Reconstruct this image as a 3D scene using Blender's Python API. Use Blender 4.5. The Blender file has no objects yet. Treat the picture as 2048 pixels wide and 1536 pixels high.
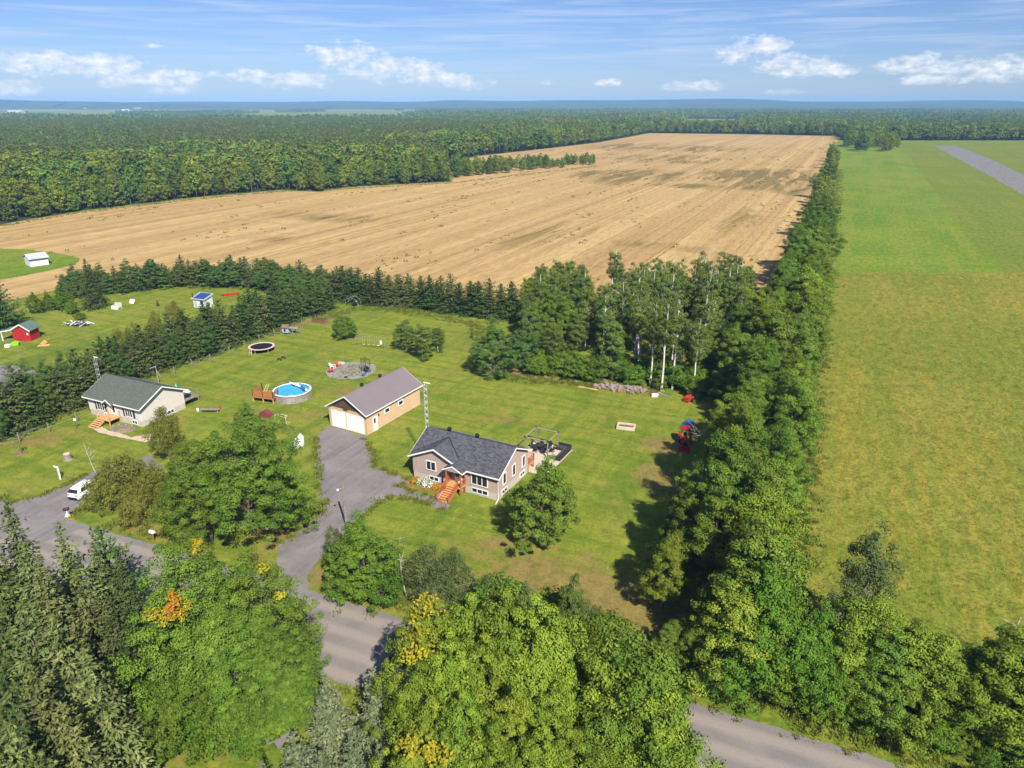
import bpy, math, random
import numpy as np
from mathutils import Vector, Matrix
R = math.radians
scene = bpy.context.scene
COL = scene.collection

# ------------------------------------------------------------------ camera
CAM_H = 42.0                       # drone height in metres
PITCH = R(21.6)
FOCAL = 1420.0                     # focal length for a 2048 px wide frame
cam_d = bpy.data.cameras.new('camera')
cam_d.sensor_width = 36.0
cam_d.lens = 36.0 * FOCAL / 2048.0
cam_d.clip_start = 0.5
cam_d.clip_end = 40000.0
cam = bpy.data.objects.new('camera', cam_d)
cam.location = (0, 0, CAM_H)
cam.rotation_euler = (math.pi / 2 - PITCH, 0, 0)
COL.objects.link(cam)
scene.camera = cam

# ------------------------------------------------------------------ sun and sky
SUN_EL = R(44.0)
SUN_AZ = math.atan2(0.37, -0.93)   # clockwise from +Y: behind and to the side of the camera
sun_d = bpy.data.lights.new('sun', 'SUN')
sun_d.energy = 5.0
sun_d.angle = R(0.53)
sun_d.color = (1.0, 0.94, 0.84)
sun = bpy.data.objects.new('sun', sun_d)
sdir = Vector((math.sin(SUN_AZ) * math.cos(SUN_EL), math.cos(SUN_AZ) * math.cos(SUN_EL), math.sin(SUN_EL)))
sun.rotation_euler = (-sdir).to_track_quat('-Z', 'Y').to_euler()
sun.location = (60, -120, 150)
COL.objects.link(sun)

SKY_STRENGTH = 0.052
scene.view_settings.view_transform = 'Standard'
scene.view_settings.look = 'None'
scene.view_settings.exposure = 0.66
scene.view_settings.gamma = 1.0
scene.view_settings.use_curve_mapping = False
scene.render.engine = 'CYCLES'
scene.cycles.max_bounces = 4
scene.cycles.diffuse_bounces = 1
scene.cycles.glossy_bounces = 2
scene.cycles.transmission_bounces = 2
scene.cycles.transparent_max_bounces = 4
scene.cycles.volume_bounces = 0
scene.cycles.caustics_reflective = False
scene.cycles.caustics_refractive = False


def ray(u, v):
    xc = (u - 1024.0) / FOCAL
    yc = (v - 768.0) / FOCAL
    c, s = math.cos(PITCH), math.sin(PITCH)
    return xc, c - yc * s, -s - yc * c


def at(u, v, z=0.0):
    """ground (or height z) point seen in that direction from the drone"""
    dx, dy, dz = ray(u, v)
    t = (CAM_H - z) / -dz
    return Vector((dx * t, dy * t, z))


# ---- node helper
class NT:
    def __init__(s, tree):
        s.t = tree
        tree.nodes.clear()

    def n(s, typ, **kw):
        nd = s.t.nodes.new(typ)
        for k, v in kw.items():
            if k == 'inp':
                for a, b in v.items():
                    if isinstance(b, bpy.types.NodeSocket):
                        s.t.links.new(b, nd.inputs[a])
                    else:
                        nd.inputs[a].default_value = b
            else:
                setattr(nd, k, v)
        return nd

    def link(s, a, b):
        s.t.links.new(a, b)

    def math(s, op, a, b=None, c=None, clamp=False):
        nd = s.t.nodes.new('ShaderNodeMath')
        nd.operation = op
        nd.use_clamp = clamp
        for i, x in enumerate((a, b, c)):
            if x is None:
                continue
            if isinstance(x, bpy.types.NodeSocket):
                s.t.links.new(x, nd.inputs[i])
            else:
                nd.inputs[i].default_value = x
        return nd.outputs[0]

    def mix(s, fac, a, b, blend='MIX'):
        nd = s.t.nodes.new('ShaderNodeMix')
        nd.data_type = 'RGBA'
        nd.blend_type = blend
        for k, x in ((0, fac), (6, a), (7, b)):
            if isinstance(x, bpy.types.NodeSocket):
                s.t.links.new(x, nd.inputs[k])
            else:
                nd.inputs[k].default_value = x if k == 0 else (tuple(x) + (1,))[:4]
        return nd.outputs[2]

    def ramp(s, fac, stops, interp='LINEAR'):
        nd = s.t.nodes.new('ShaderNodeValToRGB')
        nd.color_ramp.interpolation = interp
        el = nd.color_ramp.elements
        while len(el) < len(stops):
            el.new(0.5)
        for e, (p, c) in zip(el, stops):
            e.position = p
            e.color = (c, c, c, 1) if isinstance(c, (int, float)) else (tuple(c) + (1,))[:4]
        s.t.links.new(fac, nd.inputs[0])
        return nd.outputs[0]

    def noise(s, vec, scale, detail=4, rough=0.55, dist=0.0):
        nd = s.t.nodes.new('ShaderNodeTexNoise')
        nd.inputs['Scale'].default_value = scale
        nd.inputs['Detail'].default_value = detail
        nd.inputs['Roughness'].default_value = rough
        nd.inputs['Distortion'].default_value = dist
        if vec is not None:
            s.t.links.new(vec, nd.inputs['Vector'])
        return nd.outputs[0]

    def vscale(s, vec, sc, rot=(0, 0, 0), loc=(0, 0, 0)):
        nd = s.t.nodes.new('ShaderNodeMapping')
        nd.inputs['Scale'].default_value = sc
        nd.inputs['Rotation'].default_value = rot
        nd.inputs['Location'].default_value = loc
        s.t.links.new(vec, nd.inputs['Vector'])
        return nd.outputs[0]


# ---- world: physical sky, with low cumulus banks and thin cirrus all round the horizon
world = bpy.data.worlds.new('World')
scene.world = world
world.use_nodes = True
w = NT(world.node_tree)
sky = w.n('ShaderNodeTexSky', sky_type='NISHITA')
sky.sun_disc = False
sky.sun_elevation = SUN_EL
sky.sun_rotation = SUN_AZ
sky.altitude = 400.0
sky.air_density = 1.0
sky.dust_density = 0.3
sky.ozone_density = 3.0
tc = w.n('ShaderNodeTexCoord')
sep = w.n('ShaderNodeSeparateXYZ')
w.link(tc.outputs['Generated'], sep.inputs[0])
az = w.math('ARCTAN2', sep.outputs[0], sep.outputs[1])
el = w.math('ARCSINE', sep.outputs[2])
SECT = R(76.0)
azm = w.math('SUBTRACT', w.math('FLOORED_MODULO', w.math('ADD', az, SECT / 2), SECT), SECT / 2)


def azel(u, v):
    d = Vector(ray(u, v)).normalized()
    return math.atan2(d.x, d.y), math.asin(d.z)


CLOUDS = [(70, 122, 70, 18), (190, 135, 110, 24), (300, 158, 95, 20), (15, 176, 50, 16), (345, 181, 50, 10), (480, 150, 60, 13),
          (590, 162, 75, 17), (690, 112, 62, 32), (790, 138, 95, 28), (910, 162, 80, 18), (640, 100, 30, 10), (1215, 165, 32, 9), (1390, 171, 62, 12),
          (1505, 98, 62, 28), (1600, 126, 85, 24), (1670, 138, 40, 14), (1820, 125, 62, 20), (1905, 132, 50, 18), (2010, 142, 70, 24),
          (1870, 160, 60, 10), (1580, 183, 40, 7), (1090, 165, 20, 6), (305, 92, 18, 5)]
cv = w.n('ShaderNodeCombineXYZ', inp={0: az, 1: w.math('MULTIPLY', el, 1.9)})
nz_big = w.noise(cv.outputs[0], 26.0, 6, 0.62)
nz_fine = w.noise(cv.outputs[0], 75.0, 5, 0.6)
field = None
for (cu, cvv, hw, hh) in CLOUDS:
    a0, e0 = azel(cu, cvv)
    ra = hw / 1500.0
    re = hh / 1640.0
    da = w.math('MULTIPLY', w.math('SUBTRACT', azm, a0), 1 / ra)
    de = w.math('MULTIPLY', w.math('SUBTRACT', el, e0), 1 / re)
    g = w.math('SUBTRACT', 1.0, w.math('ADD', w.math('MULTIPLY', da, da), w.math('MULTIPLY', de, de)))
    field = g if field is None else w.math('MAXIMUM', field, g)
field = w.math('MAXIMUM', field, -1.2)
lump = w.math('ADD', w.math('MULTIPLY', w.math('SUBTRACT', nz_big, 0.5), 3.6), w.math('MULTIPLY', w.math('SUBTRACT', nz_fine, 0.5), 1.5))
dens = w.math('ADD', w.math('MULTIPLY', field, 0.75), lump)
cmask = w.ramp(dens, [(0.0, 0.0), (0.45, 0.42), (1.1, 0.85)])
# cirrus: long streaks
civ = w.vscale(cv.outputs[0], (2.2, 26.0, 1.0), rot=(0, 0, R(7)))
ci = w.noise(civ, 2.6, 7, 0.6, 0.5)
cirr = w.ramp(ci, [(0.44, 0.0), (0.68, 0.75)])
cirr = w.math('MULTIPLY', cirr, w.ramp(el, [(0.02, 0.15), (0.06, 1.0)]))
fade = w.ramp(el, [(0.0, 0.55), (0.03, 1.0)])
body = w.mix(w.ramp(nz_fine, [(0.35, 0.0), (0.65, 1.0)]), (9.6, 10.2, 11.4), (14.0, 13.8, 13.5))
skyt = w.mix(1.0, sky.outputs[0], (0.78, 0.95, 1.4), 'MULTIPLY')
skyc = w.mix(w.math('MULTIPLY', cirr, 0.55), skyt, (9.0, 9.8, 11.2))
skyc = w.mix(w.math('MULTIPLY', cmask, fade), skyc, body)
bg = w.n('ShaderNodeBackground', inp={0: skyc, 1: SKY_STRENGTH})
wo = w.n('ShaderNodeOutputWorld')
w.link(bg.outputs[0], wo.inputs[0])


# ------------------------------------------------------------------ materials
def newmat(name):
    m = bpy.data.materials.new(name)
    m.use_nodes = True
    return m, NT(m.node_tree)


def finish(nt, col, rough=0.8, bump=None, bstr=0.3, bdist=0.05, metal=0.0, spec=0.3, transm=None):
    p = nt.n('ShaderNodeBsdfPrincipled')
    if isinstance(col, bpy.types.NodeSocket):
        nt.link(col, p.inputs['Base Color'])
    else:
        p.inputs['Base Color'].default_value = (tuple(col) + (1,))[:4]
    if isinstance(rough, bpy.types.NodeSocket):
        nt.link(rough, p.inputs['Roughness'])
    else:
        p.inputs['Roughness'].default_value = rough
    p.inputs['Metallic'].default_value = metal
    p.inputs['Specular IOR Level'].default_value = spec
    if bump is not None:
        b = nt.n('ShaderNodeBump', inp={'Strength': bstr, 'Distance': bdist})
        nt.link(bump, b.inputs['Height'])
        nt.link(b.outputs[0], p.inputs['Normal'])
    o = nt.n('ShaderNodeOutputMaterial')
    nt.link(p.outputs[0], o.inputs[0])
    return p


def plain(name, col, rough=0.7, var=0.12, scale=2.0, metal=0.0, spec=0.3, bump=0.0):
    m, nt = newmat(name)
    t = nt.n('ShaderNodeTexCoord')
    nz = nt.noise(t.outputs['Object'], scale, 5, 0.6)
    c = nt.mix(nt.ramp(nz, [(0.3, 0.0), (0.7, 1.0)]), [x * (1 - var) for x in col], [min(1, x * (1 + var)) for x in col])
    finish(nt, c, rough, nz if bump else None, bump, 0.03, metal, spec)
    return m


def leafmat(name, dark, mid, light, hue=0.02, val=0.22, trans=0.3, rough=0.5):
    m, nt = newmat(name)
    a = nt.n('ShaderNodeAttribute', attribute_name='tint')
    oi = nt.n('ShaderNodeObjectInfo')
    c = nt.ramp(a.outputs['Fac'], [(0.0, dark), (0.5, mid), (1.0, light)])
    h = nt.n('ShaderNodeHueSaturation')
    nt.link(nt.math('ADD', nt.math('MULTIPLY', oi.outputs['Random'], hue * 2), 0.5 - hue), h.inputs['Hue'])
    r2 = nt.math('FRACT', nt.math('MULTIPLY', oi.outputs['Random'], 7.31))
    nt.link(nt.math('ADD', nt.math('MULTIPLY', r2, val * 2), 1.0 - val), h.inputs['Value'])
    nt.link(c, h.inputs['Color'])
    p = nt.n('ShaderNodeBsdfPrincipled', inp={'Roughness': rough + 0.1, 'Specular IOR Level': 0.08})
    nt.link(h.outputs[0], p.inputs['Base Color'])
    tr = nt.n('ShaderNodeBsdfTranslucent')
    nt.link(nt.mix(0.5, h.outputs[0], (0.16, 0.26, 0.02)), tr.inputs[0])
    mx = nt.n('ShaderNodeMixShader', inp={0: trans})
    nt.link(p.outputs[0], mx.inputs[1])
    nt.link(tr.outputs[0], mx.inputs[2])
    o = nt.n('ShaderNodeOutputMaterial')
    nt.link(mx.outputs[0], o.inputs[0])
    return m


E1 = Vector((0.906, -0.423, 0))     # along the road
E2 = Vector((0.423, 0.906, 0))      # along the lots


def local_vec(nt):
    g = nt.n('ShaderNodeNewGeometry')
    d1 = nt.n('ShaderNodeVectorMath', operation='DOT_PRODUCT')
    d2 = nt.n('ShaderNodeVectorMath', operation='DOT_PRODUCT')
    for d, e in ((d1, E1), (d2, E2)):
        nt.link(g.outputs['Position'], d.inputs[0])
        d.inputs[1].default_value = e
    cb = nt.n('ShaderNodeCombineXYZ', inp={0: d1.outputs['Value'], 1: d2.outputs['Value']})
    return g.outputs['Position'], cb.outputs[0]


def blot(nt, pos, c, rx, ry, ang=0.0):
    """soft oval patch lying on the ground at c"""
    mp = nt.n('ShaderNodeMapping', vector_type='TEXTURE')
    mp.inputs['Location'].default_value = (c[0], c[1], 0)
    mp.inputs['Rotation'].default_value = (0, 0, ang)
    mp.inputs['Scale'].default_value = (rx, ry, 1e6)
    nt.link(pos, mp.inputs['Vector'])
    ln = nt.n('ShaderNodeVectorMath', operation='LENGTH')
    nt.link(mp.outputs[0], ln.inputs[0])
    return nt.math('SUBTRACT', 1.0, ln.outputs['Value'], clamp=True)


MT = {}


def lawn_material():
    m, nt = newmat('lawn_grass')
    pos, loc = local_vec(nt)
    big = nt.noise(pos, 0.045, 4, 0.6, 0.6)
    med = nt.noise(pos, 0.22, 5, 0.65, 0.4)
    fine = nt.noise(pos, 3.2, 4, 0.7)
    grit = nt.noise(pos, 11.0, 3, 0.7)
    mow = nt.noise(nt.vscale(loc, (0.55, 0.035, 1)), 1.0, 3, 0.6)
    mow2 = nt.noise(nt.vscale(loc, (0.05, 0.6, 1), rot=(0, 0, 0.25)), 1.0, 3, 0.6)
    patchy = nt.noise(pos, 0.75, 5, 0.7, 0.3)
    c = nt.mix(nt.ramp(big, [(0.38, 0.0), (0.6, 1.0)]), (0.115, 0.165, 0.017), (0.185, 0.22, 0.026))
    c = nt.mix(nt.ramp(mow, [(0.42, 0.0), (0.58, 0.75)]), c, (0.215, 0.235, 0.03))
    c = nt.mix(nt.ramp(mow2, [(0.46, 0.0), (0.6, 0.6)]), c, (0.09, 0.148, 0.014))
    c = nt.mix(nt.ramp(med, [(0.5, 0.0), (0.72, 0.8)]), c, (0.235, 0.205, 0.045))
    dry = None
    for (uv, rx, ry, an, s) in DRY:
        p = at(*uv)
        b = nt.math('MULTIPLY', blot(nt, pos, p, rx * 1.25, ry * 1.25, an), s)
        dry = b if dry is None else nt.math('MAXIMUM', dry, b)
    dn = nt.math('ADD', nt.math('MULTIPLY', nt.math('SUBTRACT', med, 0.5), 1.6), nt.math('MULTIPLY', nt.math('SUBTRACT', patchy, 0.5), 1.2))
    dfac = nt.ramp(nt.math('ADD', dry, nt.math('MULTIPLY', dn, nt.ramp(dry, [(0.0, 0.0), (0.15, 1.0)]))), [(0.1, 0.0), (0.7, 0.75)])
    c = nt.mix(dfac, c, (0.23, 0.155, 0.058))
    c = nt.mix(nt.ramp(patchy, [(0.3, 0.75), (0.52, 0.0)]), c, nt.mix(1.0, c, (0.58, 0.68, 0.6), 'MULTIPLY'))
    c = nt.mix(nt.ramp(patchy, [(0.5, 0.0), (0.72, 0.6)]), c, nt.mix(1.0, c, (1.35, 1.22, 1.2), 'MULTIPLY'))
    c = nt.mix(nt.ramp(fine, [(0.32, 0.8), (0.55, 0.0)]), c, nt.mix(1.0, c, (0.55, 0.62, 0.55), 'MULTIPLY'))
    c = nt.mix(nt.ramp(grit, [(0.42, 0.0), (0.7, 0.6)]), c, nt.mix(1.0, c, (1.4, 1.35, 1.3), 'MULTIPLY'))
    finish(nt, c, 0.9, grit, 0.6, 0.08, spec=0.1)
    return m


DRY = [((1120, 1160), 9, 5, -0.4, 1.0), ((1230, 1200), 8, 4, -0.9, 1.0), ((1330, 890), 3.2, 3.0, 0, 1.6), ((1320, 960), 3.0, 4.0, 0, 1.3), ((1300, 1235), 5, 3, 0.5, 1.3),
       ((1180, 755), 9, 2.2, -0.3, 1.0), ((1060, 748), 7, 2.0, -0.2, 1.0), ((960, 690), 5, 1.5, 0.4, 0.9), ((560, 655), 14, 2.0, 0.55, 0.9), ((640, 640), 8, 2.5, 0.5, 0.9),
       ((620, 830), 4, 2, 0.3, 0.7), ((690, 780), 5, 2, 0.5, 0.6), ((1000, 1085), 3, 2, 0, 0.8), ((650, 1150), 1.6, 3, 0.5, 1.2), ((550, 1060), 3, 4, 0.3, 0.9),
       ((290, 1060), 5, 2, -0.4, 0.8), ((380, 1440), 5, 2, -0.4, 0.9), ((80, 880), 6, 4, 0, 0.6), ((830, 700), 6, 2, 0.3, 0.6), ((1000, 840), 4, 2, 0, 0.5), ((50, 1520), 10, 8, 0, 1.2)]


def stubble_material():
    m, nt = newmat('grain_stubble')
    pos, loc = local_vec(nt)
    med = nt.noise(pos, 0.02, 5, 0.62, 0.5)
    row = nt.noise(nt.vscale(loc, (0.55, 0.003, 1)), 1.0, 4, 0.68, 0.05)
    row2 = nt.noise(nt.vscale(loc, (0.13, 0.002, 1), loc=(3, 7, 0)), 1.0, 4, 0.6, 0.05)
    fine = nt.noise(nt.vscale(loc, (1.0, 0.16, 1)), 1.1, 6, 0.75)
    crs = nt.noise(nt.vscale(loc, (0.012, 0.25, 1)), 1.0, 4, 0.6, 0.3)
    c = nt.mix(nt.ramp(row2, [(0.38, 0.0), (0.62, 1.0)]), (0.385, 0.255, 0.105), (0.495, 0.345, 0.145))
    c = nt.mix(nt.ramp(row, [(0.5, 0.0), (0.66, 0.8)]), c, (0.29, 0.18, 0.068))
    c = nt.mix(nt.ramp(med, [(0.5, 0.0), (0.75, 0.5)]), c, (0.34, 0.22, 0.09))
    # weed green patches in blocks
    acc = None
    for (uv, rx, ry, s) in WEEDS:
        p = at(*uv)
        b = nt.math('MULTIPLY', nt.math('SQRT', blot(nt, pos, p, rx, ry, R(-25))), s * 0.8)
        acc = b if acc is None else nt.math('MAXIMUM', acc, b)
    wn = nt.noise(nt.vscale(loc, (0.11, 0.016, 1)), 1.0, 8, 0.75, 0.8)
    wf = nt.ramp(nt.math('MULTIPLY', acc, nt.math('ADD', 0.42, nt.math('MULTIPLY', nt.math('SUBTRACT', wn, 0.47), 5.0))), [(0.12, 0.0), (0.5, 0.8)])
    c = nt.mix(wf, c, nt.mix(nt.ramp(row, [(0.4, 0.0), (0.6, 1.0)]), (0.085, 0.075, 0.022), (0.17, 0.125, 0.035)))
    # sparse weed rows everywhere
    sp = nt.noise(nt.vscale(loc, (0.5, 0.05, 1), loc=(11, 3, 0)), 1.0, 6, 0.75, 0.2)
    c = nt.mix(nt.ramp(nt.math('MULTIPLY', sp, nt.ramp(med, [(0.3, 0.85), (0.7, 1.06)])), [(0.60, 0.0), (0.68, 0.8)]), c, (0.135, 0.085, 0.03))
    c = nt.mix(nt.ramp(crs, [(0.62, 0.0), (0.72, 0.45)]), c, (0.22, 0.14, 0.05))
    c = nt.mix(nt.ramp(fine, [(0.34, 0.85), (0.54, 0.0)]), c, nt.mix(1.0, c, (0.62, 0.6, 0.58), 'MULTIPLY'))
    c = nt.mix(nt.ramp(fine, [(0.55, 0.0), (0.75, 0.5)]), c, nt.mix(1.0, c, (1.25, 1.25, 1.3), 'MULTIPLY'))
    finish(nt, c, 0.95, fine, 0.5, 0.12, spec=0.08)
    return m


WEEDS = [((1275, 352), 34, 62, 1.2), ((1215, 350), 26, 45, 1.0), ((1530, 356), 36, 80, 1.25), ((1600, 362), 18, 85, 1.2), ((1400, 297), 60, 75, 0.85), ((1260, 292), 60, 90, 0.85), ((1460, 345), 25, 40, 0.9),
         ((1380, 372), 50, 16, 0.95), ((1340, 318), 50, 60, 0.85), ((660, 435), 40, 14, 0.75), ((560, 480), 22, 8, 0.7), ((1290, 490), 24, 9, 0.7), ((1100, 470), 16, 40, 0.6), ((1480, 440), 10, 60, 0.7)]


def hay_material(name, cols, rowamt, scale_rows):
    m, nt = newmat(name)
    pos, loc = local_vec(nt)
    big = nt.noise(pos, 0.03, 5, 0.6, 0.5)
    med = nt.noise(pos, 0.35, 5, 0.7, 0.3)
    row = nt.noise(nt.vscale(loc, (scale_rows, scale_rows * 0.05, 1)), 1.0, 4, 0.65)
    band = nt.noise(nt.vscale(loc, (0.12, 0.006, 1)), 1.0, 3, 0.6)
    fine = nt.noise(pos, 2.2, 4, 0.75)
    coarse = nt.noise(nt.vscale(loc, (1.0, 0.35, 1)), 0.9, 5, 0.7)
    c = nt.mix(nt.ramp(big, [(0.42, 0.0), (0.58, 1.0)]), cols[0], cols[1])
    c = nt.mix(nt.ramp(band, [(0.45, 0.0), (0.6, 0.7)]), c, cols[2])
    c = nt.mix(nt.ramp(med, [(0.45, 0.0), (0.7, 0.75)]), c, cols[3])
    c = nt.mix(nt.ramp(row, [(0.45, 0.0), (0.65, rowamt)]), c, nt.mix(1.0, c, (1.25, 1.02, 0.9), 'MULTIPLY'))
    c = nt.mix(nt.ramp(coarse, [(0.34, 0.8), (0.54, 0.0)]), c, nt.mix(1.0, c, (0.55, 0.68, 0.5), 'MULTIPLY'))
    c = nt.mix(nt.ramp(coarse, [(0.52, 0.0), (0.72, 0.6)]), c, nt.mix(1.0, c, (1.4, 1.2, 1.25), 'MULTIPLY'))
    c = nt.mix(nt.ramp(fine, [(0.36, 0.8), (0.56, 0.0)]), c, nt.mix(1.0, c, (0.45, 0.5, 0.45), 'MULTIPLY'))
    finish(nt, c, 0.9, fine, 0.7, 0.15, spec=0.1)
    return m


def gravel_material(name, a, b, stripe=False):
    m, nt = newmat(name)
    pos, loc = local_vec(nt)
    big = nt.noise(pos, 0.25, 5, 0.65, 0.6)
    grit = nt.noise(pos, 9.0, 4, 0.8)
    med = nt.noise(pos, 1.3, 4, 0.65)
    c = nt.mix(nt.ramp(big, [(0.35, 0.0), (0.65, 1.0)]), a, b)
    if stripe:
        dr = nt.n('ShaderNodeVectorMath', operation='DOT_PRODUCT')
        nt.link(pos, dr.inputs[0])
        dr.inputs[1].default_value = (0.3802, 0.9249, 0)      # across the road
        wob = nt.math('ADD', dr.outputs['Value'], nt.math('MULTIPLY', nt.math('SUBTRACT', big, 0.5), 0.5))
        tr = nt.ramp(nt.math('FRACT', nt.math('MULTIPLY', nt.math('SUBTRACT', wob, ROAD_B0), 1 / 2.1)), [(0.0, 0.0), (0.25, 0.85), (0.5, 0.85), (0.72, 0.0)])
        c = nt.mix(tr, c, (0.29, 0.25, 0.21))
    else:
        tr = nt.noise(nt.vscale(loc, (1.1, 0.06, 1), rot=(0, 0, -0.5)), 1.0, 4, 0.6, 0.4)
        c = nt.mix(nt.ramp(tr, [(0.5, 0.0), (0.65, 0.5)]), c, [x * 0.68 for x in a])
        c = nt.mix(nt.ramp(med, [(0.56, 0.0), (0.74, 0.55)]), c, (0.13, 0.12, 0.075))
        c = nt.mix(nt.ramp(med, [(0.3, 0.5), (0.45, 0.0)]), c, (0.27, 0.25, 0.235))
    c = nt.mix(nt.ramp(grit, [(0.3, 0.45), (0.55, 0.0)]), c, nt.mix(1.0, c, (0.6, 0.6, 0.6), 'MULTIPLY'))
    c = nt.mix(nt.ramp(grit, [(0.6, 0.0), (0.8, 0.4)]), c, nt.mix(1.0, c, (1.5, 1.5, 1.5), 'MULTIPLY'))
    finish(nt, c, 0.95, grit, 0.5, 0.04, spec=0.12)
    return m


def shingle_material(name, a, b):
    m, nt = newmat(name)
    t = nt.n('ShaderNodeTexCoord')
    sp = nt.n('ShaderNodeSeparateXYZ')
    nt.link(t.outputs['Object'], sp.inputs[0])
    br = nt.n('ShaderNodeTexBrick', inp={'Scale': 1.0, 'Mortar Size': 0.012, 'Brick Width': 0.33, 'Row Height': 0.16, 'Color1': (0, 0, 0, 1), 'Color2': (1, 1, 1, 1), 'Mortar': (0.2, 0.2, 0.2, 1)})
    cb = nt.n('ShaderNodeCombineXYZ', inp={0: sp.outputs[0], 1: nt.math('MULTIPLY', sp.outputs[1], 1.12)})
    nt.link(cb.outputs[0], br.inputs['Vector'])
    nz = nt.noise(t.outputs['Object'], 0.7, 4, 0.6)
    c = nt.mix(br.outputs['Color'], a, b)
    c = nt.mix(nt.ramp(nz, [(0.35, 0.4), (0.65, 0.0)]), c, nt.mix(1.0, c, (0.8, 0.8, 0.78), 'MULTIPLY'))
    finish(nt, c, 0.9, br.outputs['Color'], 0.3, 0.015, spec=0.15)
    return m


ROAD_B0 = 0.0
# ------------------------------------------------------------------ mesh helpers
class M:
    def __init__(s, T=None):
        s.v, s.f = [], []
        s.T = T or Matrix()

    def add(s, vs, fs):
        o = len(s.v)
        s.v += [tuple(s.T @ Vector(p)) for p in vs]
        s.f += [tuple(i + o for i in f) for f in fs]
        return s

    def box(s, x0, x1, y0, y1, z0, z1):
        return s.add([(x0, y0, z0), (x1, y0, z0), (x1, y1, z0), (x0, y1, z0), (x0, y0, z1), (x1, y0, z1), (x1, y1, z1), (x0, y1, z1)],
                     [(3, 2, 1, 0), (4, 5, 6, 7), (0, 1, 5, 4), (1, 2, 6, 5), (2, 3, 7, 6), (3, 0, 4, 7)])

    def prism(s, poly, axis, a, b):
        def P(p, q, t):
            return {'x': (t, p, q), 'y': (p, t, q), 'z': (p, q, t)}[axis]
        n = len(poly)
        vs = [P(p, q, a) for p, q in poly] + [P(p, q, b) for p, q in poly]
        fs = [tuple(range(n - 1, -1, -1)), tuple(range(n, 2 * n))] + [(i, (i + 1) % n, n + (i + 1) % n, n + i) for i in range(n)]
        return s.add(vs, fs)

    def tube(s, pts, r, n=8):
        pts = [Vector(p) for p in pts]
        rs = r if isinstance(r, (list, tuple)) else [r] * len(pts)
        vs = []
        for i, p in enumerate(pts):
            d = (pts[min(i + 1, len(pts) - 1)] - pts[max(i - 1, 0)]).normalized()
            a = d.cross(Vector((0, 0, 1)))
            if a.length < 0.05:
                a = d.cross(Vector((1, 0, 0)))
            a.normalize()
            b = d.cross(a)
            for k in range(n):
                t = 2 * math.pi * k / n
                vs.append(p + (a * math.cos(t) + b * math.sin(t)) * rs[i])
        fs = []
        for i in range(len(pts) - 1):
            for k in range(n):
                fs.append((i * n + k, i * n + (k + 1) % n, (i + 1) * n + (k + 1) % n, (i + 1) * n + k))
        fs.append(tuple(range(n - 1, -1, -1)))
        fs.append(tuple(range((len(pts) - 1) * n, len(pts) * n)))
        return s.add(vs, fs)

    def lathe(s, prof, c=(0, 0, 0), n=16, sx=1.0, sy=1.0):
        vs, fs = [], []
        for (r, z) in prof:
            for k in range(n):
                t = 2 * math.pi * k / n
                vs.append((c[0] + r * sx * math.cos(t), c[1] + r * sy * math.sin(t), c[2] + z))
        for i in range(len(prof) - 1):
            for k in range(n):
                fs.append((i * n + k, i * n + (k + 1) % n, (i + 1) * n + (k + 1) % n, (i + 1) * n + k))
        fs.append(tuple(range(n - 1, -1, -1)))
        fs.append(tuple(range((len(prof) - 1) * n, len(prof) * n)))
        return s.add(vs, fs)

    def build(s, name, mat, parent=None, smooth=False):
        me = bpy.data.meshes.new(name)
        me.from_pydata(s.v, [], s.f)
        me.materials.append(mat)
        if smooth:
            me.polygons.foreach_set('use_smooth', [True] * len(me.polygons))
        me.update()
        o = bpy.data.objects.new(name, me)
        COL.objects.link(o)
        if parent is not None:
            o.parent = parent
        return o


def tag(o, label=None, cat=None, group=None, kind=None):
    for k, x in (('label', label), ('category', cat), ('group', group), ('kind', kind)):
        if x:
            o[k] = x
    return o


def thing(name, label, cat, loc=(0, 0, 0), rz=0.0, group=None):
    o = bpy.data.objects.new(name, None)
    o.empty_display_size = 0.3
    COL.objects.link(o)
    o.location = loc
    o.rotation_euler = (0, 0, rz)
    return tag(o, label, cat, group)


def copy_tree(o, parent=None):
    c = o.copy()
    COL.objects.link(c)
    c.parent = parent
    for ch in list(o.children):
        copy_tree(ch, c)
    return c


def resample(pts, step, jit, rng):
    out = []
    n = len(pts)
    for i in range(n):
        a, b = Vector(pts[i][:2]), Vector(pts[(i + 1) % n][:2])
        d = b - a
        k = max(1, min(400, int(d.length / step)))
        nrm = Vector((-d.y, d.x)).normalized() if d.length > 0 else Vector((0, 0))
        for j in range(k):
            p = a + d * (j / k)
            q = p + nrm * rng.gauss(0, jit)
            out.append((q.x, q.y))
    return out


def sheet(name, pts, z, mat, step=1.0, jit=0.0, seed=1):
    rng = random.Random(seed)
    p2 = resample(pts, step, jit, rng) if jit > 0 else [(p[0], p[1]) for p in pts]
    me = bpy.data.meshes.new(name)
    me.from_pydata([(x, y, z) for x, y in p2], [], [tuple(range(len(p2)))])
    me.materials.append(mat)
    me.update()
    if me.polygons[0].normal.z < 0:
        me.flip_normals()
    o = bpy.data.objects.new(name, me)
    COL.objects.link(o)
    return tag(o, kind='structure')


def px(lst):
    return [at(u, v) for u, v in lst]


def inside(poly, X, Y):
    c = np.zeros(X.shape, bool)
    n = len(poly)
    for i in range(n):
        x0, y0 = poly[i][0], poly[i][1]
        x1, y1 = poly[(i + 1) % n][0], poly[(i + 1) % n][1]
        cond = (y0 > Y) != (y1 > Y)
        with np.errstate(divide='ignore', invalid='ignore'):
            xi = (x1 - x0) * (Y - y0) / (y1 - y0 + 1e-12) + x0
        c ^= cond & (X < xi)
    return c


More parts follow.
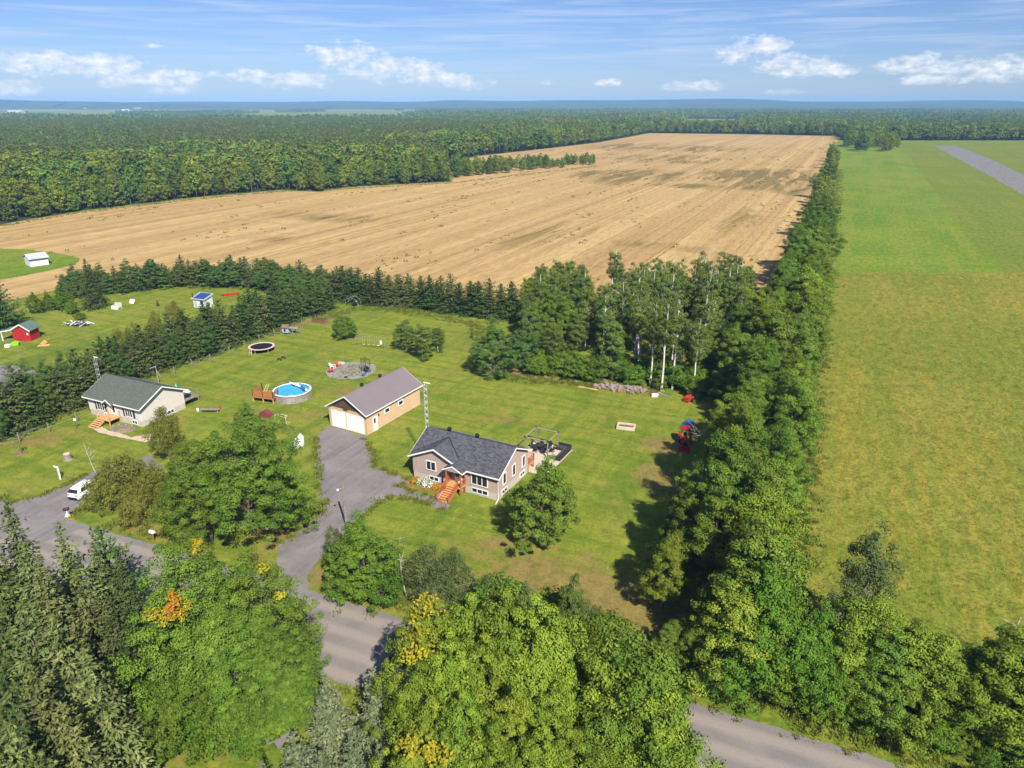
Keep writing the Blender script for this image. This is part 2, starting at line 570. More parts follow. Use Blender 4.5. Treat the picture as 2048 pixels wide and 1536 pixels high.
def smooth_line(pts, n=6):
    """Catmull-Rom through the points"""
    P = [Vector(p[:2]) for p in pts]
    P = [P[0]] + P + [P[-1]]
    out = []
    for i in range(1, len(P) - 2):
        for k in range(n):
            t = k / n
            a, b, c, d = P[i - 1], P[i], P[i + 1], P[i + 2]
            out.append(0.5 * ((2 * b) + (c - a) * t + (2 * a - 5 * b + 4 * c - d) * t * t + (3 * b - 3 * c + d - a) * t ** 3))
    out.append(P[-2])
    return out


# ------------------------------------------------------------------ the setting
ROAD_S = -0.411                      # slope of the road in plan


def road_y(x):
    return 46.4 + ROAD_S * x


ROAD_B0 = 46.4 * 0.9249
MT['lawn'] = lawn_material()
MT['stubble'] = stubble_material()
MT['hay'] = hay_material('dry_hay', [(0.185, 0.22, 0.028), (0.25, 0.25, 0.04), (0.155, 0.215, 0.022), (0.265, 0.235, 0.05)], 0.8, 0.9)
MT['meadow'] = hay_material('meadow_grass', [(0.115, 0.215, 0.017), (0.18, 0.255, 0.024), (0.2, 0.255, 0.03), (0.21, 0.235, 0.036)], 0.7, 0.2)
MT['farfield'] = hay_material('far_pasture', [(0.17, 0.24, 0.03), (0.22, 0.26, 0.04), (0.18, 0.24, 0.03), (0.25, 0.25, 0.05)], 0.3, 0.05)
MT['fartan'] = hay_material('far_grain', [(0.42, 0.29, 0.12), (0.5, 0.35, 0.15), (0.45, 0.3, 0.12), (0.4, 0.3, 0.14)], 0.3, 0.05)
MT['road'] = gravel_material('worn_road', (0.185, 0.168, 0.158), (0.235, 0.212, 0.196), True)
MT['gravel'] = gravel_material('drive_gravel', (0.18, 0.163, 0.158), (0.235, 0.215, 0.208))
MT['runway'] = gravel_material('runway_asphalt', (0.17, 0.16, 0.155), (0.225, 0.21, 0.2))
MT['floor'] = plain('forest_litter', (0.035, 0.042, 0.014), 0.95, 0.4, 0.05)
MT['path'] = plain('sand_path', (0.5, 0.39, 0.27), 0.9, 0.15, 1.5)
MT['soil'] = plain('bare_soil', (0.2, 0.12, 0.06), 0.95, 0.35, 1.2)

G = sheet('ground', [(-13000, -300), (13000, -300), (13000, 12500), (-13000, 12500)], 0.0, MT['lawn'])

FIELD_TOP = [(-300, 505), (0, 450), (150, 425), (400, 395), (560, 381), (640, 384), (700, 375), (830, 368), (905, 364), (870, 330), (960, 312), (1090, 298), (1200, 285), (1300, 267), (1480, 269), (1682, 273)]
FIELD_R = [(1648, 320), (1625, 380), (1590, 460), (1545, 560), (1500, 592)]
FIELD_BOT = [(1250, 605), (1050, 604), (900, 590), (700, 570), (560, 552), (420, 545), (290, 550), (210, 555), (120, 578), (40, 598), (-60, 622), (-300, 690)]
FIELD = px(FIELD_TOP + FIELD_R + FIELD_BOT)
sheet('stubble_field', FIELD, 0.03, MT['stubble'], 6.0, 0.5, 3)
sheet('grass_paddock', px([(-250, 540), (0, 497), (60, 499), (120, 507), (162, 517), (150, 530), (80, 545), (0, 560), (-250, 612)]), 0.045, MT['meadow'], 2.0, 0.25, 4)
def rowx(y):                       # right-hand edge line of the tree row, in plan
    return 33.3 + (y - 70.3) / 2.29
MEADOW = [(rowx(-40), -40), (rowx(190), 190), (rowx(640), 640), (rowx(880), 895), (1500, 905), (1500, -40)]
sheet('meadow', [(rowx(186), 186), (rowx(640), 640), (rowx(880), 893), (1500, 905), (1500, 182)], 0.02, MT['meadow'], 6.0, 0.5, 5)
MT['airfield'] = hay_material('mown_airfield_grass', [(0.15, 0.205, 0.022), (0.19, 0.225, 0.028), (0.14, 0.2, 0.022), (0.215, 0.215, 0.036)], 0.3, 0.2)
sheet('airfield_grass', px([(1800, 284), (1808, 300), (1830, 330), (1868, 380), (1905, 435), (1950, 490), (2012, 548), (2300, 553), (2300, 284)]), 0.03, MT['airfield'], 4.0, 0.5, 15)
sheet('hay_field', [(20.0, road_y(20.0) + 3.5), (rowx(58), 58), (rowx(70), 70), (rowx(186), 186.5), (150, 186), (260, 182.5), (260, 26), (60, road_y(60) + 5.0)], 0.035, MT['hay'], 1.3, 0.8, 6)
sheet('runway', px([(1868, 291.5), (1910, 291.5), (1975, 315), (2048, 350), (2300, 455), (2300, 520), (2048, 390), (1960, 342)]), 0.05, MT['runway'], 10, 0.3, 7)
rl = 75.0
sheet('road', [(-150, road_y(-150)), (rl, road_y(rl)), (rl, road_y(rl) - 9.0), (-150, road_y(-150) - 9.0)], 0.02, MT['road'], 0.7, 0.07, 8)
sheet('driveway', px([(655, 852), (738, 874), (729, 877), (749, 909), (746, 930), (766, 937), (789, 949), (818, 957), (812, 968), (801, 974), (846, 990), (893, 1003), (902, 1012), (894, 1020),
                      (869, 1015), (818, 995), (778, 993), (755, 1006), (738, 1020), (706, 1050), (672, 1085), (640, 1118), (617, 1150), (616, 1180), (628, 1196), (545, 1180), (560, 1150), (556, 1115), (556, 1090),
                      (603, 1061), (640, 1029), (649, 1009), (640, 989), (637, 955), (632, 917), (629, 880)]), 0.028, MT['gravel'], 0.6, 0.10, 9)
sheet('neighbour_driveway', px([(-120, 1010), (0, 997), (21, 1003), (52, 1000), (104, 984), (142, 967), (177, 949), (230, 930), (300, 912), (330, 935), (250, 965), (177, 1003), (150, 1024), (140, 1040), (170, 1055), (60, 1095), (-120, 1040)]), 0.028, MT['gravel'], 0.6, 0.08, 10)
sheet('gravel_drive_end', px([(595, 1372), (545, 1440), (520, 1475), (560, 1500), (600, 1450), (640, 1395)]), 0.028, MT['gravel'], 0.6, 0.1, 11)
sheet('gravel_yard', px([(-40, 733), (20, 731), (60, 736), (72, 748), (60, 775), (-40, 790)]), 0.028, MT['gravel'], 0.8, 0.1, 12)
sheet('front_path', px([(186, 858), (205, 853), (217, 862), (240, 866), (262, 875), (300, 868), (320, 874), (290, 885), (255, 878), (225, 872), (200, 866)]), 0.028, MT['path'], 0.5, 0.05, 13)

# forest floor
FOREST = px([(-400, 525), (-300, 505), (0, 450), (150, 425), (400, 395), (560, 381), (640, 384), (700, 375), (830, 368), (905, 364), (870, 330), (960, 312), (1090, 298), (1200, 285), (1300, 266), (1480, 268), (1682, 272)])
FOREST = [Vector((p.x - 1.5, p.y + 3, 0)) for p in FOREST] + [Vector((rowx(900), 900, 0)), Vector((1500, 910, 0)), Vector((2600, 1600, 0)), Vector((-2600, 1600, 0)), Vector((-700, 400, 0))]
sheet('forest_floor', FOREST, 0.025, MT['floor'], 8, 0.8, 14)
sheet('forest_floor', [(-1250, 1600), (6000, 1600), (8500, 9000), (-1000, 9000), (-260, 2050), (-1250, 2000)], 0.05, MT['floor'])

# far farmland in the valley and clearings
rng = random.Random(5)
def far_patch(name, u0, u1, v0, v1, mat, z):
    a, b, c, d = at(u0, v1), at(u1, v1), at(u1 + 6, v0), at(u0 + 4, v0)
    return sheet(name, [a, b, c, d], z, mat)
FARP = [(-100, 130, 217.5, 220.5, 'fartan'), (130, 300, 218, 220, 'farfield'), (-100, 260, 222, 227, 'farfield'), (240, 345, 220.5, 224, 'fartan'), (60, 210, 228, 231, 'farfield'), (420, 560, 222, 226, 'farfield'),
        (560, 760, 219, 222, 'farfield'), (700, 900, 216.5, 218.5, 'fartan'), (390, 470, 216, 218, 'farfield'), (1350, 1490, 238, 260, 'farfield'), (1280, 1350, 252, 263, 'farfield'), (1790, 1960, 241, 258, 'farfield')]
FAR_POLYS = []
for i, (u0, u1, v0, v1, mm) in enumerate(FARP):
    o = far_patch('far_field', u0, u1, v0, v1, MT[mm], 0.12 + 0.02 * i)
    FAR_POLYS.append([tuple(v.co) for v in o.data.vertices])

# hills on the horizon
MT['hill'] = plain('wooded_hill', (0.035, 0.055, 0.025), 0.95, 0.35, 0.004)
def hills(name, y0, depth, x0, x1, prof, n, seed):
    rr = random.Random(seed)
    ph = [(rr.uniform(0, 6.28), rr.uniform(0.6, 1.4)) for _ in range(6)]
    vs, fs = [], []
    for i in range(n + 1):
        x = x0 + (x1 - x0) * i / n
        h = prof(x / y0) + sum(math.sin(x * f * 0.0007 * (k + 1) ** 1.3 + p) * 11.0 / (k + 1) for k, (p, f) in enumerate(ph)) + rr.uniform(-0.9, 0.9)
        for (dy, k) in ((-0.5, 0.0), (-0.28, 0.55), (-0.08, 0.93), (0.0, 1.0), (0.5, 0.9), (1.0, 0.0)):
            vs.append((x + rr.uniform(-20, 20), y0 + depth * dy + rr.uniform(-60, 60), max(-2, h * k + (-2 if k == 0 else 0))))
    for i in range(n):
        for j in range(5):
            a = i * 6 + j
            fs.append((a, a + 6, a + 7, a + 1))
    me = bpy.data.meshes.new(name)
    me.from_pydata(vs, [], fs)
    me.materials.append(MT['hill'])
    o = bpy.data.objects.new(name, me)
    COL.objects.link(o)
    return tag(o, kind='structure')
hills('hills', 7000, 3600, -8500, 8500, lambda t: 55 + 18 * math.exp(-((t - 0.62) / 0.06) ** 2) + 5 * math.exp(-((t + 0.25) / 0.1) ** 2) + (4 if t > -0.1 else 0), 500, 1)
hills('hills', 5600, 900, -6500, -1300, lambda t: 60 - 30 * max(0, min(1, (t + 0.72) / 0.45)), 220, 2)
# ------------------------------------------------------------------ trees
def mesh_np(name, V, Fq, mats, tint=None, fmat=None):
    """fast mesh of quads from numpy arrays"""
    me = bpy.data.meshes.new(name)
    nv, nf = len(V), len(Fq)
    me.vertices.add(nv)
    me.vertices.foreach_set('co', np.asarray(V, np.float32).ravel())
    me.loops.add(nf * 4)
    me.loops.foreach_set('vertex_index', np.asarray(Fq, np.int32).ravel())
    me.polygons.add(nf)
    me.polygons.foreach_set('loop_start', np.arange(0, nf * 4, 4, dtype=np.int32))
    for m in mats:
        me.materials.append(m)
    if fmat is not None:
        me.polygons.foreach_set('material_index', np.asarray(fmat, np.int32))
    if tint is not None:
        a = me.attributes.new('tint', 'FLOAT', 'FACE')
        a.data.foreach_set('value', np.asarray(tint, np.float32))
    me.update(calc_edges=True)
    return me


def unit(a):
    return a / (np.linalg.norm(a, axis=1, keepdims=True) + 1e-9)


def cards(C, N, S, rng, asp=0.62, axis=None, fold=0.1):
    """kite shaped leaves: centres C, facing N, size S"""
    n = len(C)
    rnd = rng.normal(size=(n, 3)) if axis is None else axis
    N = unit(N)
    t = rnd - N * np.sum(rnd * N, axis=1, keepdims=True)
    t = unit(t)
    b = np.cross(N, t)
    S = S[:, None]
    V = np.empty((n, 4, 3))
    V[:, 0] = C - t * S * 0.5
    V[:, 1] = C + b * S * 0.5 * asp + N * S * fold
    V[:, 2] = C + t * S * 0.5
    V[:, 3] = C - b * S * 0.5 * asp + N * S * fold
    return V.reshape(-1, 3), np.arange(n * 4).reshape(n, 4)


def tubes_np(paths, n=6):
    """tapered tubes: list of (points, radii)"""
    VV, FF, o = [], [], 0
    for pts, rs in paths:
        m = M()
        m.tube(pts, rs, n)
        q = [f for f in m.f if len(f) == 4]
        VV += m.v
        FF += [[i + o for i in f] for f in q]
        o += len(m.v)
    return np.array(VV), np.array(FF)


def broadleaf(seed, H, Rd, base, nc, lpc, leaf, cr, top=1.0, low=-0.35, flat=0.62, lump=0.22, inner=0.55, nbr=22, trunk_r=0.2, stems=1, shape=0.5, blo=0.35, bhi=0.7, tf=0.8):
    rng = np.random.default_rng(seed)
    pool = unit(rng.normal(size=(nc * 6 + 60, 3)))
    pool = pool[pool[:, 2] > low]
    pool = np.concatenate([pool] * (1 + nc // max(1, len(pool))))
    dirs = [pool[0]]
    used = 1
    while len(dirs) < nc:                       # spread the leaf clumps so that gaps stay open between them
        cand = pool[rng.integers(0, len(pool), 5)]
        last = np.array(dirs[-60:])
        dist = np.min(1 - cand @ last.T, axis=1)
        dirs.append(cand[np.argmax(dist)])
    dirs = np.array(dirs)
    ph = rng.uniform(0, 6.28, (5, 3))
    fr = rng.uniform(1.5, 3.6, (5, 3))
    lum = np.ones(nc)
    for p, f in zip(ph, fr):
        lum += lump * 0.6 * np.sin(dirs[:, 0] * f[0] + p[0]) * np.sin(dirs[:, 1] * f[1] + p[1]) * np.cos(dirs[:, 2] * f[2] + p[2])
    rad = (inner + (1 - inner) * rng.uniform(0, 1, nc) ** 0.6) * lum
    cz = base + (H - base) * 0.5
    sh = (H - base) * 0.5
    zz = dirs[:, 2]
    prof = np.where(zz > 0, np.clip(1 - np.abs(zz) ** 2.2 * shape * 0.0, 0, 1), 1.0)
    C = np.stack([dirs[:, 0] * Rd * rad * prof, dirs[:, 1] * Rd * rad * prof, cz + zz * sh * rad * top], axis=1)
    C[:, :2] *= (1 - shape * np.clip((C[:, 2:3] - cz) / sh, 0, 1) ** 1.3)
    C[:, 2] = np.maximum(C[:, 2], cr * 0.5)
    crs = cr * rng.uniform(0.65, 1.35, nc)
    idx = np.repeat(np.arange(nc), lpc)
    d = unit(rng.normal(size=(nc * lpc, 3)) + 0.35 * dirs[idx])
    rr = rng.uniform(0, 1, nc * lpc) ** 0.38
    P = C[idx] + d * (rr * crs[idx])[:, None] * np.array([1, 1, flat])
    out = unit(np.stack([dirs[:, 0], dirs[:, 1], dirs[:, 2] * 0.8 + 0.15], axis=1))
    N = d * 0.95 + out[idx] * 0.25 + np.array([0, 0, 0.30]) + rng.normal(size=d.shape) * 0.40
    S = leaf * rng.uniform(0.7, 1.35, nc * lpc)
    keep = P[:, 2] > 0.05
    V, F = cards(P[keep], N[keep], S[keep], rng)
    ct = rng.uniform(0.15, 0.85, nc)
    tint = np.clip(ct[idx] * 0.6 + rng.uniform(0, 1, nc * lpc) * 0.4, 0, 1)[keep]
    paths = []
    top_z = base + (H - base) * tf
    for s in range(stems):
        a = rng.uniform(0, 6.28)
        off = (0.0 if stems == 1 else 0.3)
        ln = rng.uniform(0.0, 0.35) if stems == 1 else rng.uniform(0.4, 0.9) * Rd * 0.35
        pts, rs = [], []
        for i in range(8):
            t = i / 7
            pts.append((math.cos(a) * (off + ln * t) + rng.normal() * 0.05, math.sin(a) * (off + ln * t) + rng.normal() * 0.05, -0.15 + (top_z + 0.15) * t))
            rs.append(trunk_r / stems ** 0.5 * (1 - 0.8 * t) * (1.25 if i == 0 else 1))
        paths.append((pts, rs))
    main = paths[0][0]
    for ci in rng.permutation(nc)[:nbr]:
        e = C[ci]
        zt = min(max(e[2] * rng.uniform(blo, bhi), base * 0.6), top_z * 0.95)
        f = (zt + 0.15) / (top_z + 0.15) * 7
        i = min(6, int(f))
        p0 = np.array(main[i]) + (np.array(main[i + 1]) - np.array(main[i])) * (f - i)
        mid = (p0 + e) / 2 + np.array([0, 0, 0.25])
        r0 = trunk_r * 0.34 * (1 - 0.6 * zt / top_z)
        paths.append(([tuple(p0), tuple(mid), tuple(e)], [r0, r0 * 0.6, r0 * 0.22]))
    TV, TF = tubes_np(paths, 6)
    return (V, F, tint), (TV, TF)


def conifer(seed, H, Rd, base, step, nb, card, droop=0.25, rise=0.25, power=0.9, ncard=4, dens=0.28, asp=0.36, ragged=0.18):
    rng = np.random.default_rng(seed)
    PC, PN, PS, PA, PT = [], [], [], [], []
    paths = [([(0, 0, -0.15), (rng.normal() * .05, rng.normal() * .05, H * 0.5), (0, 0, H * 0.98)], [H * 0.016, H * 0.010, 0.015])]
    z = base
    while z < H * 0.985:
        q = (z - base) / (H - base)
        r = Rd * (1 - q) ** power + 0.12
        n = max(4, int(nb * (0.55 + 0.45 * (1 - q))))
        a0 = rng.uniform(0, 6.28)
        for k in range(n):
            a = a0 + 6.283 * k / n + rng.normal() * 0.22
            L = r * rng.uniform(1 - ragged * 1.6, 1 + ragged)
            zz = z + rng.normal() * step * 0.4
            up = rise * (0.4 + q * 1.6)
            m = max(2, int(L / dens))
            s = (np.arange(m) + rng.uniform(0, 1, m)) / m * L
            s = np.repeat(s, ncard)
            dirv = np.array([math.cos(a), math.sin(a), 0])
            side = np.array([-math.sin(a), math.cos(a), 0])
            spread = (0.10 + 0.30 * (1 - s / L) * min(1, L / 1.6)) * L * rng.normal(size=len(s)) * 0.62
            zs = zz + up * s - droop * s * s / max(Rd, 0.5) + rng.normal(size=len(s)) * 0.06 - np.abs(spread) * 0.18
            P = dirv * s[:, None] + side * spread[:, None]
            P[:, 2] = zs
            ax = dirv * 1.0 + side * (np.sign(spread) * rng.uniform(0.2, 1.1, len(s)))[:, None]
            ax[:, 2] += up - 2 * droop * s / max(Rd, 0.5) - 0.12 + rng.normal(size=len(s)) * 0.25
            N = np.array([0, 0, 0.9]) + dirv * 0.45 + rng.normal(size=P.shape) * 0.5
            PC.append(P); PN.append(N); PA.append(ax)
            PS.append(card * rng.uniform(0.7, 1.4, len(s)) * (0.65 + 0.35 * min(1, L / Rd * 1.4)))
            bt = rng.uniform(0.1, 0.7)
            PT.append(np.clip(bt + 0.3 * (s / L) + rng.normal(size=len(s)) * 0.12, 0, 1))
            if L > 1.0 and k % 3 == 0:
                paths.append(([(0, 0, zz), tuple(dirv * L * 0.5 + np.array([0, 0, zz + up * L * .5 - droop * L * L * .25 / max(Rd, .5)])), tuple(dirv * L * 0.95 + np.array([0, 0, zz + up * L - droop * L * L / max(Rd, .5)]))],
                              [0.045, 0.03, 0.01]))
        z += step * rng.uniform(0.8, 1.2) * (1.0 - 0.35 * q)
    # leader tuft
    n = 14
    P = np.stack([rng.normal(size=n) * 0.06, rng.normal(size=n) * 0.06, H - rng.uniform(0, 0.06, n) * H], axis=1)
    PC.append(P); PN.append(rng.normal(size=(n, 3))); PS.append(np.full(n, card * 0.8)); PT.append(np.full(n, 0.7))
    PA.append(np.tile(np.array([[0, 0, 1.0]]), (n, 1)) + rng.normal(size=(n, 3)) * 0.3)
    C, N, S, A, T = (np.concatenate(x) for x in (PC, PN, PS, PA, PT))
    C[:, 2] = np.maximum(C[:, 2], 0.06)
    V, F = cards(C, N, S, rng, asp, A, 0.05)
    TV, TF = tubes_np(paths, 5)
    return (V, F, T), (TV, TF)


MT['bark'] = plain('grey_brown_bark', (0.13, 0.1, 0.075), 0.9, 0.35, 4.0)
MT['pale_bark'] = plain('pale_aspen_bark', (0.62, 0.59, 0.52), 0.85, 0.25, 1.6)
L_MAPLE = leafmat('maple_leaf', (0.055, 0.115, 0.016), (0.112, 0.19, 0.022), (0.2, 0.28, 0.034), 0.01, 0.14, 0.15)
L_LIME = leafmat('lime_leaf', (0.082, 0.145, 0.016), (0.165, 0.238, 0.024), (0.28, 0.335, 0.038), 0.018, 0.24, 0.15)
L_YELL = leafmat('yellowing_leaf', (0.22, 0.22, 0.015), (0.36, 0.31, 0.02), (0.5, 0.4, 0.03), 0.01, 0.1)
L_ORAN = leafmat('orange_leaf', (0.42, 0.2, 0.02), (0.55, 0.22, 0.025), (0.6, 0.32, 0.03), 0.01, 0.1)
L_ASH = leafmat('ash_leaf', (0.06, 0.118, 0.016), (0.118, 0.195, 0.024), (0.205, 0.285, 0.038), 0.014, 0.22, 0.16)
L_ASPEN = leafmat('aspen_leaf', (0.085, 0.13, 0.026), (0.14, 0.195, 0.038), (0.215, 0.265, 0.065), 0.018, 0.2)
L_WILLOW = leafmat('willow_leaf', (0.07, 0.1, 0.03), (0.125, 0.16, 0.05), (0.2, 0.23, 0.085), 0.02, 0.18)
L_OLIVE = leafmat('olive_leaf', (0.105, 0.118, 0.02), (0.19, 0.2, 0.034), (0.285, 0.285, 0.058), 0.015, 0.15)
L_SPRUCE = leafmat('spruce_needle', (0.032, 0.062, 0.014), (0.072, 0.108, 0.026), (0.14, 0.165, 0.052), 0.02, 0.22, 0.12, 0.6)
L_OSPR = leafmat('old_spruce_needle', (0.05, 0.075, 0.02), (0.12, 0.15, 0.042), (0.21, 0.238, 0.085), 0.02, 0.2, 0.12, 0.6)
L_BLUE = leafmat('blue_spruce_needle', (0.075, 0.105, 0.045), (0.14, 0.175, 0.08), (0.23, 0.255, 0.14), 0.015, 0.1, 0.12, 0.6)
L_PINE = leafmat('pine_needle', (0.04, 0.085, 0.018), (0.08, 0.14, 0.03), (0.135, 0.2, 0.055), 0.018, 0.18, 0.15, 0.6)
L_DARK = leafmat('dark_hedge_needle', (0.024, 0.055, 0.013), (0.048, 0.092, 0.02), (0.09, 0.135, 0.032), 0.018, 0.2, 0.12, 0.6)
L_SHRUB = leafmat('shrub_leaf', (0.07, 0.135, 0.016), (0.12, 0.2, 0.02), (0.19, 0.265, 0.032), 0.024, 0.22)
L_WEED = leafmat('weed_leaf', (0.11, 0.15, 0.02), (0.17, 0.2, 0.028), (0.26, 0.25, 0.045), 0.03, 0.2)

L_WOOD = leafmat('wood_leaf', (0.085, 0.14, 0.022), (0.14, 0.205, 0.03), (0.22, 0.285, 0.048), 0.02, 0.25, 0.25)
L_WOODL = leafmat('wood_bright_leaf', (0.12, 0.165, 0.022), (0.19, 0.235, 0.03), (0.27, 0.31, 0.045), 0.02, 0.2, 0.25)
L_WOODD = leafmat('wood_dark_leaf', (0.055, 0.115, 0.022), (0.1, 0.175, 0.03), (0.165, 0.25, 0.045), 0.02, 0.25, 0.25)
L_WOODP = leafmat('wood_pine_needle', (0.07, 0.11, 0.024), (0.125, 0.17, 0.034), (0.2, 0.24, 0.06), 0.02, 0.2, 0.2, 0.6)

KIND = {}


def reg(kind, gens, leaf, bark='bark', autumn=None):
    out = []
    for (cv_, tv_) in gens:
        cm = mesh_np(kind + '_crown', cv_[0], cv_[1], [leaf], cv_[2])
        tm = mesh_np(kind + '_trunk', tv_[0], tv_[1], [MT[bark]])
        out.append((cm, tm, cv_[0][:, 2].max()))
    KIND[kind] = out


def remat(newk, oldk, leaf, bark='bark'):
    out = []
    for (cm, tm, h) in KIND[oldk]:
        c2 = cm.copy(); c2.materials[0] = leaf
        t2 = tm.copy(); t2.materials[0] = MT[bark]
        out.append((c2, t2, h))
    KIND[newk] = out


reg('maple_big', [broadleaf(11 + i, 13.0, 6.0, 1.0, 330, 195, 0.175, 0.78, low=-0.55, shape=0.3, nbr=60, trunk_r=0.28, lump=0.5, inner=0.42) for i in range(3)], L_MAPLE)
reg('maple_lime', [broadleaf(21 + i, 13.0, 4.6, 1.0, 200, 190, 0.17, 0.64, low=-0.6, shape=0.68, nbr=50, trunk_r=0.22, lump=0.6, inner=0.5) for i in range(3)], L_LIME)
reg('ash', [broadleaf(31 + i, 14.0, 4.1, 0.6, 205, 160, 0.21, 0.78, low=-0.75, shape=0.55, nbr=40, trunk_r=0.2, lump=0.55, inner=0.38) for i in range(4)], L_ASH)
remat('ash_lime', 'ash', L_LIME)
reg('aspen', [broadleaf(41 + i, 13.5, 1.9, 5.2, 56, 66, 0.24, 0.6, low=-0.9, shape=0.25, inner=0.25, nbr=26, blo=0.8, bhi=0.95, tf=0.95, trunk_r=0.2, lump=0.4, flat=0.7) for i in range(4)], L_ASPEN, 'pale_bark')
reg('poplar', [broadleaf(51 + i, 12.5, 2.7, 1.5, 120, 110, 0.24, 0.75, low=-0.9, shape=0.55, inner=0.35, nbr=24, blo=0.65, bhi=0.9, tf=0.92, trunk_r=0.16, lump=0.35) for i in range(3)], L_ASPEN, 'pale_bark')
reg('birch', [broadleaf(58 + i, 12.5, 3.0, 2.5, 75, 120, 0.22, 0.8, low=-0.9, shape=0.5, inner=0.3, nbr=30, trunk_r=0.15, lump=0.5, flat=0.9) for i in range(2)], L_WILLOW, 'pale_bark')
reg('round', [broadleaf(61 + i, 5.0, 2.5, 0.2, 105, 95, 0.21, 0.62, low=-0.7, shape=0.3, nbr=14, trunk_r=0.1, lump=0.25) for i in range(2)], L_MAPLE)
reg('dome', [broadleaf(65 + i, 9.5, 4.4, 0.1, 250, 105, 0.21, 0.62, low=-0.7, shape=0.62, nbr=34, trunk_r=0.18, lump=0.45, inner=0.45) for i in range(2)], L_SHRUB)
remat('dome_maple', 'dome', L_MAPLE)
remat('pine_full', 'dome', L_PINE)
reg('shrub', [broadleaf(71 + i, 3.2, 1.9, 0.0, 55, 85, 0.19, 0.55, low=-0.6, shape=0.35, nbr=10, trunk_r=0.09, stems=3, lump=0.35) for i in range(3)], L_SHRUB)
reg('willow', [broadleaf(81 + i, 6.0, 2.9, 0.2, 95, 105, 0.2, 0.75, low=-0.6, shape=0.45, nbr=20, trunk_r=0.13, stems=4, lump=0.4, flat=1.05, inner=0.4) for i in range(2)], L_WILLOW)
remat('olive', 'willow', L_OLIVE)
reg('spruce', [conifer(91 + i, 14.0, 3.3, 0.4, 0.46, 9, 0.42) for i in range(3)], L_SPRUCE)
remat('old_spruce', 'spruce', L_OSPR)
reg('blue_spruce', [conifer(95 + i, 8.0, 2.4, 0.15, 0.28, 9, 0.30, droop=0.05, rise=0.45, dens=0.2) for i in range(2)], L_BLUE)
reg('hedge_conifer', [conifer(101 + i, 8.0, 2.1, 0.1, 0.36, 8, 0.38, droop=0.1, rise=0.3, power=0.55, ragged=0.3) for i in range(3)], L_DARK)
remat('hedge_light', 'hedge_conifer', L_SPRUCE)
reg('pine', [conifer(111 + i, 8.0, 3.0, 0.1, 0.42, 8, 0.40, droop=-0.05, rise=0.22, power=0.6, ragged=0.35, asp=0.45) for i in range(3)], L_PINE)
# lighter builds for trees hundreds of metres off
reg('wood_leaf', [broadleaf(121 + i, 16.0, 4.2, 0.4, 70, 26, 0.85, 1.5, low=-0.8, shape=0.4, nbr=6, trunk_r=0.22, lump=0.45) for i in range(4)], L_WOOD)
remat('wood_dark', 'wood_leaf', L_WOODD)
remat('wood_lime', 'wood_leaf', L_WOODL)
reg('wood_pine', [conifer(131 + i, 16.0, 3.0, 2.0, 1.0, 6, 1.1, droop=0.05, rise=0.25, power=0.6, ncard=3, dens=0.6, asp=0.5, ragged=0.35) for i in range(3)], L_WOODP)
remat('wood_spruce', 'wood_pine', L_DARK)

TREES = []


def tree(kind, p, h, name, label, cat='tree', group=None, var=None, rz=None, wide=1.0):
    i = len(TREES)
    rr = random.Random(i * 7 + 3)
    ms = KIND[kind]
    cm, tm, h0 = ms[rr.randrange(len(ms)) if var is None else var % len(ms)]
    t = thing(name, label, cat, (p[0], p[1], 0), rr.uniform(0, 6.28) if rz is None else rz, group)
    s = h / h0
    t.scale = (s * wide * rr.uniform(0.94, 1.06), s * wide * rr.uniform(0.94, 1.06), s)
    for nm, me in (('trunk', tm), ('crown', cm)):
        o = bpy.data.objects.new(nm, me)
        COL.objects.link(o)
        o.parent = t
    TREES.append(t)
    return t


def top(u, v, h):
    return at(u, v, h)


def north(u, v, h, gap=2.5):
    p = at(u, v, h)
    while p.y < road_y(p.x) + gap and h > 1.5:
        h -= 0.25
        p = at(u, v, h)
    return p, h


def south(u, v, h, gap=2.0):
    p = at(u, v, h)
    while p.y > road_y(p.x) - 9.0 - gap and h < 17:
        h += 0.25
        p = at(u, v, h)
    return p, h


def tuft_part(t, mat, dirs, name, label, seed, r=0.9, n=160, leaf=0.22, Rd=5.5, cz=7, sh=6):
    """a few sprays of turned leaves on the outside of one tree's crown"""
    rng = np.random.default_rng(seed)
    PS, NS = [], []
    for (x, y, z) in dirs:
        d = unit(rng.normal(size=(n, 3)))
        P = np.array([x, y, z]) + d * (rng.uniform(0, 1, n) ** .4 * r * rng.uniform(.7, 1.2))[:, None] * np.array([1, 1, .6])
        PS.append(P); NS.append(d * 0.5 + np.array([0, -0.3, .8]) + rng.normal(size=(n, 3)) * .4)
    C, N = np.concatenate(PS), np.concatenate(NS)
    V, F = cards(C, N, leaf * rng.uniform(.7, 1.3, len(C)), rng)
    me = mesh_np(name, V, F, [mat], rng.uniform(0, 1, len(C)))
    o = bpy.data.objects.new(name, me)
    COL.objects.link(o)
    o.parent = t
    o.matrix_parent_inverse = (Matrix.Translation(t.location) @ Matrix.Rotation(t.rotation_euler.z, 4, 'Z') @ Matrix.Diagonal((*t.scale, 1))).inverted()
    if label:
        o['label'] = label
    return o


rg = random.Random(77)
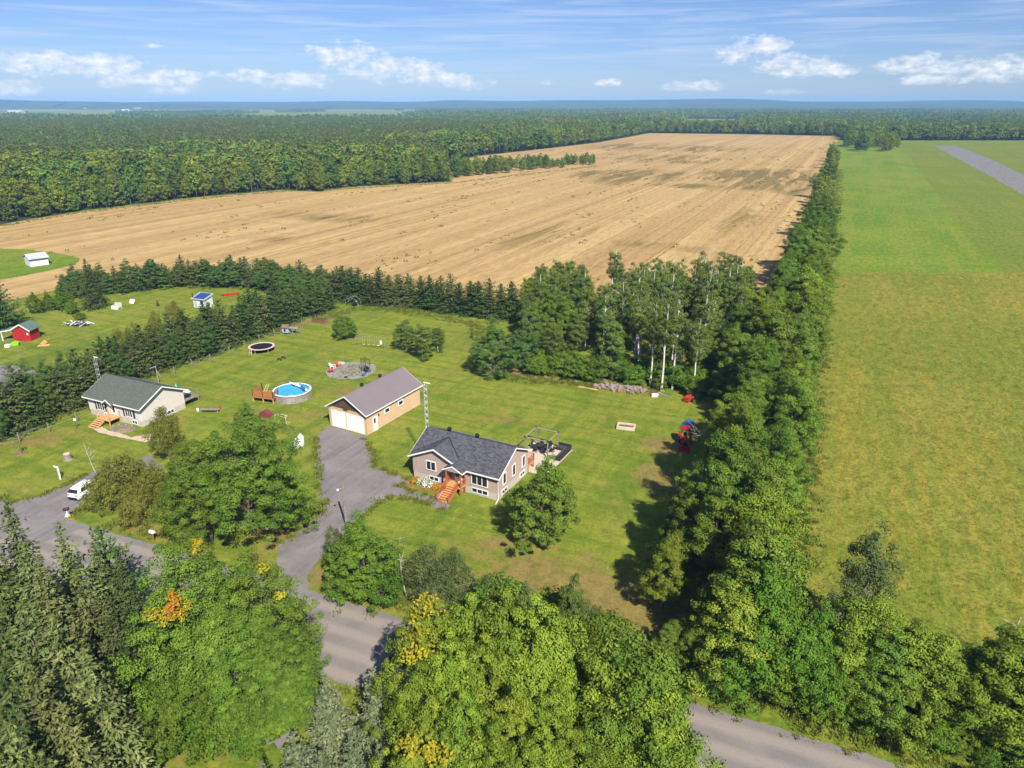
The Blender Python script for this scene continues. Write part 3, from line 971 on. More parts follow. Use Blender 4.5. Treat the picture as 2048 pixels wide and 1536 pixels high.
# -- big maples beside the two driveways and across the road
tree('maple_big', top(470, 840, 13.2), 13.4, 'maple_tree', 'broad dark green maple between the two driveways, beside the white tanks', wide=1.02, var=0)
tree('maple_big', top(385, 880, 11.5), 11.5, 'maple_tree', 'dark green maple joining the broad maple on its neighbour house side', wide=0.95, var=1)
tree('dome_maple', top(548, 925, 8.0), 8.0, 'maple_tree', 'lower green maple leaning out towards the gravel driveway', wide=0.95)
tree('dome_maple', top(492, 800, 7.0), 7.0, 'maple_tree', 'small dark green tree behind the broad maple towards the pool deck', wide=0.75)
mt1 = tree('maple_big', top(370, 1105, 13.0), 13.0, 'maple_tree', 'roadside maple with bright orange and yellow sprays in its crown', wide=1.0, var=2)
mt2 = tree('maple_big', top(505, 1125, 11.5), 11.5, 'maple_tree', 'full green maple overhanging the road across from the driveway mouth', wide=0.8, var=0)
mt3 = tree('maple_big', top(430, 1235, 9.0), 9.0, 'maple_tree', 'full green maple filling the corner above the curved shrub hedge', wide=1.0, var=1)
tree('maple_big', top(555, 1275, 7.5), 7.5, 'maple_tree', 'lower bright green maple beside the road next to the pale spruces', wide=1.05, var=2)
tree('dome', top(330, 1300, 8.0), 8.0, 'maple_tree', 'low green tree between the spruce cluster and the curved hedge')
def spray(pts):
    return [tuple(at(u, v, z)) for u, v, z in pts]
tuft_part(mt1, L_ORAN, spray([(345, 1190, 11.2), (338, 1215, 10.8), (350, 1203, 11.2), (345, 1228, 10.6)]), 'autumn_leaves', 'orange turned leaves', 1, r=0.5, n=90, leaf=0.17)
tuft_part(mt1, L_YELL, spray([(318, 1230, 10.4), (300, 1225, 10.4), (330, 1240, 10.4), (372, 1212, 11), (358, 1230, 10.6)]), 'yellow_leaves', 'yellow turned leaves', 2, r=0.6, n=80, leaf=0.17)
tuft_part(mt1, L_YELL, spray([(395, 1085, 12.4), (388, 1095, 12.0)]), 'yellow_leaves', 'yellow turned leaves', 3, r=0.6, n=110)
tuft_part(mt2, L_YELL, spray([(525, 1135, 11.3), (560, 1190, 9.4)]), 'yellow_leaves', 'yellow green turned leaves', 4, r=0.6, n=60)
# -- curved shrub hedge round the corner lawn
for i, (u, v, h) in enumerate([(255, 1440, 2.6), (300, 1400, 3.0), (225, 1490, 2.4), (345, 1385, 3.0), (400, 1395, 3.0), (445, 1410, 3.0), (485, 1410, 3.0), (525, 1395, 3.2), (560, 1370, 3.2), (590, 1345, 3.0), (505, 1440, 2.4), (460, 1440, 2.2), (345, 1430, 2.4), (300, 1450, 2.4), (265, 1490, 2.2), (200, 1536, 2.4)]):
    tree('shrub', top(u, v, h), h, 'hedge_shrub', 'bright green shrub in the curved hedge round the corner lawn', 'shrub', 'curved shrub hedge', wide=1.15)
# -- spruces in the near corner
for i, (u, v, h) in enumerate([(10, 1000, 14.0), (45, 1085, 13.5), (113, 1040, 12.5), (-40, 1050, 14.0), (75, 1125, 12.5), (185, 1085, 9.5), (232, 1100, 8.5), (150, 1140, 12.0), (40, 1200, 14), (215, 1190, 10.5), (105, 1230, 13.5), (165, 1290, 12.0), (-10, 1300, 14.5), (60, 1330, 13.0), (120, 1400, 11.0), (205, 1330, 9.0), (15, 1440, 12.5), (80, 1500, 10.0), (-40, 1180, 14.0), (-60, 1420, 12.5), (150, 1480, 8.0)]):
    tree('old_spruce' if i % 3 else 'spruce', top(u, v, h), h, 'spruce_tree', ('olive green' if i % 3 else 'dark green') + ' drooping spruce in the dense stand by the road', 'tree', ('olive green' if i % 3 else 'dark green') + ' spruces of the roadside stand', wide=1.02)
tree('pine', top(195, 1050, 9.5), 9.5, 'pine_tree', 'fluffy yellow green pine at the road side of the spruce stand', wide=0.75)
for i, (u, v, h, wd) in enumerate([(745, 1335, 7.4, 0.85), (650, 1350, 7.2, 1.05), (585, 1462, 6.2, 1.0), (700, 1470, 5.6, 0.9), (640, 1500, 5.2, 1.0), (520, 1520, 4.2, 0.9), (760, 1500, 5.0, 0.85)]):
    tree('blue_spruce', top(u, v, h), h, 'blue_spruce', ['slim silvery green spruce beside the shaded road', 'broad silvery green spruce between the maple and the shaded road'][i] if i < 2 else 'small silvery spruce in the clump of pale spruces', 'tree', None if i < 2 else 'clump of pale spruces', wide=wd)
# -- yellow green maples over the road
YG = [(865, 1195, 13.2), (940, 1175, 13.6), (1010, 1165, 13.4), (1090, 1185, 13.2), (845, 1290, 11.8), (900, 1270, 12.8), (985, 1260, 13.0), (1075, 1270, 13.0), (850, 1390, 10.6), (930, 1370, 11.8), (1020, 1360, 12.2), (1110, 1350, 12.0), (890, 1470, 9.6), (985, 1460, 10.6), (1075, 1450, 10.8), (1150, 1440, 10.0), (820, 1480, 8.6)]
tz = []
for i, (u, v, h) in enumerate(YG):
    p, h = south(u, v, h)
    tz.append(tree('maple_lime', p, h, 'maple_tree', 'yellow green maple of the grove hiding the road, ' + ('outermost rank towards the house' if i < 4 else 'second rank from the house' if i < 8 else 'third rank from the house' if i < 12 else 'rank farthest from the house'), 'tree', 'yellow green grove, rank ' + ('one' if i < 4 else 'two' if i < 8 else 'three' if i < 12 else 'four'), wide=0.74))
tuft_part(tz[0], L_YELL, spray([(850, 1205, 12.5), (838, 1235, 11.6), (868, 1215, 12.3), (830, 1275, 10.5), (870, 1290, 10.4), (848, 1255, 11.3)]), 'yellow_leaves', 'bright yellow turned leaves', 6, r=0.85, n=110)
tuft_part(tz[4], L_YELL, spray([(820, 1310, 11.0), (845, 1300, 11.3)]), 'yellow_leaves', 'yellow turned leaves', 7, r=0.75, n=90)
tuft_part(tz[12], L_YELL, spray([(860, 1500, 8.6), (820, 1492, 8.3), (880, 1510, 8.6)]), 'yellow_leaves', 'yellow turned leaves', 8, r=0.8, n=90)
for i, (u, v, h) in enumerate([(1240, 1275, 10.5), (1290, 1262, 10.0), (1200, 1330, 11.0), (1280, 1340, 11.0), (1318, 1335, 10), (1230, 1420, 10.0), (1285, 1430, 9.5), (1290, 1490, 8), (1200, 1490, 9.0)]):
    p, h = south(u, v, h)
    tree('ash' if i % 2 else 'ash_lime', p, h, 'ash_tree', ('mid green' if i % 2 else 'lime green') + ' tree at the end of the grove where the road reappears', 'tree', ('mid green' if i % 2 else 'lime green') + ' trees where the road reappears', wide=0.86)
# -- front of the lot, north side of the road
tree('dome', top(718, 1022, 8.6), 8.6, 'maple_tree', 'rounded leafy green tree at the mouth of the gravel driveway', wide=0.98, var=0)
tree('willow', top(668, 1050, 5.2), 5.2, 'lilac_bush', 'pale dusty green bush beside the utility pole', 'bush', wide=0.62)
tree('shrub', at(765, 1205), 3.6, 'shrub', 'green shrub beneath the rounded tree at the driveway mouth', 'shrub')
tree('shrub', at(720, 1195), 3.0, 'shrub', 'low green shrub below the rounded tree at the road edge', 'shrub')
for i, (u, v, h) in enumerate([(845, 1085, 5.8), (895, 1090, 5.6), (870, 1130, 5.4), (925, 1120, 5.0)]):
    tree('willow', top(u, v, h), h, 'willow_bush', 'grey green willow bush on the lawn edge above the road', 'bush', 'willow thicket by the road', wide=0.75)
for i, (u, v, h) in enumerate([(960, 1150, 5.2), (1010, 1150, 5.6), (1060, 1165, 5.2), (1110, 1185, 4.6), (1165, 1205, 4.4), (1215, 1225, 4.2), (985, 1190, 5.0), (1190, 1260, 4.4)]):
    tree('shrub' if i % 2 else 'willow', top(u, v, h), h, 'verge_shrub', 'loose green shrub along the lawn edge behind the roadside grove', 'shrub', 'shrubs behind the roadside grove', wide=0.85)
tree('poplar', top(1147, 1150, 8.0), 8.0, 'young_poplar', 'slender young poplar rising above the lawn edge shrubs', wide=0.6)
# -- lone maple by the house
tree('dome_maple', at(1085, 1085), 10.0, 'maple_tree', 'upright dark green maple standing alone beside the house', wide=0.98, var=1, rz=1.0)
# -- lawn trees
tree('round', at(692, 678), 4.6, 'lawn_tree', 'small round tree on the back lawn near the swing set', wide=1.0, rz=0.4)
for i, (u, v, h, wd) in enumerate([(812, 700, 5.6, 0.72), (846, 718, 6.6, 0.66), (876, 704, 4.8, 0.66)]):
    tree('poplar', at(u, v), h, 'young_tree', 'slim young tree in the clump of three on the lawn', 'tree', 'clump of three young trees', wide=wd * 2.1)
tree('shrub', at(850, 722), 1.5, 'shrub', 'low shrub at the foot of the three young trees', 'shrub')
tree('hedge_light', at(944, 676), 1.6, 'seedling_spruce', 'tiny spruce seedling on the lawn near the big pine')
tree('pine_full', at(988, 748), 10.2, 'pine_tree', 'large rounded pine at the corner of the aspen wood', wide=0.92)
tree('pine_full', at(1045, 740), 9.5, 'pine_tree', 'second pine tucked between the large pine and the aspens', wide=0.8)
tree('shrub', at(1000, 757), 1.2, 'shrub', 'low bright shrub at the foot of the large pine', 'shrub', wide=1.3)
# -- aspen wood
wood_poly = [tuple(at(*q)) for q in [(1065, 742), (1180, 752), (1300, 770), (1400, 800), (1480, 740), (1500, 600), (1300, 612), (1040, 612)]]
bx = [p[0] for p in wood_poly]; by = [p[1] for p in wood_poly]
spots = []
while len(spots) < 105:
    x, y = rg.uniform(min(bx), max(bx)), rg.uniform(min(by), max(by))
    if inside(wood_poly, np.array([x]), np.array([y]))[0] and all((x - a) ** 2 + (y - b) ** 2 > 6.0 for a, b in spots):
        spots.append((x, y))
for i, (x, y) in enumerate(spots):
    d = at(1180, 760).y
    back = (E2 @ Vector((x, y, 0))) - (E2 @ at(1180, 755))
    k = rg.random()
    if back > 8 and k < 0.3 or x > 20 and k < 0.68:
        tree('aspen', (x, y), rg.uniform(11.0, 14.0), 'aspen_tree', 'tall pale trunked aspen in the wood behind the lawn', 'tree', 'aspens in the back wood', wide=0.95)
    elif k < 0.80:
        tree('poplar', (x, y), rg.uniform(8.0, 12.0), 'poplar_tree', 'leafy poplar in the wood behind the lawn', 'tree', 'leafy poplars in the back wood', wide=0.95)
    else:
        tree('ash', (x, y), rg.uniform(8, 12), 'ash_tree', 'round crowned dark tree among the aspens of the back wood', 'tree', 'ashes in the back wood', wide=0.75)
for (u, v, h) in [(1322, 782, 15.0), (1345, 778, 15.5), (1420, 690, 15), (1405, 700, 14.5), (1460, 690, 14.5), (1300, 770, 14.5), (1240, 720, 13.5), (1380, 690, 15.0), (1270, 745, 13.5)]:
    tree('aspen', at(u, v), h, 'aspen_tree', 'tall bare stemmed white aspen along the front of the back wood', 'tree', 'white stemmed front aspens', wide=0.9)
for i in range(44):
    u = 1070 + i * 8 + rg.uniform(-5, 5)
    tree('shrub', at(u, 742 + (u - 1070) * 0.12 + rg.uniform(-16, 7)), rg.uniform(1.6, 4.6), 'undergrowth_shrub', 'leafy undergrowth shrub at the front edge of the aspen wood', 'shrub', 'undergrowth along the aspen wood')
# -- tree row along the hay field
def row_tree(y, off, h, kind):
    x = rowx(y) - 3.5 + off
    lb = 'yellow green' if kind == 'ash_lime' else 'mid green'
    side = 'facing the hay field' if off > -3 else ('along the middle' if off > -8 else 'facing the lawn')
    tree(kind, (x, y), h, 'ash_tree', lb + ' leafy tree in the long row beside the hay field, ' + side, 'tree', lb + ' row trees ' + side, wide=rg.uniform(0.82, 1.1))
y = 46.0
while y < 168:
    row_tree(y, rg.uniform(-0.8, 0.8), rg.uniform(8.5, 14.5), rg.choice(['ash', 'ash', 'ash_lime']))
    if 50 < y < 160:
        row_tree(y + 2.2, -5.0 + rg.uniform(-0.8, 0.8), rg.uniform(11.0, 14.5) if not 66 < y < 86 else rg.uniform(9.5, 11.5), rg.choice(['ash', 'ash_lime', 'ash']))
    if 97 < y < 122 or 48 < y < 63:
        row_tree(y + 1.0, (-9.6 if y > 70 else -7.4) + rg.uniform(-0.8, 0.8), rg.uniform(9.5, 12.5) if y > 70 else rg.uniform(7.5, 9.5), rg.choice(['ash', 'ash', 'ash_lime']))
    y += rg.uniform(4.2, 5.4)
tree('ash_lime', (25.2, 75.5), 10.0, 'ash_tree', 'yellow green tree leaning out of the row just before the tractor', wide=0.85)
# beyond the wood the row thins out
y = 170.0
i = 0
while y < 640:
    h = rg.choice([rg.uniform(5, 8), rg.uniform(8, 12), rg.uniform(11, 16)]) if y > 190 else rg.uniform(14.5, 17)
    tree(rg.choice(['ash', 'ash', 'poplar', 'maple_big'] if y < 260 else ['wood_leaf', 'wood_dark', 'wood_leaf', 'wood_lime']), (rowx(y) - 5 + rg.uniform(-3.5, 2.0), y), h, 'boundary_tree', 'tree in the far line between the stubble field and the bright meadow', 'tree', 'boundary line of trees', wide=rg.uniform(0.7, 1.1))
    y += rg.choice([3.0, 4.0, 6.0, 13.0]) * (1 + y / 500)
for i in range(46):
    u = rg.uniform(1690, 1796)
    p = at(u, rg.uniform(290, 304) if u < 1740 else rg.uniform(286, 304))
    tree('wood_lime' if u > 1730 else 'wood_dark', p, rg.uniform(12, 16) * (1.1 if u < 1730 else 1.0), 'copse_tree', 'yellow green tree in the copse at the head of the meadow' if u > 1730 else 'dark tree in the copse at the head of the boundary line', 'tree', 'copse at the head of the meadow' if u > 1730 else 'dark copse trees')
# -- corner by the road and the hay field
for i, (u, v, h) in enumerate([(1385, 1268, 7.5), (1340, 1262, 7.0), (1480, 1200, 11.5), (1540, 1180, 11), (1430, 1250, 10), (1500, 1290, 9.5), (1580, 1250, 10), (1640, 1240, 9.0), (1460, 1350, 7.5), (1540, 1360, 7.5), (1610, 1340, 8.0), (1690, 1290, 8.5), (1740, 1240, 7.5), (1790, 1290, 8.0), (1850, 1290, 7.0), (1680, 1390, 6.5), (1760, 1370, 7.5), (1830, 1370, 7.5), (1890, 1340, 7.5), (1930, 1400, 7.0), (1990, 1380, 7.5), (1850, 1450, 6.0), (1920, 1480, 6.0), (2000, 1460, 6.5), (2040, 1310, 8), (2070, 1400, 8), (1780, 1440, 5.0), (1960, 1540, 5.0), (2050, 1520, 6.0), (1970, 1330, 6.0)]):
    p, h = north(u, v, h, 3.6)
    h *= 1.22
    kd = ['ash_lime', 'ash', 'ash_lime', 'dome'][i % 4]
    lb = {'ash_lime': 'yellow green', 'ash': 'mid green', 'dome': 'rounded fresh green'}[kd]
    tree(kd, p, h, 'thicket_tree', lb + ' bushy tree in the thicket between the road and the hay field', 'tree', lb + ' trees of the roadside thicket', wide=1.25 if i % 4 != 3 else 0.85)
for i in range(26):
    x = 15 + i * 1.15 + rg.uniform(-.5, .5)
    tree('shrub', (x, road_y(x) + rg.uniform(2.2, 4.2)), rg.uniform(1.2, 2.8), 'verge_bush', 'leafy green bush on the grassy verge below the roadside thicket', 'bush', 'bushes on the verge below the thicket', wide=rg.uniform(0.9, 1.2))
tree('birch', top(1760, 1045, 12.0), 12.0, 'birch_tree', 'sparse tall birch with white limbs rising over the thicket', wide=0.85)
tree('birch', top(1700, 1150, 10.0), 10.0, 'birch_tree', 'shorter grey green birch beside the tall sparse birch', wide=0.85)
# -- neighbour's olive trees
tree('olive', top(318, 812, 7.4), 7.4, 'birch_tree', 'thin yellowing birch in front of the neighbour house', wide=0.62)
for i, (u, v, h, wd) in enumerate([(245, 905, 6.5, 0.95), (200, 918, 6.4, 0.85), (290, 920, 6.0, 0.8), (262, 965, 5.0, 0.85)]):
    tree('olive', top(u, v, h), h, 'olive_bush', 'olive brown bushy tree over the parked white car', 'tree', 'olive bushes by the parked car', wide=wd)
tree('shrub', at(262, 1040), 1.7, 'shrub', 'yellow green shrub at the foot of the olive bushes', 'shrub', wide=0.9)
# -- hedge between the lots
hb = smooth_line([at(*q) for q in [(-60, 905), (0, 882), (60, 860), (110, 838), (165, 815), (230, 785), (300, 752), (350, 732), (420, 712), (490, 684), (560, 655), (625, 632), (680, 616)]], 8)
i = 0
acc = 0
for a, b in zip(hb[:-1], hb[1:]):
    seg = (b - a).length
    acc += seg
    if acc > 1.75:
        acc = 0
        nrm = Vector((-(b - a).y, (b - a).x)).normalized()
        for k, off in enumerate((0.8, 3.6)):
            p = a + nrm * (off + rg.uniform(-0.5, 0.5)) + (b - a) * rg.uniform(-0.5, 0.5)
            h = (7.8 if k else 6.8) * rg.uniform(0.82, 1.14)
            kd = rg.choice(['hedge_conifer', 'hedge_light', 'hedge_conifer', 'hedge_light', 'pine_full'])
            lb = {'hedge_conifer': 'dark green conifer', 'hedge_light': 'olive green conifer', 'pine_full': 'soft rounded pine'}[kd]
            tree(kd, p, h, 'hedge_conifer', lb + ' in the tall hedge between the two lots, ' + ('back rank' if k else 'fence side'), 'tree', lb + 's of the tall hedge, ' + ('back rank' if k else 'fence side'), wide=rg.uniform(1.15, 1.45) if kd != 'pine_full' else 0.8)
for (u, v, h) in [(260, 640, 7.4), (300, 620, 7.0), (230, 655, 7.2), (345, 600, 6.5)]:
    tree('olive', top(u, v, h), h, 'hedge_willow', 'pale willowy tree standing up out of the tall hedge', 'tree', 'willowy trees in the tall hedge', wide=0.6)
tree('willow', at(612, 628), 4.2, 'silver_bush', 'silvery flowering bush at the lawn end of the tall hedge', 'bush', wide=0.9)
# -- back row of conifers along the stubble field
bb = smooth_line([at(*q) for q in [(660, 598), (720, 606), (800, 612), (880, 622), (960, 632), (1040, 640)]], 8)
acc = 0
for a, b in zip(bb[:-1], bb[1:]):
    acc += (b - a).length
    if acc > 1.9:
        acc = 0
        for off in (0.0, 2.6):
            p = a + Vector((rg.uniform(-.4, .4), off + rg.uniform(-.4, .4)))
            tree(rg.choice(['hedge_conifer', 'hedge_conifer', 'hedge_light']), p, rg.uniform(6.0, 8.2), 'windbreak_spruce', 'dark pointed spruce in the windbreak row along the stubble field', 'tree', 'windbreak along the stubble field', wide=rg.uniform(1.15, 1.45))
pb = smooth_line([at(*q) for q in [(120, 600), (180, 590), (250, 585), (330, 575), (420, 572), (500, 575), (580, 585), (660, 596)]], 10)
acc = 0
for j, (a, b) in enumerate(zip(pb[:-1], pb[1:])):
    acc += (b - a).length
    if acc > 2.6:
        acc = 0
        for off in (0.0, 3.0):
            p = a + Vector((rg.uniform(-.5, .5), off + rg.uniform(-.4, .4)))
            tree(rg.choice(['pine', 'pine_full', 'hedge_light', 'pine_full']), p, rg.uniform(5.0, 7.6), 'windbreak_pine', ('green conifer in the windbreak behind the neighbour lawn, ' + ('lawn side rank' if off < 1 else 'field side rank')), 'tree', 'windbreak behind the neighbour lawn, ' + ('lawn side' if off < 1 else 'field side'), wide=rg.uniform(1.05, 1.3))
tree('spruce', at(190, 615), 11.0, 'spruce_tree', 'tallest dark spruce in the windbreak behind the neighbour lawn', wide=1.35)
tree('pine', at(15, 655), 9.5, 'pine_tree', 'blue green pine behind the red shed', wide=1.0)
for (u, v, h) in [(75, 627, 4.8), (100, 620, 4.5), (125, 620, 5.2), (140, 612, 4.0)]:
    tree('dome', at(u, v), h, 'field_maple', 'low bright green tree on the grass near the red shed', 'tree', 'low trees near the red shed', wide=0.85)
tree('round', at(145, 628), 3.2, 'young_maple', 'young tree beside the junk pile on the neighbour lawn', wide=0.8)
tree('shrub', at(160, 640), 1.8, 'shrub', 'green shrub growing behind the junk pile', 'shrub')
tree('hedge_light', at(316, 612), 1.6, 'seedling_pine', 'tiny pine seedling on the neighbour lawn near the solar hut')
# -- hedge tongue in the stubble field
for i in range(120):
    t = rg.random()
    p = at(905 + 285 * t, 352 - 26 * t + rg.uniform(-5, 4))
    tree(rg.choice(['wood_dark', 'wood_leaf', 'wood_lime', 'wood_dark']), p, rg.uniform(5, 11) * (1.15 - 0.45 * t), 'field_tree', 'bushy tree in the hedge tongue reaching into the stubble field', 'tree', 'hedge tongue in the stubble field')


# ------------------------------------------------------------------ the far woods
edge = [p for p in FOREST[1:16]]
front = []
for a, b in zip(edge[:-1], edge[1:]):
    d = (b - a)
    k = max(1, int(d.length / 5.2))
    for j in range(k):
        for off in (1.5, 7.0, 12.5):
            p = a + d * ((j + rg.uniform(0, 1)) / k)
            nr = Vector((-d.y, d.x, 0)).normalized()
            front.append((p + nr * (off + rg.uniform(-2, 2)), off))
front = [(p, o) for p, o in front if abs(p.x) < 0.76 * p.y + 12 and p.y < 480]
front.sort(key=lambda q: q[0].length)
for i, (p, off) in enumerate(front[:230]):
    kd = rg.choice(['wood_leaf', 'wood_dark', 'wood_dark', 'wood_leaf', 'wood_lime', 'wood_pine'])
    h = rg.uniform(11, 17) if off > 3 else rg.uniform(7, 14)
    tree(kd, p, h, 'forest_tree', {'wood_leaf': 'mid green leafy tree', 'wood_dark': 'dark green leafy tree', 'wood_lime': 'yellow green leafy tree', 'wood_pine': 'pine'}[kd] + (' at the very edge of the forest by the stubble' if off < 3 else ' just inside the forest edge by the stubble'), 'tree', kd.replace('_', ' ') + (' of the outer forest edge' if off < 3 else ' inside the forest edge'))
NFRONT = front[:230]

PROTO = bpy.data.collections.new('wood_forms')


def proto(name, kind, i):
    cm, tm, h = KIND[kind][i]
    V = []
    for me in (cm, tm):
        a = np.empty(len(me.vertices) * 3, np.float32)
        me.vertices.foreach_get('co', a)
        f = np.empty(len(me.loops), np.int32)
        me.loops.foreach_get('vertex_index', f)
        V.append((a.reshape(-1, 3), f.reshape(-1, 4)))
    n0 = len(V[0][0])
    ti = np.empty(len(cm.polygons), np.float32)
    cm.attributes['tint'].data.foreach_get('value', ti)
    me = mesh_np(name, np.concatenate([V[0][0], V[1][0]]) / h, np.concatenate([V[0][1], V[1][1] + n0]), [cm.materials[0], tm.materials[0]],
                 np.concatenate([ti, np.zeros(len(V[1][1]))]), np.concatenate([np.zeros(len(V[0][1])), np.ones(len(V[1][1]))]))
    o = bpy.data.objects.new(name, me)
    PROTO.objects.link(o)


# a: leafy  b: pine  c: spruce, in alphabetical order
def leaf_lo(seed):
    return broadleaf(seed, 16.0, 4.4, 0.4, 40, 13, 1.5, 1.7, low=-0.5, shape=0.4, nbr=0, trunk_r=0.25, lump=0.3)
def pine_lo(seed):
    return conifer(seed, 16.0, 2.7, 4.0, 1.5, 5, 1.5, droop=0.05, rise=0.25, power=0.6, ncard=2, dens=0.75, asp=0.55, ragged=0.35)
reg('lo_leaf', [leaf_lo(201 + i) for i in range(3)], L_WOOD)
remat('lo_dark', 'lo_leaf', L_WOODD)
remat('lo_lime', 'lo_leaf', L_WOODL)
reg('lo_pine', [pine_lo(211 + i) for i in range(3)], L_WOODP)
names = []
for k in ('lo_leaf', 'lo_dark', 'lo_lime', 'lo_pine'):
    for i in range(3):
        nm = 'form_%02d' % len(names)
        proto(nm, k, i)
        names.append(k)


def scatter(name, pts, label, cat, coll=None):
    """one mass of far trees: points with a form, a turn and a size"""
    me = bpy.data.meshes.new(name)
    me.from_pydata([(p[0], p[1], -0.1) for p in pts], [], [])
    for nm, typ, vals in (('form', 'INT', [p[2] for p in pts]), ('turn', 'FLOAT', [p[3] for p in pts]), ('size', 'FLOAT', [p[4] for p in pts]), ('girth', 'FLOAT', [p[5] for p in pts])):
        a = me.attributes.new(nm, typ, 'POINT')
        a.data.foreach_set('value', vals)
    o = bpy.data.objects.new(name, me)
    COL.objects.link(o)
    ng = bpy.data.node_groups.new(name, 'GeometryNodeTree')
    ng.interface.new_socket('Geometry', in_out='INPUT', socket_type='NodeSocketGeometry')
    ng.interface.new_socket('Geometry', in_out='OUTPUT', socket_type='NodeSocketGeometry')
    N = ng.nodes
    gi, go = N.new('NodeGroupInput'), N.new('NodeGroupOutput')
    ip = N.new('GeometryNodeInstanceOnPoints')
    ci = N.new('GeometryNodeCollectionInfo')
    ci.inputs['Collection'].default_value = coll or PROTO
    ci.inputs['Separate Children'].default_value = True
    ci.inputs['Reset Children'].default_value = True
    ip.inputs['Pick Instance'].default_value = True

    def attr(nm, typ):
        a = N.new('GeometryNodeInputNamedAttribute')
        a.data_type = typ
        a.inputs['Name'].default_value = nm
        return a.outputs[0]
    ln = ng.links.new
    ln(gi.outputs[0], ip.inputs['Points'])
    ln(ci.outputs[0], ip.inputs['Instance'])
    ln(attr('form', 'INT'), ip.inputs['Instance Index'])
    cr_ = N.new('ShaderNodeCombineXYZ')
    ln(attr('turn', 'FLOAT'), cr_.inputs[2])
    ln(cr_.outputs[0], ip.inputs['Rotation'])
    cs = N.new('ShaderNodeCombineXYZ')
    g, s = attr('girth', 'FLOAT'), attr('size', 'FLOAT')
    ln(g, cs.inputs[0]); ln(g, cs.inputs[1]); ln(s, cs.inputs[2])
    ln(cs.outputs[0], ip.inputs['Scale'])
    ln(ip.outputs[0], go.inputs[0])
    md = o.modifiers.new('scatter', 'NODES')
    md.node_group = ng
    return tag(o, label, cat, kind='stuff')


rn = np.random.default_rng(9)


def jitter_grid(x0, x1, y0, y1, s):
    gx, gy = np.meshgrid(np.arange(x0, x1, s), np.arange(y0, y1, s))
    X = gx.ravel() + rn.uniform(-0.45, 0.45, gx.size) * s
    Y = gy.ravel() + rn.uniform(-0.45, 0.45, gy.size) * s
    return X, Y


def lowfreq(X, Y, sc, seed):
    r = np.random.default_rng(seed)
    v = np.zeros(X.shape)
    for _ in range(7):
        a = r.uniform(0, 6.28)
        f = r.uniform(0.5, 1.8) / sc
        v += np.sin((X * math.cos(a) + Y * math.sin(a)) * f * 6.28 + r.uniform(0, 6.28))
    return v / 7 ** 0.5


X, Y = jitter_grid(-1250, 1300, 230, 1620, 5.6)
ok = inside(FOREST, X, Y) & (np.abs(X) < 0.77 * Y + 25)
fx = np.array([[p.x, p.y] for p, _ in NFRONT])
X, Y = X[ok], Y[ok]
d2 = np.full(X.shape, 1e9)
for a, b in fx:
    d2 = np.minimum(d2, (X - a) ** 2 + (Y - b) ** 2)
ok = d2 > 14
for poly in FAR_POLYS:
    ok &= ~inside(poly, X, Y)
X, Y = X[ok], Y[ok]
lf = lowfreq(X, Y, 260, 3)
# pine plantation to the west beyond the mixed belt
belt = np.array([0.0] * len(X))
plant = (X < -0.02 * Y - 40 + 60 * lf) & (Y > 520 + 60 * lf - 0.25 * X * 0)
kind = np.where(plant, 9, np.where(lf > 0.5, 0, np.where(lf < -0.7, 6, 3)))
rnd = rn.uniform(0, 1, len(X))
kind = np.where((~plant) & (rnd < 0.28), 9, kind)
kind = np.where((plant) & (rnd < 0.06), 0, kind)
kind = np.where((~plant) & (rnd > 0.75), 6, kind)
form = kind + rn.integers(0, 3, len(X))
hh = np.where(kind == 9, rn.uniform(9, 19, len(X)), rn.uniform(6.5, 17.5, len(X)))
hh = np.where(plant, rn.uniform(11, 15, len(X)), hh)
gg = hh * np.where(plant, rn.uniform(1.0, 1.3, len(X)), rn.uniform(0.65, 1.35, len(X)))
scatter('forest', list(zip(X, Y, form.tolist(), rn.uniform(0, 6.28, len(X)), hh, gg)), 'dense mixed forest stretching away behind the stubble field', 'forest')
print('forest', len(X))

# clumps for the distance: a patch of many low trees per form
PATCH = bpy.data.collections.new('distant_forms')


def patch(name, leafy, seed):
    r = np.random.default_rng(seed)
    VV, FF, TT, o = [], [], [], 0
    for k in range(34):
        c = np.array([r.uniform(-0.5, 0.5), r.uniform(-0.5, 0.5)]) * 44
        h = r.uniform(8.5, 15)
        n = 26
        if leafy:
            d = unit(r.normal(size=(n, 3)))
            d[:, 2] = np.abs(d[:, 2])
            P = np.stack([c[0] + d[:, 0] * 3.6, c[1] + d[:, 1] * 3.6, h * 0.45 + d[:, 2] * h * 0.5], axis=1)
            N = d + np.array([0, 0, 0.3])
        else:
            q = r.uniform(0, 1, n)
            a = r.uniform(0, 6.28, n)
            rr = 3.2 * (1 - q) ** 0.8
            P = np.stack([c[0] + np.cos(a) * rr, c[1] + np.sin(a) * rr, h * (0.3 + 0.7 * q)], axis=1)
            N = np.stack([np.cos(a), np.sin(a), np.full(n, 0.8)], axis=1)
        V, F = cards(P, N + r.normal(size=N.shape) * 0.3, r.uniform(2.2, 3.6, n), r, 0.8)
        VV.append(V); FF.append(F + o); TT.append(np.clip(r.uniform(0.1, 0.9) + r.normal(size=n) * 0.15, 0, 1)); o += len(V)
    me = mesh_np(name, np.concatenate(VV), np.concatenate(FF), [L_WOOD if leafy else L_WOODD], np.concatenate(TT))
    PATCH.objects.link(bpy.data.objects.new(name, me))


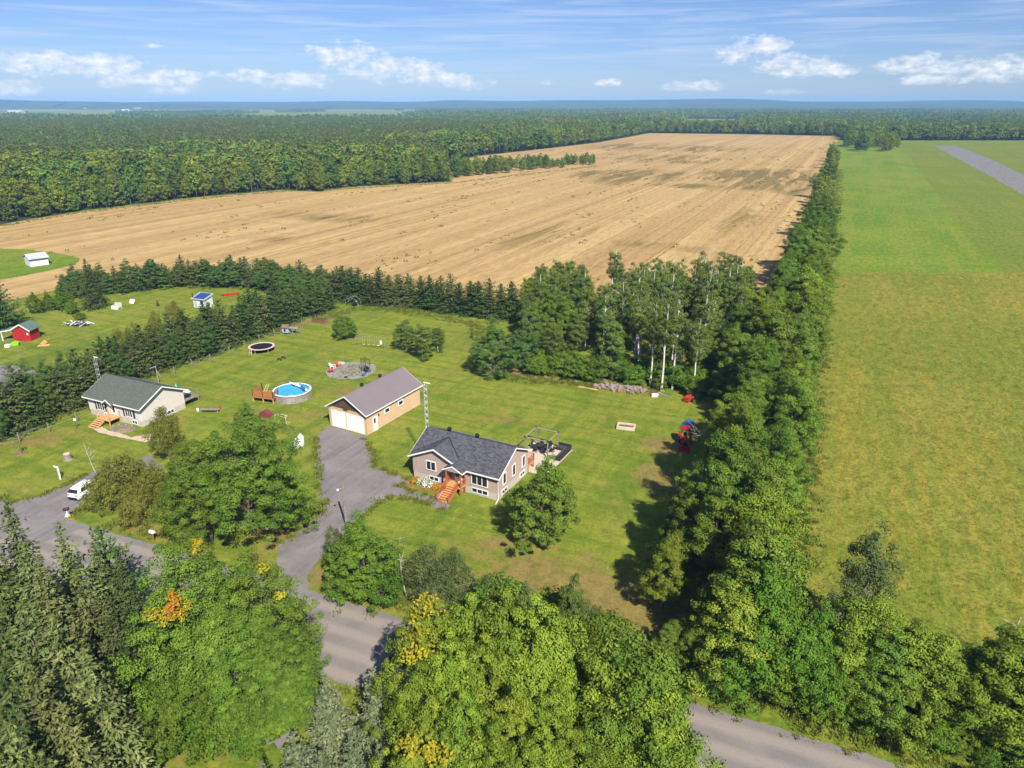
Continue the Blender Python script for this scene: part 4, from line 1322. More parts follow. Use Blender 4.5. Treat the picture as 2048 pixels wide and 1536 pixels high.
for i in range(3):
    patch('form_%02d' % i, True, 300 + i)
for i in range(3):
    patch('form_%02d' % (i + 3), False, 310 + i)
P_SAVE = PROTO
PROTO = PATCH
X, Y = jitter_grid(-3600, 3700, 1600, 4300, 40)
ok = np.abs(X) < 0.78 * Y + 60
for poly in FAR_POLYS:
    ok &= ~inside(poly, X, Y)
lf = lowfreq(X, Y, 900, 8)
valley = (X < -0.12 * Y) & (Y > 1950)
ok &= ~(valley & (lf + rn.normal(size=len(X)) * 0.25 > -1.0))
ok &= ~((~valley) & (lf > 1.75))
X, Y, lf = X[ok], Y[ok], lf[ok]
form = np.where(lf + rn.normal(size=len(X)) * 0.5 > 0, 0, 3) + rn.integers(0, 3, len(X))
sc = rn.uniform(0.6, 1.25, len(X))
scatter('distant_forest', list(zip(X, Y, form.tolist(), rn.uniform(0, 6.28, len(X)), sc, np.full(len(X), 1.05))), 'hazy blue green forest reaching to the hills', 'forest')
print('far', len(X))

# ---- weeds, crop and rough grass that nobody could count
TUFT = bpy.data.collections.new('tuft_forms')


def tuft(name, seed, n, h, r, mat, wd=0.05):
    rng = np.random.default_rng(seed)
    P = np.stack([rng.normal(size=n) * r, rng.normal(size=n) * r, np.zeros(n)], axis=1)
    hh = h * rng.uniform(0.5, 1.2, n)
    ax = np.stack([rng.normal(size=n) * 0.4, rng.normal(size=n) * 0.4, np.ones(n)], axis=1)
    P[:, 2] = hh * 0.42
    N = np.stack([rng.normal(size=n), rng.normal(size=n), rng.uniform(0, 0.8, n)], axis=1)
    V, F = cards(P, N, hh, rng, wd / h, ax, 0.02)
    me = mesh_np(name, V, F, [mat], rng.uniform(0, 1, n))
    TUFT.objects.link(bpy.data.objects.new(name, me))


L_HAY = leafmat('hay_blade', (0.15, 0.17, 0.03), (0.24, 0.24, 0.045), (0.34, 0.3, 0.075), 0.03, 0.25, 0.2)
L_STUB = leafmat('stubble_weed', (0.11, 0.085, 0.03), (0.17, 0.125, 0.04), (0.3, 0.2, 0.07), 0.02, 0.25, 0.15)
for k in range(2):
    tuft('form_%02d' % k, 500 + k, 26, 0.34, 0.26, L_HAY, 0.05)
for k in range(2):
    tuft('form_%02d' % (k + 2), 510 + k, 34, 0.42, 0.24, L_WEED, 0.09)
for k in range(2):
    tuft('form_%02d' % (k + 4), 520 + k, 10, 0.55, 0.3, L_STUB, 0.2)


def tuft_pts(X, Y, base, s0, s1):
    s = rn.uniform(s0, s1, len(X))
    return list(zip(X, Y, (base + rn.integers(0, 2, len(X))).tolist(), rn.uniform(0, 6.28, len(X)), s, s))


def frustum(X, Y, m=6):
    return np.abs(X) < 0.74 * (Y * 0.93 + 15.5) + m


X, Y = jitter_grid(10, 150, 28, 185, 0.62)
ok = (X > rowx(Y) + 0.5) & (Y > road_y(X) + 5.5) & frustum(X, Y) & (rn.uniform(0, 1, len(X)) < np.clip(95 / Y, 0.25, 1.0))
X, Y = X[ok], Y[ok]
scatter('hay_stand', tuft_pts(X, Y, 0, 0.5, 1.1), 'rough dry hay standing in the field beside the tree row', 'hay', TUFT)
print('hay', len(X))
# rough verge along the road, the tree row, hedges and wood edges
VX, VY = [], []


def strip(pts, wd, n):
    for a, b in zip(pts[:-1], pts[1:]):
        a, b = Vector(a[:2]), Vector(b[:2])
        L = (b - a).length
        k = int(L * n)
        t = rn.uniform(0, 1, k)
        nr = Vector((-(b - a).y, (b - a).x)).normalized()
        o = rn.normal(size=k) * wd
        VX.append(a.x + (b - a).x * t + nr.x * o)
        VY.append(a.y + (b - a).y * t + nr.y * o)


strip([(-44, road_y(-44) + 1.4), (-30, road_y(-30) + 1.4)], 0.5, 6)
strip([(-16, road_y(-16) + 1.6), (45, road_y(45) + 1.6)], 0.9, 9)
strip([(10, road_y(10) - 10.6), (40, road_y(40) - 10.6)], 0.6, 5)
strip([(-40, road_y(-40) - 10.6), (-10, road_y(-10) - 10.6)], 0.6, 5)
strip([(rowx(40), 40), (rowx(170), 170)], 0.9, 8)
strip([(rowx(170), 170), (rowx(500), 500)], 1.5, 4)
strip([at(q, 752 + (q - 1000) * 0.10) for q in range(1000, 1360, 40)], 0.8, 10)
strip([at(*q) for q in [(640, 640), (720, 616), (800, 620), (880, 632), (950, 650), (975, 690)]], 1.0, 9)
strip([tuple(p) for p in hb], 0.9, 4)
strip([at(*q) for q in [(0, 452), (150, 427), (400, 397), (560, 383), (700, 377), (830, 370), (905, 366)]], 1.6, 5)
strip([at(*q) for q in [(905, 366), (1195, 332)]], 2.0, 3)
dv = px([(629, 871), (632, 917), (637, 955), (640, 989), (649, 1009), (640, 1029), (603, 1061), (560, 1089)])
strip(dv, 0.25, 5)
strip(px([(729, 877), (749, 909), (746, 932), (789, 949), (818, 957), (801, 974), (846, 990), (890, 1002)]), 0.2, 5)
strip(px([(890, 1021), (869, 1016), (818, 997), (778, 995), (755, 1008), (738, 1022), (706, 1052)]), 0.2, 5)
strip(px([(0, 996), (21, 1002), (52, 999), (104, 983), (142, 966), (177, 948)]), 0.25, 5)
strip(px([(135, 1040), (150, 1026), (177, 1005), (215, 980)]), 0.3, 5)
X, Y = np.concatenate(VX), np.concatenate(VY)
scatter('verge_weeds', tuft_pts(X, Y, 2, 0.5, 1.3), 'rough weeds and tall grass fringing the road, hedges and woods', 'weeds', TUFT)
print('weeds', len(X))
fpoly = [(p.x, p.y) for p in FIELD]
X, Y = jitter_grid(-260, 420, 150, 760, 4.2)
lfw = lowfreq(X * 0.906 - Y * 0.423, (X * 0.423 + Y * 0.906) * 0.12, 7, 21) + 0.8 * lowfreq(X, Y, 60, 22)
ok = inside(fpoly, X, Y) & frustum(X, Y) & (lfw > 1.0)
X, Y = X[ok], Y[ok]
scatter('stubble_weeds', tuft_pts(X, Y, 4, 0.6, 2.0), 'scattered brown weeds standing in rows in the stubble field', 'weeds', TUFT)
print('stubble', len(X))
# ------------------------------------------------------------------ buildings
MT['white'] = plain('white_trim', (0.78, 0.78, 0.76), 0.5, 0.05, 1.0)
MT['glass'] = plain('dark_window_glass', (0.018, 0.022, 0.026), 0.08, 0.3, 0.6, spec=0.6)
MT['concrete'] = plain('parged_concrete', (0.47, 0.43, 0.37), 0.9, 0.1, 1.2)
MT['siding_pink'] = plain('rose_beige_siding', (0.40, 0.30, 0.255), 0.75, 0.06, 1.0)
MT['siding_tan'] = plain('tan_metal_siding', (0.56, 0.39, 0.235), 0.6, 0.05, 0.8)
MT['siding_cream'] = plain('pale_cream_siding', (0.57, 0.53, 0.47), 0.7, 0.05, 0.8)
MT['shingle_slate'] = shingle_material('slate_shingle', (0.05, 0.051, 0.062), (0.12, 0.12, 0.14))
MT['shingle_green'] = shingle_material('grey_green_shingle', (0.085, 0.098, 0.082), (0.115, 0.128, 0.108))
MT['roof_brown'] = plain('mauve_brown_metal_roof', (0.185, 0.155, 0.16), 0.42, 0.05, 0.4, spec=0.45)
MT['brown_board'] = plain('brown_gable_board', (0.1, 0.062, 0.038), 0.8, 0.2, 2.0)
MT['black'] = plain('black_vent', (0.012, 0.012, 0.013), 0.6, 0.2, 3.0)
MT['red_wood'] = plain('red_cedar_stain', (0.40, 0.125, 0.045), 0.75, 0.2, 2.5)
MT['tread'] = plain('orange_deck_board', (0.58, 0.27, 0.10), 0.75, 0.18, 2.5)
MT['new_wood'] = plain('fresh_lumber', (0.56, 0.32, 0.13), 0.8, 0.2, 2.5)
MT['grey_wood'] = plain('weathered_wood', (0.23, 0.2, 0.165), 0.9, 0.3, 2.5)
MT['steel'] = plain('galvanised_steel', (0.5, 0.5, 0.5), 0.45, 0.1, 2.0, metal=0.5)
MT['dark_steel'] = plain('dark_powder_coat', (0.05, 0.048, 0.045), 0.5, 0.2, 2.0)
MT['bronze'] = plain('pergola_bronze', (0.24, 0.215, 0.18), 0.5, 0.1, 2.0)
MT['shutter'] = plain('dark_shutter', (0.03, 0.032, 0.034), 0.7, 0.1, 2.0)
MT['barn_red'] = plain('barn_red_board', (0.36, 0.018, 0.02), 0.75, 0.18, 1.5)
MT['red_paint'] = plain('red_machine_paint', (0.5, 0.015, 0.022), 0.35, 0.1, 2.0, spec=0.5)
MT['red_plastic'] = plain('red_plastic', (0.5, 0.03, 0.035), 0.45, 0.08, 2.0)
MT['white_plastic'] = plain('white_plastic', (0.8, 0.8, 0.78), 0.4, 0.05, 2.0)
MT['rubber'] = plain('tyre_rubber', (0.018, 0.018, 0.018), 0.85, 0.2, 4.0)
MT['paver'] = plain('sand_concrete_paver', (0.54, 0.46, 0.345), 0.9, 0.14, 0.9)
MT['wicker'] = plain('charcoal_wicker', (0.03, 0.03, 0.033), 0.7, 0.3, 6.0)
MT['cushion'] = plain('charcoal_cushion', (0.06, 0.058, 0.06), 0.85, 0.1, 4.0)
MT['grey_metal'] = plain('pale_metal_roof', (0.42, 0.43, 0.45), 0.5, 0.08, 0.8)
MT['white_board'] = plain('white_shed_board', (0.62, 0.64, 0.68), 0.8, 0.1, 0.8)
MT['green_roof'] = plain('green_roof', (0.1, 0.155, 0.115), 0.8, 0.1, 1.0)
MT['solar'] = plain('blue_solar_cell', (0.025, 0.06, 0.22), 0.15, 0.15, 1.0, spec=0.6)
MT['stone'] = plain('field_stone', (0.25, 0.21, 0.18), 0.9, 0.35, 1.2)


def face(kind, L, W):
    if kind == 'front':
        return Matrix()
    if kind == 'right':
        return Matrix.Translation((L, 0, 0)) @ Matrix.Rotation(math.pi / 2, 4, 'Z')
    if kind == 'back':
        return Matrix.Translation((L, W, 0)) @ Matrix.Rotation(math.pi, 4, 'Z')
    return Matrix.Translation((0, W, 0)) @ Matrix.Rotation(-math.pi / 2, 4, 'Z')


def window(par, T, s0, s1, z0, z1, n=1, fr=0.09, name='window', trim='white', off=0.0):
    m = M(T)
    y0, y1 = -0.10 - off, -off + 0.02
    m.box(s0 - fr, s1 + fr, y0, y1, z0 - fr, z0)
    m.box(s0 - fr, s1 + fr, y0, y1, z1, z1 + fr)
    m.box(s0 - fr, s0, y0, y1, z0, z1)
    m.box(s1, s1 + fr, y0, y1, z0, z1)
    wv = (s1 - s0) / n
    for k in range(1, n):
        m.box(s0 + k * wv - fr * 0.45, s0 + k * wv + fr * 0.45, y0 + 0.01, y1, z0, z1)
    o = m.build(name, MT[trim], par)
    for k in range(n):
        g = M(T)
        a = s0 + k * wv + (fr * 0.45 if k else 0)
        b = s0 + (k + 1) * wv - (fr * 0.45 if k < n - 1 else 0)
        g.box(a, b, -0.06 - off, -off + 0.01, z0, z1)
        g.build('pane', MT['glass'], o)
    return o


def lap_siding(par, T, prof, z0, z1, step, mat, out=0.0, name='siding'):
    """overlapping courses; prof(z) gives the start and end of the wall at height z"""
    m = M(T)
    z = z0
    while z < z1 - 0.02:
        zb = min(z + step, z1)
        a, b = prof(z)
        c, d = prof(zb)
        if d - c > 0.02 or b - a > 0.05:
            d = max(c, d)
            m.add([(a, -0.05 - out, z), (b, -0.05 - out, z), (d, -0.022 - out, zb), (c, -0.022 - out, zb), (a, 0.01 - out, z), (b, 0.01 - out, z)], [(0, 1, 2, 3), (0, 4, 5, 1)])
        z += step
    return m.build(name, MT[mat], par)


def gable_walls(par, L, W, ez, rz, mat, fz=0.0, step=0.19, name='wall', laps=True):
    """solid body with lapped siding on all four sides"""
    core = M().prism([(0, fz), (W, fz), (W, ez), (W / 2, rz - 0.04), (0, ez)], 'x', 0.0, L).build(name, MT[mat], par)
    if laps:
        for k in ('front', 'back'):
            lap_siding(core, face(k, L, W), lambda z: (-0.03, L + 0.03), fz, ez, step, mat)
        sl = (rz - ez) / (W / 2)
        for k in ('left', 'right'):
            def pr(z):
                c = max(0.0, (z - ez) / sl)
                return (c - 0.03 if c == 0 else c, W - c + (0.03 if c == 0 else 0))
            lap_siding(core, face(k, L, W), pr, fz, rz - 0.08, step, mat)
    return core


def slab(m, y0, z0, y1, z1, x0, x1, th=0.14):
    m.prism([(y0, z0), (y1, z1), (y1, z1 + th), (y0, z0 + th)], 'x', x0, x1)


def gable_roof(par, L, W, ez, rz, oe, og, mat, name='roof', front_cut=None, th=0.14, trim='white'):
    sl = (rz - ez) / (W / 2)
    m = M()
    zl = ez - sl * oe + 0.03
    yf = -oe
    if front_cut is None:
        m.prism([(-oe, zl), (W / 2, rz + 0.03), (W + oe, zl), (W + oe, zl + th), (W / 2, rz + 0.03 + th), (-oe, zl + th)], 'x', -og, L + og)
    else:
        c = front_cut
        m.prism([(0.02, ez + 0.03 + sl * .02), (W / 2, rz + 0.03), (W + oe, zl), (W + oe, zl + th), (W / 2, rz + 0.03 + th), (0.02, ez + 0.03 + sl * .02 + th)], 'x', -og, c)
        m.prism([(-oe, zl), (W / 2, rz + 0.03), (W + oe, zl), (W + oe, zl + th), (W / 2, rz + 0.03 + th), (-oe, zl + th)], 'x', c, L + og)
    r = m.build(name, MT[mat], par)
    t = M()
    x0 = -og if front_cut is None else front_cut
    t.box(x0, L + og + 0.02, -oe - 0.05, -oe - 0.003, zl - 0.04, zl + th - 0.02)
    t.build('gutter', MT[trim], r)
    t = M()
    t.box(-og - 0.02, L + og + 0.02, W + oe + 0.003, W + oe + 0.05, zl - 0.04, zl + th - 0.02)
    t.build('gutter', MT[trim], r)
    for xa, xb in ((-og - 0.05, -og - 0.004), (L + og + 0.004, L + og + 0.05)):
        for sgn in (0, 1):
            t = M()
            ya, za = (-oe, zl) if sgn == 0 else (W + oe, zl)
            if front_cut is not None and xa < 0 and sgn == 0:
                ya, za = 0.02, ez + 0.03
            p = [(ya, za - 0.05), (W / 2, rz - 0.02), (W / 2, rz + 0.03 + th - 0.02), (ya, za + th - 0.02)]
            t.prism(p if sgn == 0 else p[::-1], 'x', xa, xb)
            t.build('rake_board', MT[trim], r)
    # soffit
    return r


def roof_vent(par, x, y, z, r=0.26):
    m = M()
    m.lathe([(r * 0.55, -0.25), (r * 0.55, 0.18), (r, 0.22), (r * 1.05, 0.42), (r * 0.75, 0.55), (r * 0.1, 0.6)], (x, y, z), 12)
    return m.build('roof_vent', MT['black'], par, True)


def railing(par, a, b, za, zb, h=0.95, mat='red_wood', gap=0.16, name='railing'):
    """rail with balusters between plan points a, b whose feet are at za, zb"""
    a, b = Vector(a), Vector(b)
    m = M()
    for k in (0.12, h):
        m.tube([(a.x, a.y, za + k), (b.x, b.y, zb + k)], 0.045, 4)
    for t in (0, 1):
        p, z = (a, za) if t == 0 else (b, zb)
        m.box(p.x - .05, p.x + .05, p.y - .05, p.y + .05, z - 0.05, z + h + 0.08)
    o = m.build(name, MT[mat], par)
    n = max(2, int((b - a).length / gap))
    bm = None
    for k in range(1, n):
        t = k / n
        p = a.lerp(b, t)
        z = za + (zb - za) * t
        q = M().box(p.x - .02, p.x + .02, p.y - .02, p.y + .02, z + 0.1, z + h)
        q.build('baluster', MT[mat], o)
    return o


# ---- the bungalow
HL, HW, HE, HR = 11.5, 7.4, 3.15, 5.0
ho_ = at(829, 955)
house = thing('bungalow', 'rose beige bungalow with dark slate roof and red wooden front steps', 'house', ho_, R(-27.8))
M().box(-0.02, HL + 0.02, -0.02, HW + 0.02, -0.2, 1.0).build('foundation', MT['concrete'], house)
wl = gable_walls(house, HL, HW, HE, HR, 'siding_pink', 0.98)
GX, GZ, GW = 3.2, 4.6, 3.2
lap_siding(wl, Matrix(), lambda z: (max(0, (z - HE) / ((GZ - HE) / GW)) if z > HE else 0, 2 * GX - max(0, (z - HE) / ((GZ - HE) / GW))), HE, GZ - 0.05, 0.19, 'siding_pink', 0.02, 'gable_siding')
M().prism([(0, HE), (2 * GX, HE), (GX, GZ - 0.02)], 'y', 0.0, 2.0).build('gable_wall', MT['siding_pink'], house)
rf = gable_roof(house, HL, HW, HE, HR, 0.45, 0.4, 'shingle_slate', front_cut=2 * GX + 0.45)
# front cross gable
sl = (GZ - HE) / GW
ze = HE - sl * 0.45
yb = (GZ + 0.05 - HE) / ((HR - HE) / (HW / 2)) + 0.25
m = M()
for s in (-1, 1):
    ex = GX + s * (GW + 0.45)
    pts = [(GX, -0.45, GZ + 0.05), (GX, yb, GZ + 0.05), (ex, -0.45, ze + 0.05), (GX, -0.45, GZ + 0.19), (GX, yb, GZ + 0.19), (ex, -0.45, ze + 0.19), (ex, 0.25, ze + 0.05), (ex, 0.25, ze + 0.19)]
    f = [(3, 4, 7, 5), (0, 2, 6, 1), (0, 3, 5, 2), (2, 5, 7, 6), (6, 7, 4, 1)]
    m.add(pts, f if s < 0 else [q[::-1] for q in f])
cg = m.build('gable_roof', MT['shingle_slate'], house)
for s in (-1, 1):
    ex = GX + s * (GW + 0.47)
    p = [(GX, GZ - 0.02), (GX, GZ + 0.17), (ex, ze + 0.17), (ex, ze - 0.04)]
    M().prism(p if s < 0 else p[::-1], 'y', -0.50, -0.453).build('rake_board', MT['white'], cg)
m = M()
for s in (-1, 1):           # dark valley flashing where the roofs meet
    m.tube([(GX, yb - 0.25, GZ + 0.25), (GX + s * (GW + 0.40), 0.02, HE + 0.13)], 0.05, 5)
m.build('valley_flashing', MT['black'], cg)
# porch
PX, PW, PY = 6.3, 1.35, -1.35
pe, pr_ = 2.98, 3.62
m = M().prism([(PX - PW, pe), (PX, pr_), (PX + PW, pe), (PX + PW, pe + 0.12), (PX, pr_ + 0.12), (PX - PW, pe + 0.12)], 'y', PY, 0.35)
pf = m.build('porch_roof', MT['shingle_slate'], house)
for s in (-1, 1):
    p = [(PX, pr_ - 0.05), (PX, pr_ + 0.1), (PX + s * PW, pe + 0.1), (PX + s * PW, pe - 0.06)]
    M().prism(p if s < 0 else p[::-1], 'y', PY - 0.05, PY - 0.004).build('rake_board', MT['white'], pf)
    M().box(PX + s * PW - 0.03 + s * 0.035, PX + s * PW + 0.03 + s * 0.035, PY, -0.02, pe - 0.06, pe + 0.09).build('gutter', MT['white'], pf)
M().prism([(PX - PW + .15, pe), (PX, pr_ - .06), (PX + PW - .15, pe)], 'y', PY + 0.04, PY + 0.08).build('porch_gable', MT['siding_pink'], pf)
for s in (-0.95, 0.95):
    M().box(PX + s - .07, PX + s + .07, PY + 0.14, PY + 0.28, 1.05, pe + 0.02).build('porch_post', MT['red_wood'], house)
d = M().box(PX - 0.48, PX + 0.48, -0.10, 0.02, 1.08, 3.0).build('door', MT['white'], house)
M().box(PX - 0.36, PX + 0.36, -0.125, -0.09, 1.75, 2.85).build('door_glass', MT['glass'], d)
M().box(PX + 0.36, PX + 0.42, -0.16, -0.10, 1.9, 2.05).build('handle', MT['steel'], d)
M().box(PX + 0.58, PX + 0.85, -0.07, 0.02, 1.15, 2.95).build('sidelight', MT['glass'], house)
M().box(PX - 1.05, PX + 1.05, PY + 0.05, -0.05, 0.95, 1.05).build('landing', MT['tread'], house)
m = M()
for s in (-1, 1):
    for y in (PY + 0.15, -0.2):
        m.box(PX + s * .95 - .06, PX + s * .95 + .06, y - .06, y + .06, -0.1, 0.95)
m.build('landing_frame', MT['red_wood'], house)
st = M()
for s in (-0.68, 0.62):
    st.prism([(PY + 0.05, 1.0), (PY + 0.05, 0.7), (PY - 1.95, -0.05), (PY - 1.95, 0.16)], 'x', PX - 0.1 + s, PX - 0.1 + s + 0.06)
st_ = st.build('stairs', MT['red_wood'], house)
for k in range(7):
    y = PY - 0.02 - k * 0.275
    z = 0.93 - k * 0.135
    M().box(PX - 0.80, PX + 0.60, y - 0.25, y, z - 0.05, z).build('tread', MT['tread'], st_)
    M().box(PX - 0.78, PX + 0.58, y - 0.27, y - 0.252, z - 0.135, z - 0.012).build('riser', MT['red_wood'], st_)
for s in (-0.88, 0.66):
    railing(house, (PX + s, PY, 0), (PX + s, PY - 1.95, 0), 1.0, 0.08, 0.92, gap=0.17)
railing(house, (PX - 1.0, PY + 0.15, 0), (PX - 1.0, -0.15, 0), 1.05, 1.05, 0.9)
railing(house, (PX + 1.0, PY + 0.15, 0), (PX + 1.0, -0.15, 0), 1.05, 1.05, 0.9)
F, RT = face('front', HL, HW), face('right', HL, HW)
window(house, F, 1.95, 3.15, 1.75, 2.8, 2, off=0.03)
window(house, F, 8.15, 10.15, 1.42, 2.85, 3, off=0.03)
window(house, F, 8.15, 10.15, 0.34, 0.82, 3, off=0.0, name='basement_window')
window(house, F, 2.3, 3.5, 0.4, 0.85, 2, off=0.0, name='basement_window')
for s in (1.1, 3.4, 5.9):
    window(house, RT, s, s + 0.62, 1.55, 2.85, 1, off=0.03)
for s in (0.9, 5.4):
    window(house, RT, s, s + 1.1, 0.38, 0.82, 2, off=0.0, name='basement_window')
for x in (2.6, 6.5):
    roof_vent(house, x, HW / 2 + 0.35, HR + 0.02)
m = M()
m.tube([(HL - 0.12, -0.45, HE - 0.2), (HL + 0.05, -0.12, HE - 0.45), (HL + 0.06, -0.10, 0.25), (HL + 0.1, -0.45, 0.12), (HL + 0.2, -1.0, 0.06)], 0.05, 6)
m.build('downspout', MT['white'], house)
for x in (0.0, HL):
    M().box(x - 0.06, x + 0.06, -0.065, -0.052, 0.98, HE).build('corner_trim', MT['siding_pink'], house)
# rear deck with red railings
dk = M().box(8.6, HL + 0.1, HW + 0.02, HW + 1.7, 0.85, 0.95).build('rear_deck', MT['tread'], house)
for (x, y) in ((8.7, HW + 1.6), (HL, HW + 1.6), (HL, HW + 0.15)):
    M().box(x - .07, x + .07, y - .07, y + .07, -0.1, 0.85).build('deck_post', MT['red_wood'], dk)
railing(house, (HL + 0.05, HW + 0.1, 0), (HL + 0.05, HW + 1.65, 0), 0.95, 0.95, 0.95, name='deck_railing')
railing(house, (10.2, HW + 1.65, 0), (HL + 0.05, HW + 1.65, 0), 0.95, 0.95, 0.95, name='deck_railing')
for k in range(5):
    M().box(8.8, 10.0, HW + 1.72 + k * .27, HW + 1.98 + k * .27, 0.78 - k * .16 - .05, 0.78 - k * .16).build('deck_step', MT['tread'], dk)

HT = Matrix.Translation(ho_) @ Matrix.Rotation(R(-27.8), 4, 'Z')


def hp(s, d, z=0.0):
    return HT @ Vector((s, d, z))


# ---- garage: ridge runs away from the doors
GL, GWd, GE, GRg = 12.1, 6.5, 3.15, 5.05
go_ = at(735, 870)
gar = thing('garage', 'tan double garage with mauve metal roof and two white doors', 'garage', go_, R(61.0))
gw = gable_walls(gar, GL, GWd, GE, GRg, 'siding_tan', -0.1, laps=False)
lap_siding(gw, face('front', GL, GWd), lambda z: (-0.03, GL + 0.03), -0.1, GE, 0.2, 'siding_tan')
lap_siding(gw, face('left', GL, GWd), lambda z: (-0.03, GWd + 0.03), -0.1, GE - 0.05, 0.2, 'siding_tan')
gr = gable_roof(gar, GL, GWd, GE, GRg, 0.4, 0.45, 'roof_brown')
m = M()
sl = (GRg - GE) / (GWd / 2)
for k in range(32):
    x = -0.4 + k * (GL + 0.8) / 31
    for sg in (0, 1):
        y0, z0 = (-0.4, GE - sl * 0.4 + 0.17) if sg == 0 else (GWd + 0.4, GE - sl * .4 + 0.17)
        m.tube([(x, y0, z0 + 0.008), (x, GWd / 2, GRg + 0.178)], 0.016, 4)
m.build('roof_seam', MT['roof_brown'], gr)
M().tube([(-0.45, GWd / 2, GRg + 0.17), (GL + 0.45, GWd / 2, GRg + 0.17)], 0.07, 6).build('ridge_cap', MT['roof_brown'], gr)
LT = face('left', GL, GWd)
M(LT).prism([(0.35, GE - 0.06), (GWd - 0.35, GE - 0.06), (GWd / 2, GRg - 0.26)], 'y', -0.07, -0.02).build('gable_panel', MT['brown_board'], gar)
for (a, b) in ((0.45, 2.75), (3.15, 6.0)):
    dd = M(LT).box(a, b, -0.06, 0.01, -0.05, 2.45).build('overhead_door', MT['white'], gar)
    for k in range(1, 5):
        M(LT).box(a + 0.01, b - 0.01, -0.075, -0.055, k * 0.49 - 0.46, k * 0.49 - 0.02).build('door_panel', MT['white_plastic'], dd)
    M(LT).box(a + 0.01, b - 0.01, -0.075, -0.055, 5 * 0.49 - 0.46, 2.43).build('door_panel', MT['white_plastic'], dd)
    t = M(LT)
    t.box(a - 0.1, a, -0.09, 0.01, -0.05, 2.55)
    t.box(b, b + 0.1, -0.09, 0.01, -0.05, 2.55)
    t.box(a, b, -0.09, 0.01, 2.45, 2.55)
    t.build('door_trim', MT['white'], gar)
for s in (0.0, GWd):
    M(LT).box(s - .08, s + .08, -0.075, -0.052, -0.05, GE).build('corner_trim', MT['siding_tan'], gar)
bb_ = M(LT)
bb_.box(3.2, 3.28, -0.30, -0.05, 3.5, 3.57)
bb_.box(2.85, 3.65, -0.34, -0.30, 3.25, 3.85)
bb_.build('basketball_backboard', MT['brown_board'], gar)
sd = M().box(1.25, 2.2, -0.10, 0.02, 0.0, 2.1).build('side_door', MT['white'], gar)
M().box(1.4, 1.75, -0.115, -0.09, 1.2, 1.9).build('door_glass', MT['glass'], sd)
M().box(2.05, 2.12, -0.16, -0.1, 1.0, 1.1).build('handle', MT['dark_steel'], sd)
M().box(2.45, 2.57, -0.17, -0.03, 1.95, 2.2).build('wall_lamp', MT['black'], gar)
for s in (3.9, 7.0):
    window(gar, Matrix(), s, s + 0.9, 1.75, 2.3, 1, fr=0.12, off=0.03)
for x in (3.7, 7.7):
    roof_vent(gar, x, GWd / 2 + 0.35, GRg + 0.02)

# ---- neighbour bungalow
NL, NW, NE, NR = 10.6, 7.3, 3.0, 4.75
no_ = at(184, 828)
nb = thing('bungalow', 'pale cream neighbour bungalow with grey green roof and dark shutters', 'house', no_, R(-25))
M().box(-0.02, NL + 0.02, -0.02, NW + 0.02, -0.2, 0.85).build('foundation', MT['concrete'], nb)
gable_walls(nb, NL, NW, NE, NR, 'siding_cream', 0.83)
gable_roof(nb, NL, NW, NE, NR, 0.55, 0.55, 'shingle_green')
px0, pw0 = 5.1, 0.95
m = M().prism([(px0 - pw0, 2.8), (px0, 3.42), (px0 + pw0, 2.8), (px0 + pw0, 2.92), (px0, 3.54), (px0 - pw0, 2.92)], 'y', -0.95, 0.9)
pp = m.build('porch_roof', MT['shingle_green'], nb)
for s in (-1, 1):
    p = [(px0, 3.36), (px0, 3.52), (px0 + s * pw0, 2.9), (px0 + s * pw0, 2.74)]
    M().prism(p if s < 0 else p[::-1], 'y', -1.0, -0.954).build('rake_board', MT['white'], pp)
d = M().box(px0 - 0.45, px0 + 0.45, -0.10, 0.02, 0.95, 2.75).build('door', MT['white'], nb)
M().box(px0 - 0.05, px0 + 0.35, -0.115, -0.09, 1.3, 2.6).build('door_glass', MT['glass'], d)
for (a, b) in ((1.85, 3.25), (7.6, 8.95)):
    window(nb, Matrix(), a, b, 1.2, 2.65, 3, off=0.03)
    for (c, e) in ((a - 0.5, a - 0.12), (b + 0.12, b + 0.5)):
        M().box(c, e, -0.09, -0.03, 1.1, 2.75).build('shutter', MT['shutter'], nb)
window(nb, Matrix(), 3.0, 4.0, 0.28, 0.72, 2, name='basement_window')
window(nb, Matrix(), 8.7, 9.6, 0.28, 0.72, 2, name='basement_window')
window(nb, face('right', NL, NW), 4.2, 5.2, 0.28, 0.72, 2, name='basement_window')
for x in (0.0, NL):
    M().box(x - 0.07, x + 0.07, -0.065, -0.052, 0.83, NE).build('corner_trim', MT['white'], nb)
dk = M().box(px0 - 1.3, px0 + 1.3, -1.9, -0.06, 0.78, 0.88).build('front_deck', MT['new_wood'], nb)
for (x, y) in ((px0 - 1.2, -1.8), (px0 + 1.2, -1.8), (px0 - 1.2, -.15), (px0 + 1.2, -.15)):
    M().box(x - .06, x + .06, y - .06, y + .06, -0.1, 1.75).build('deck_post', MT['new_wood'], dk)
for k in range(5):
    M().box(px0 - 1.35, px0 + 0.25, -2.2 - k * .3, -1.93 - k * .3, 0.68 - k * .15, 0.73 - k * .15).build('tread', MT['new_wood'], dk)
for s in (-1.3, 0.2):
    M().prism([(-1.9, 0.8), (-1.9, 0.55), (-3.35, -0.05), (-3.35, 0.12)], 'x', px0 + s, px0 + s + 0.05).build('stringer', MT['new_wood'], dk)
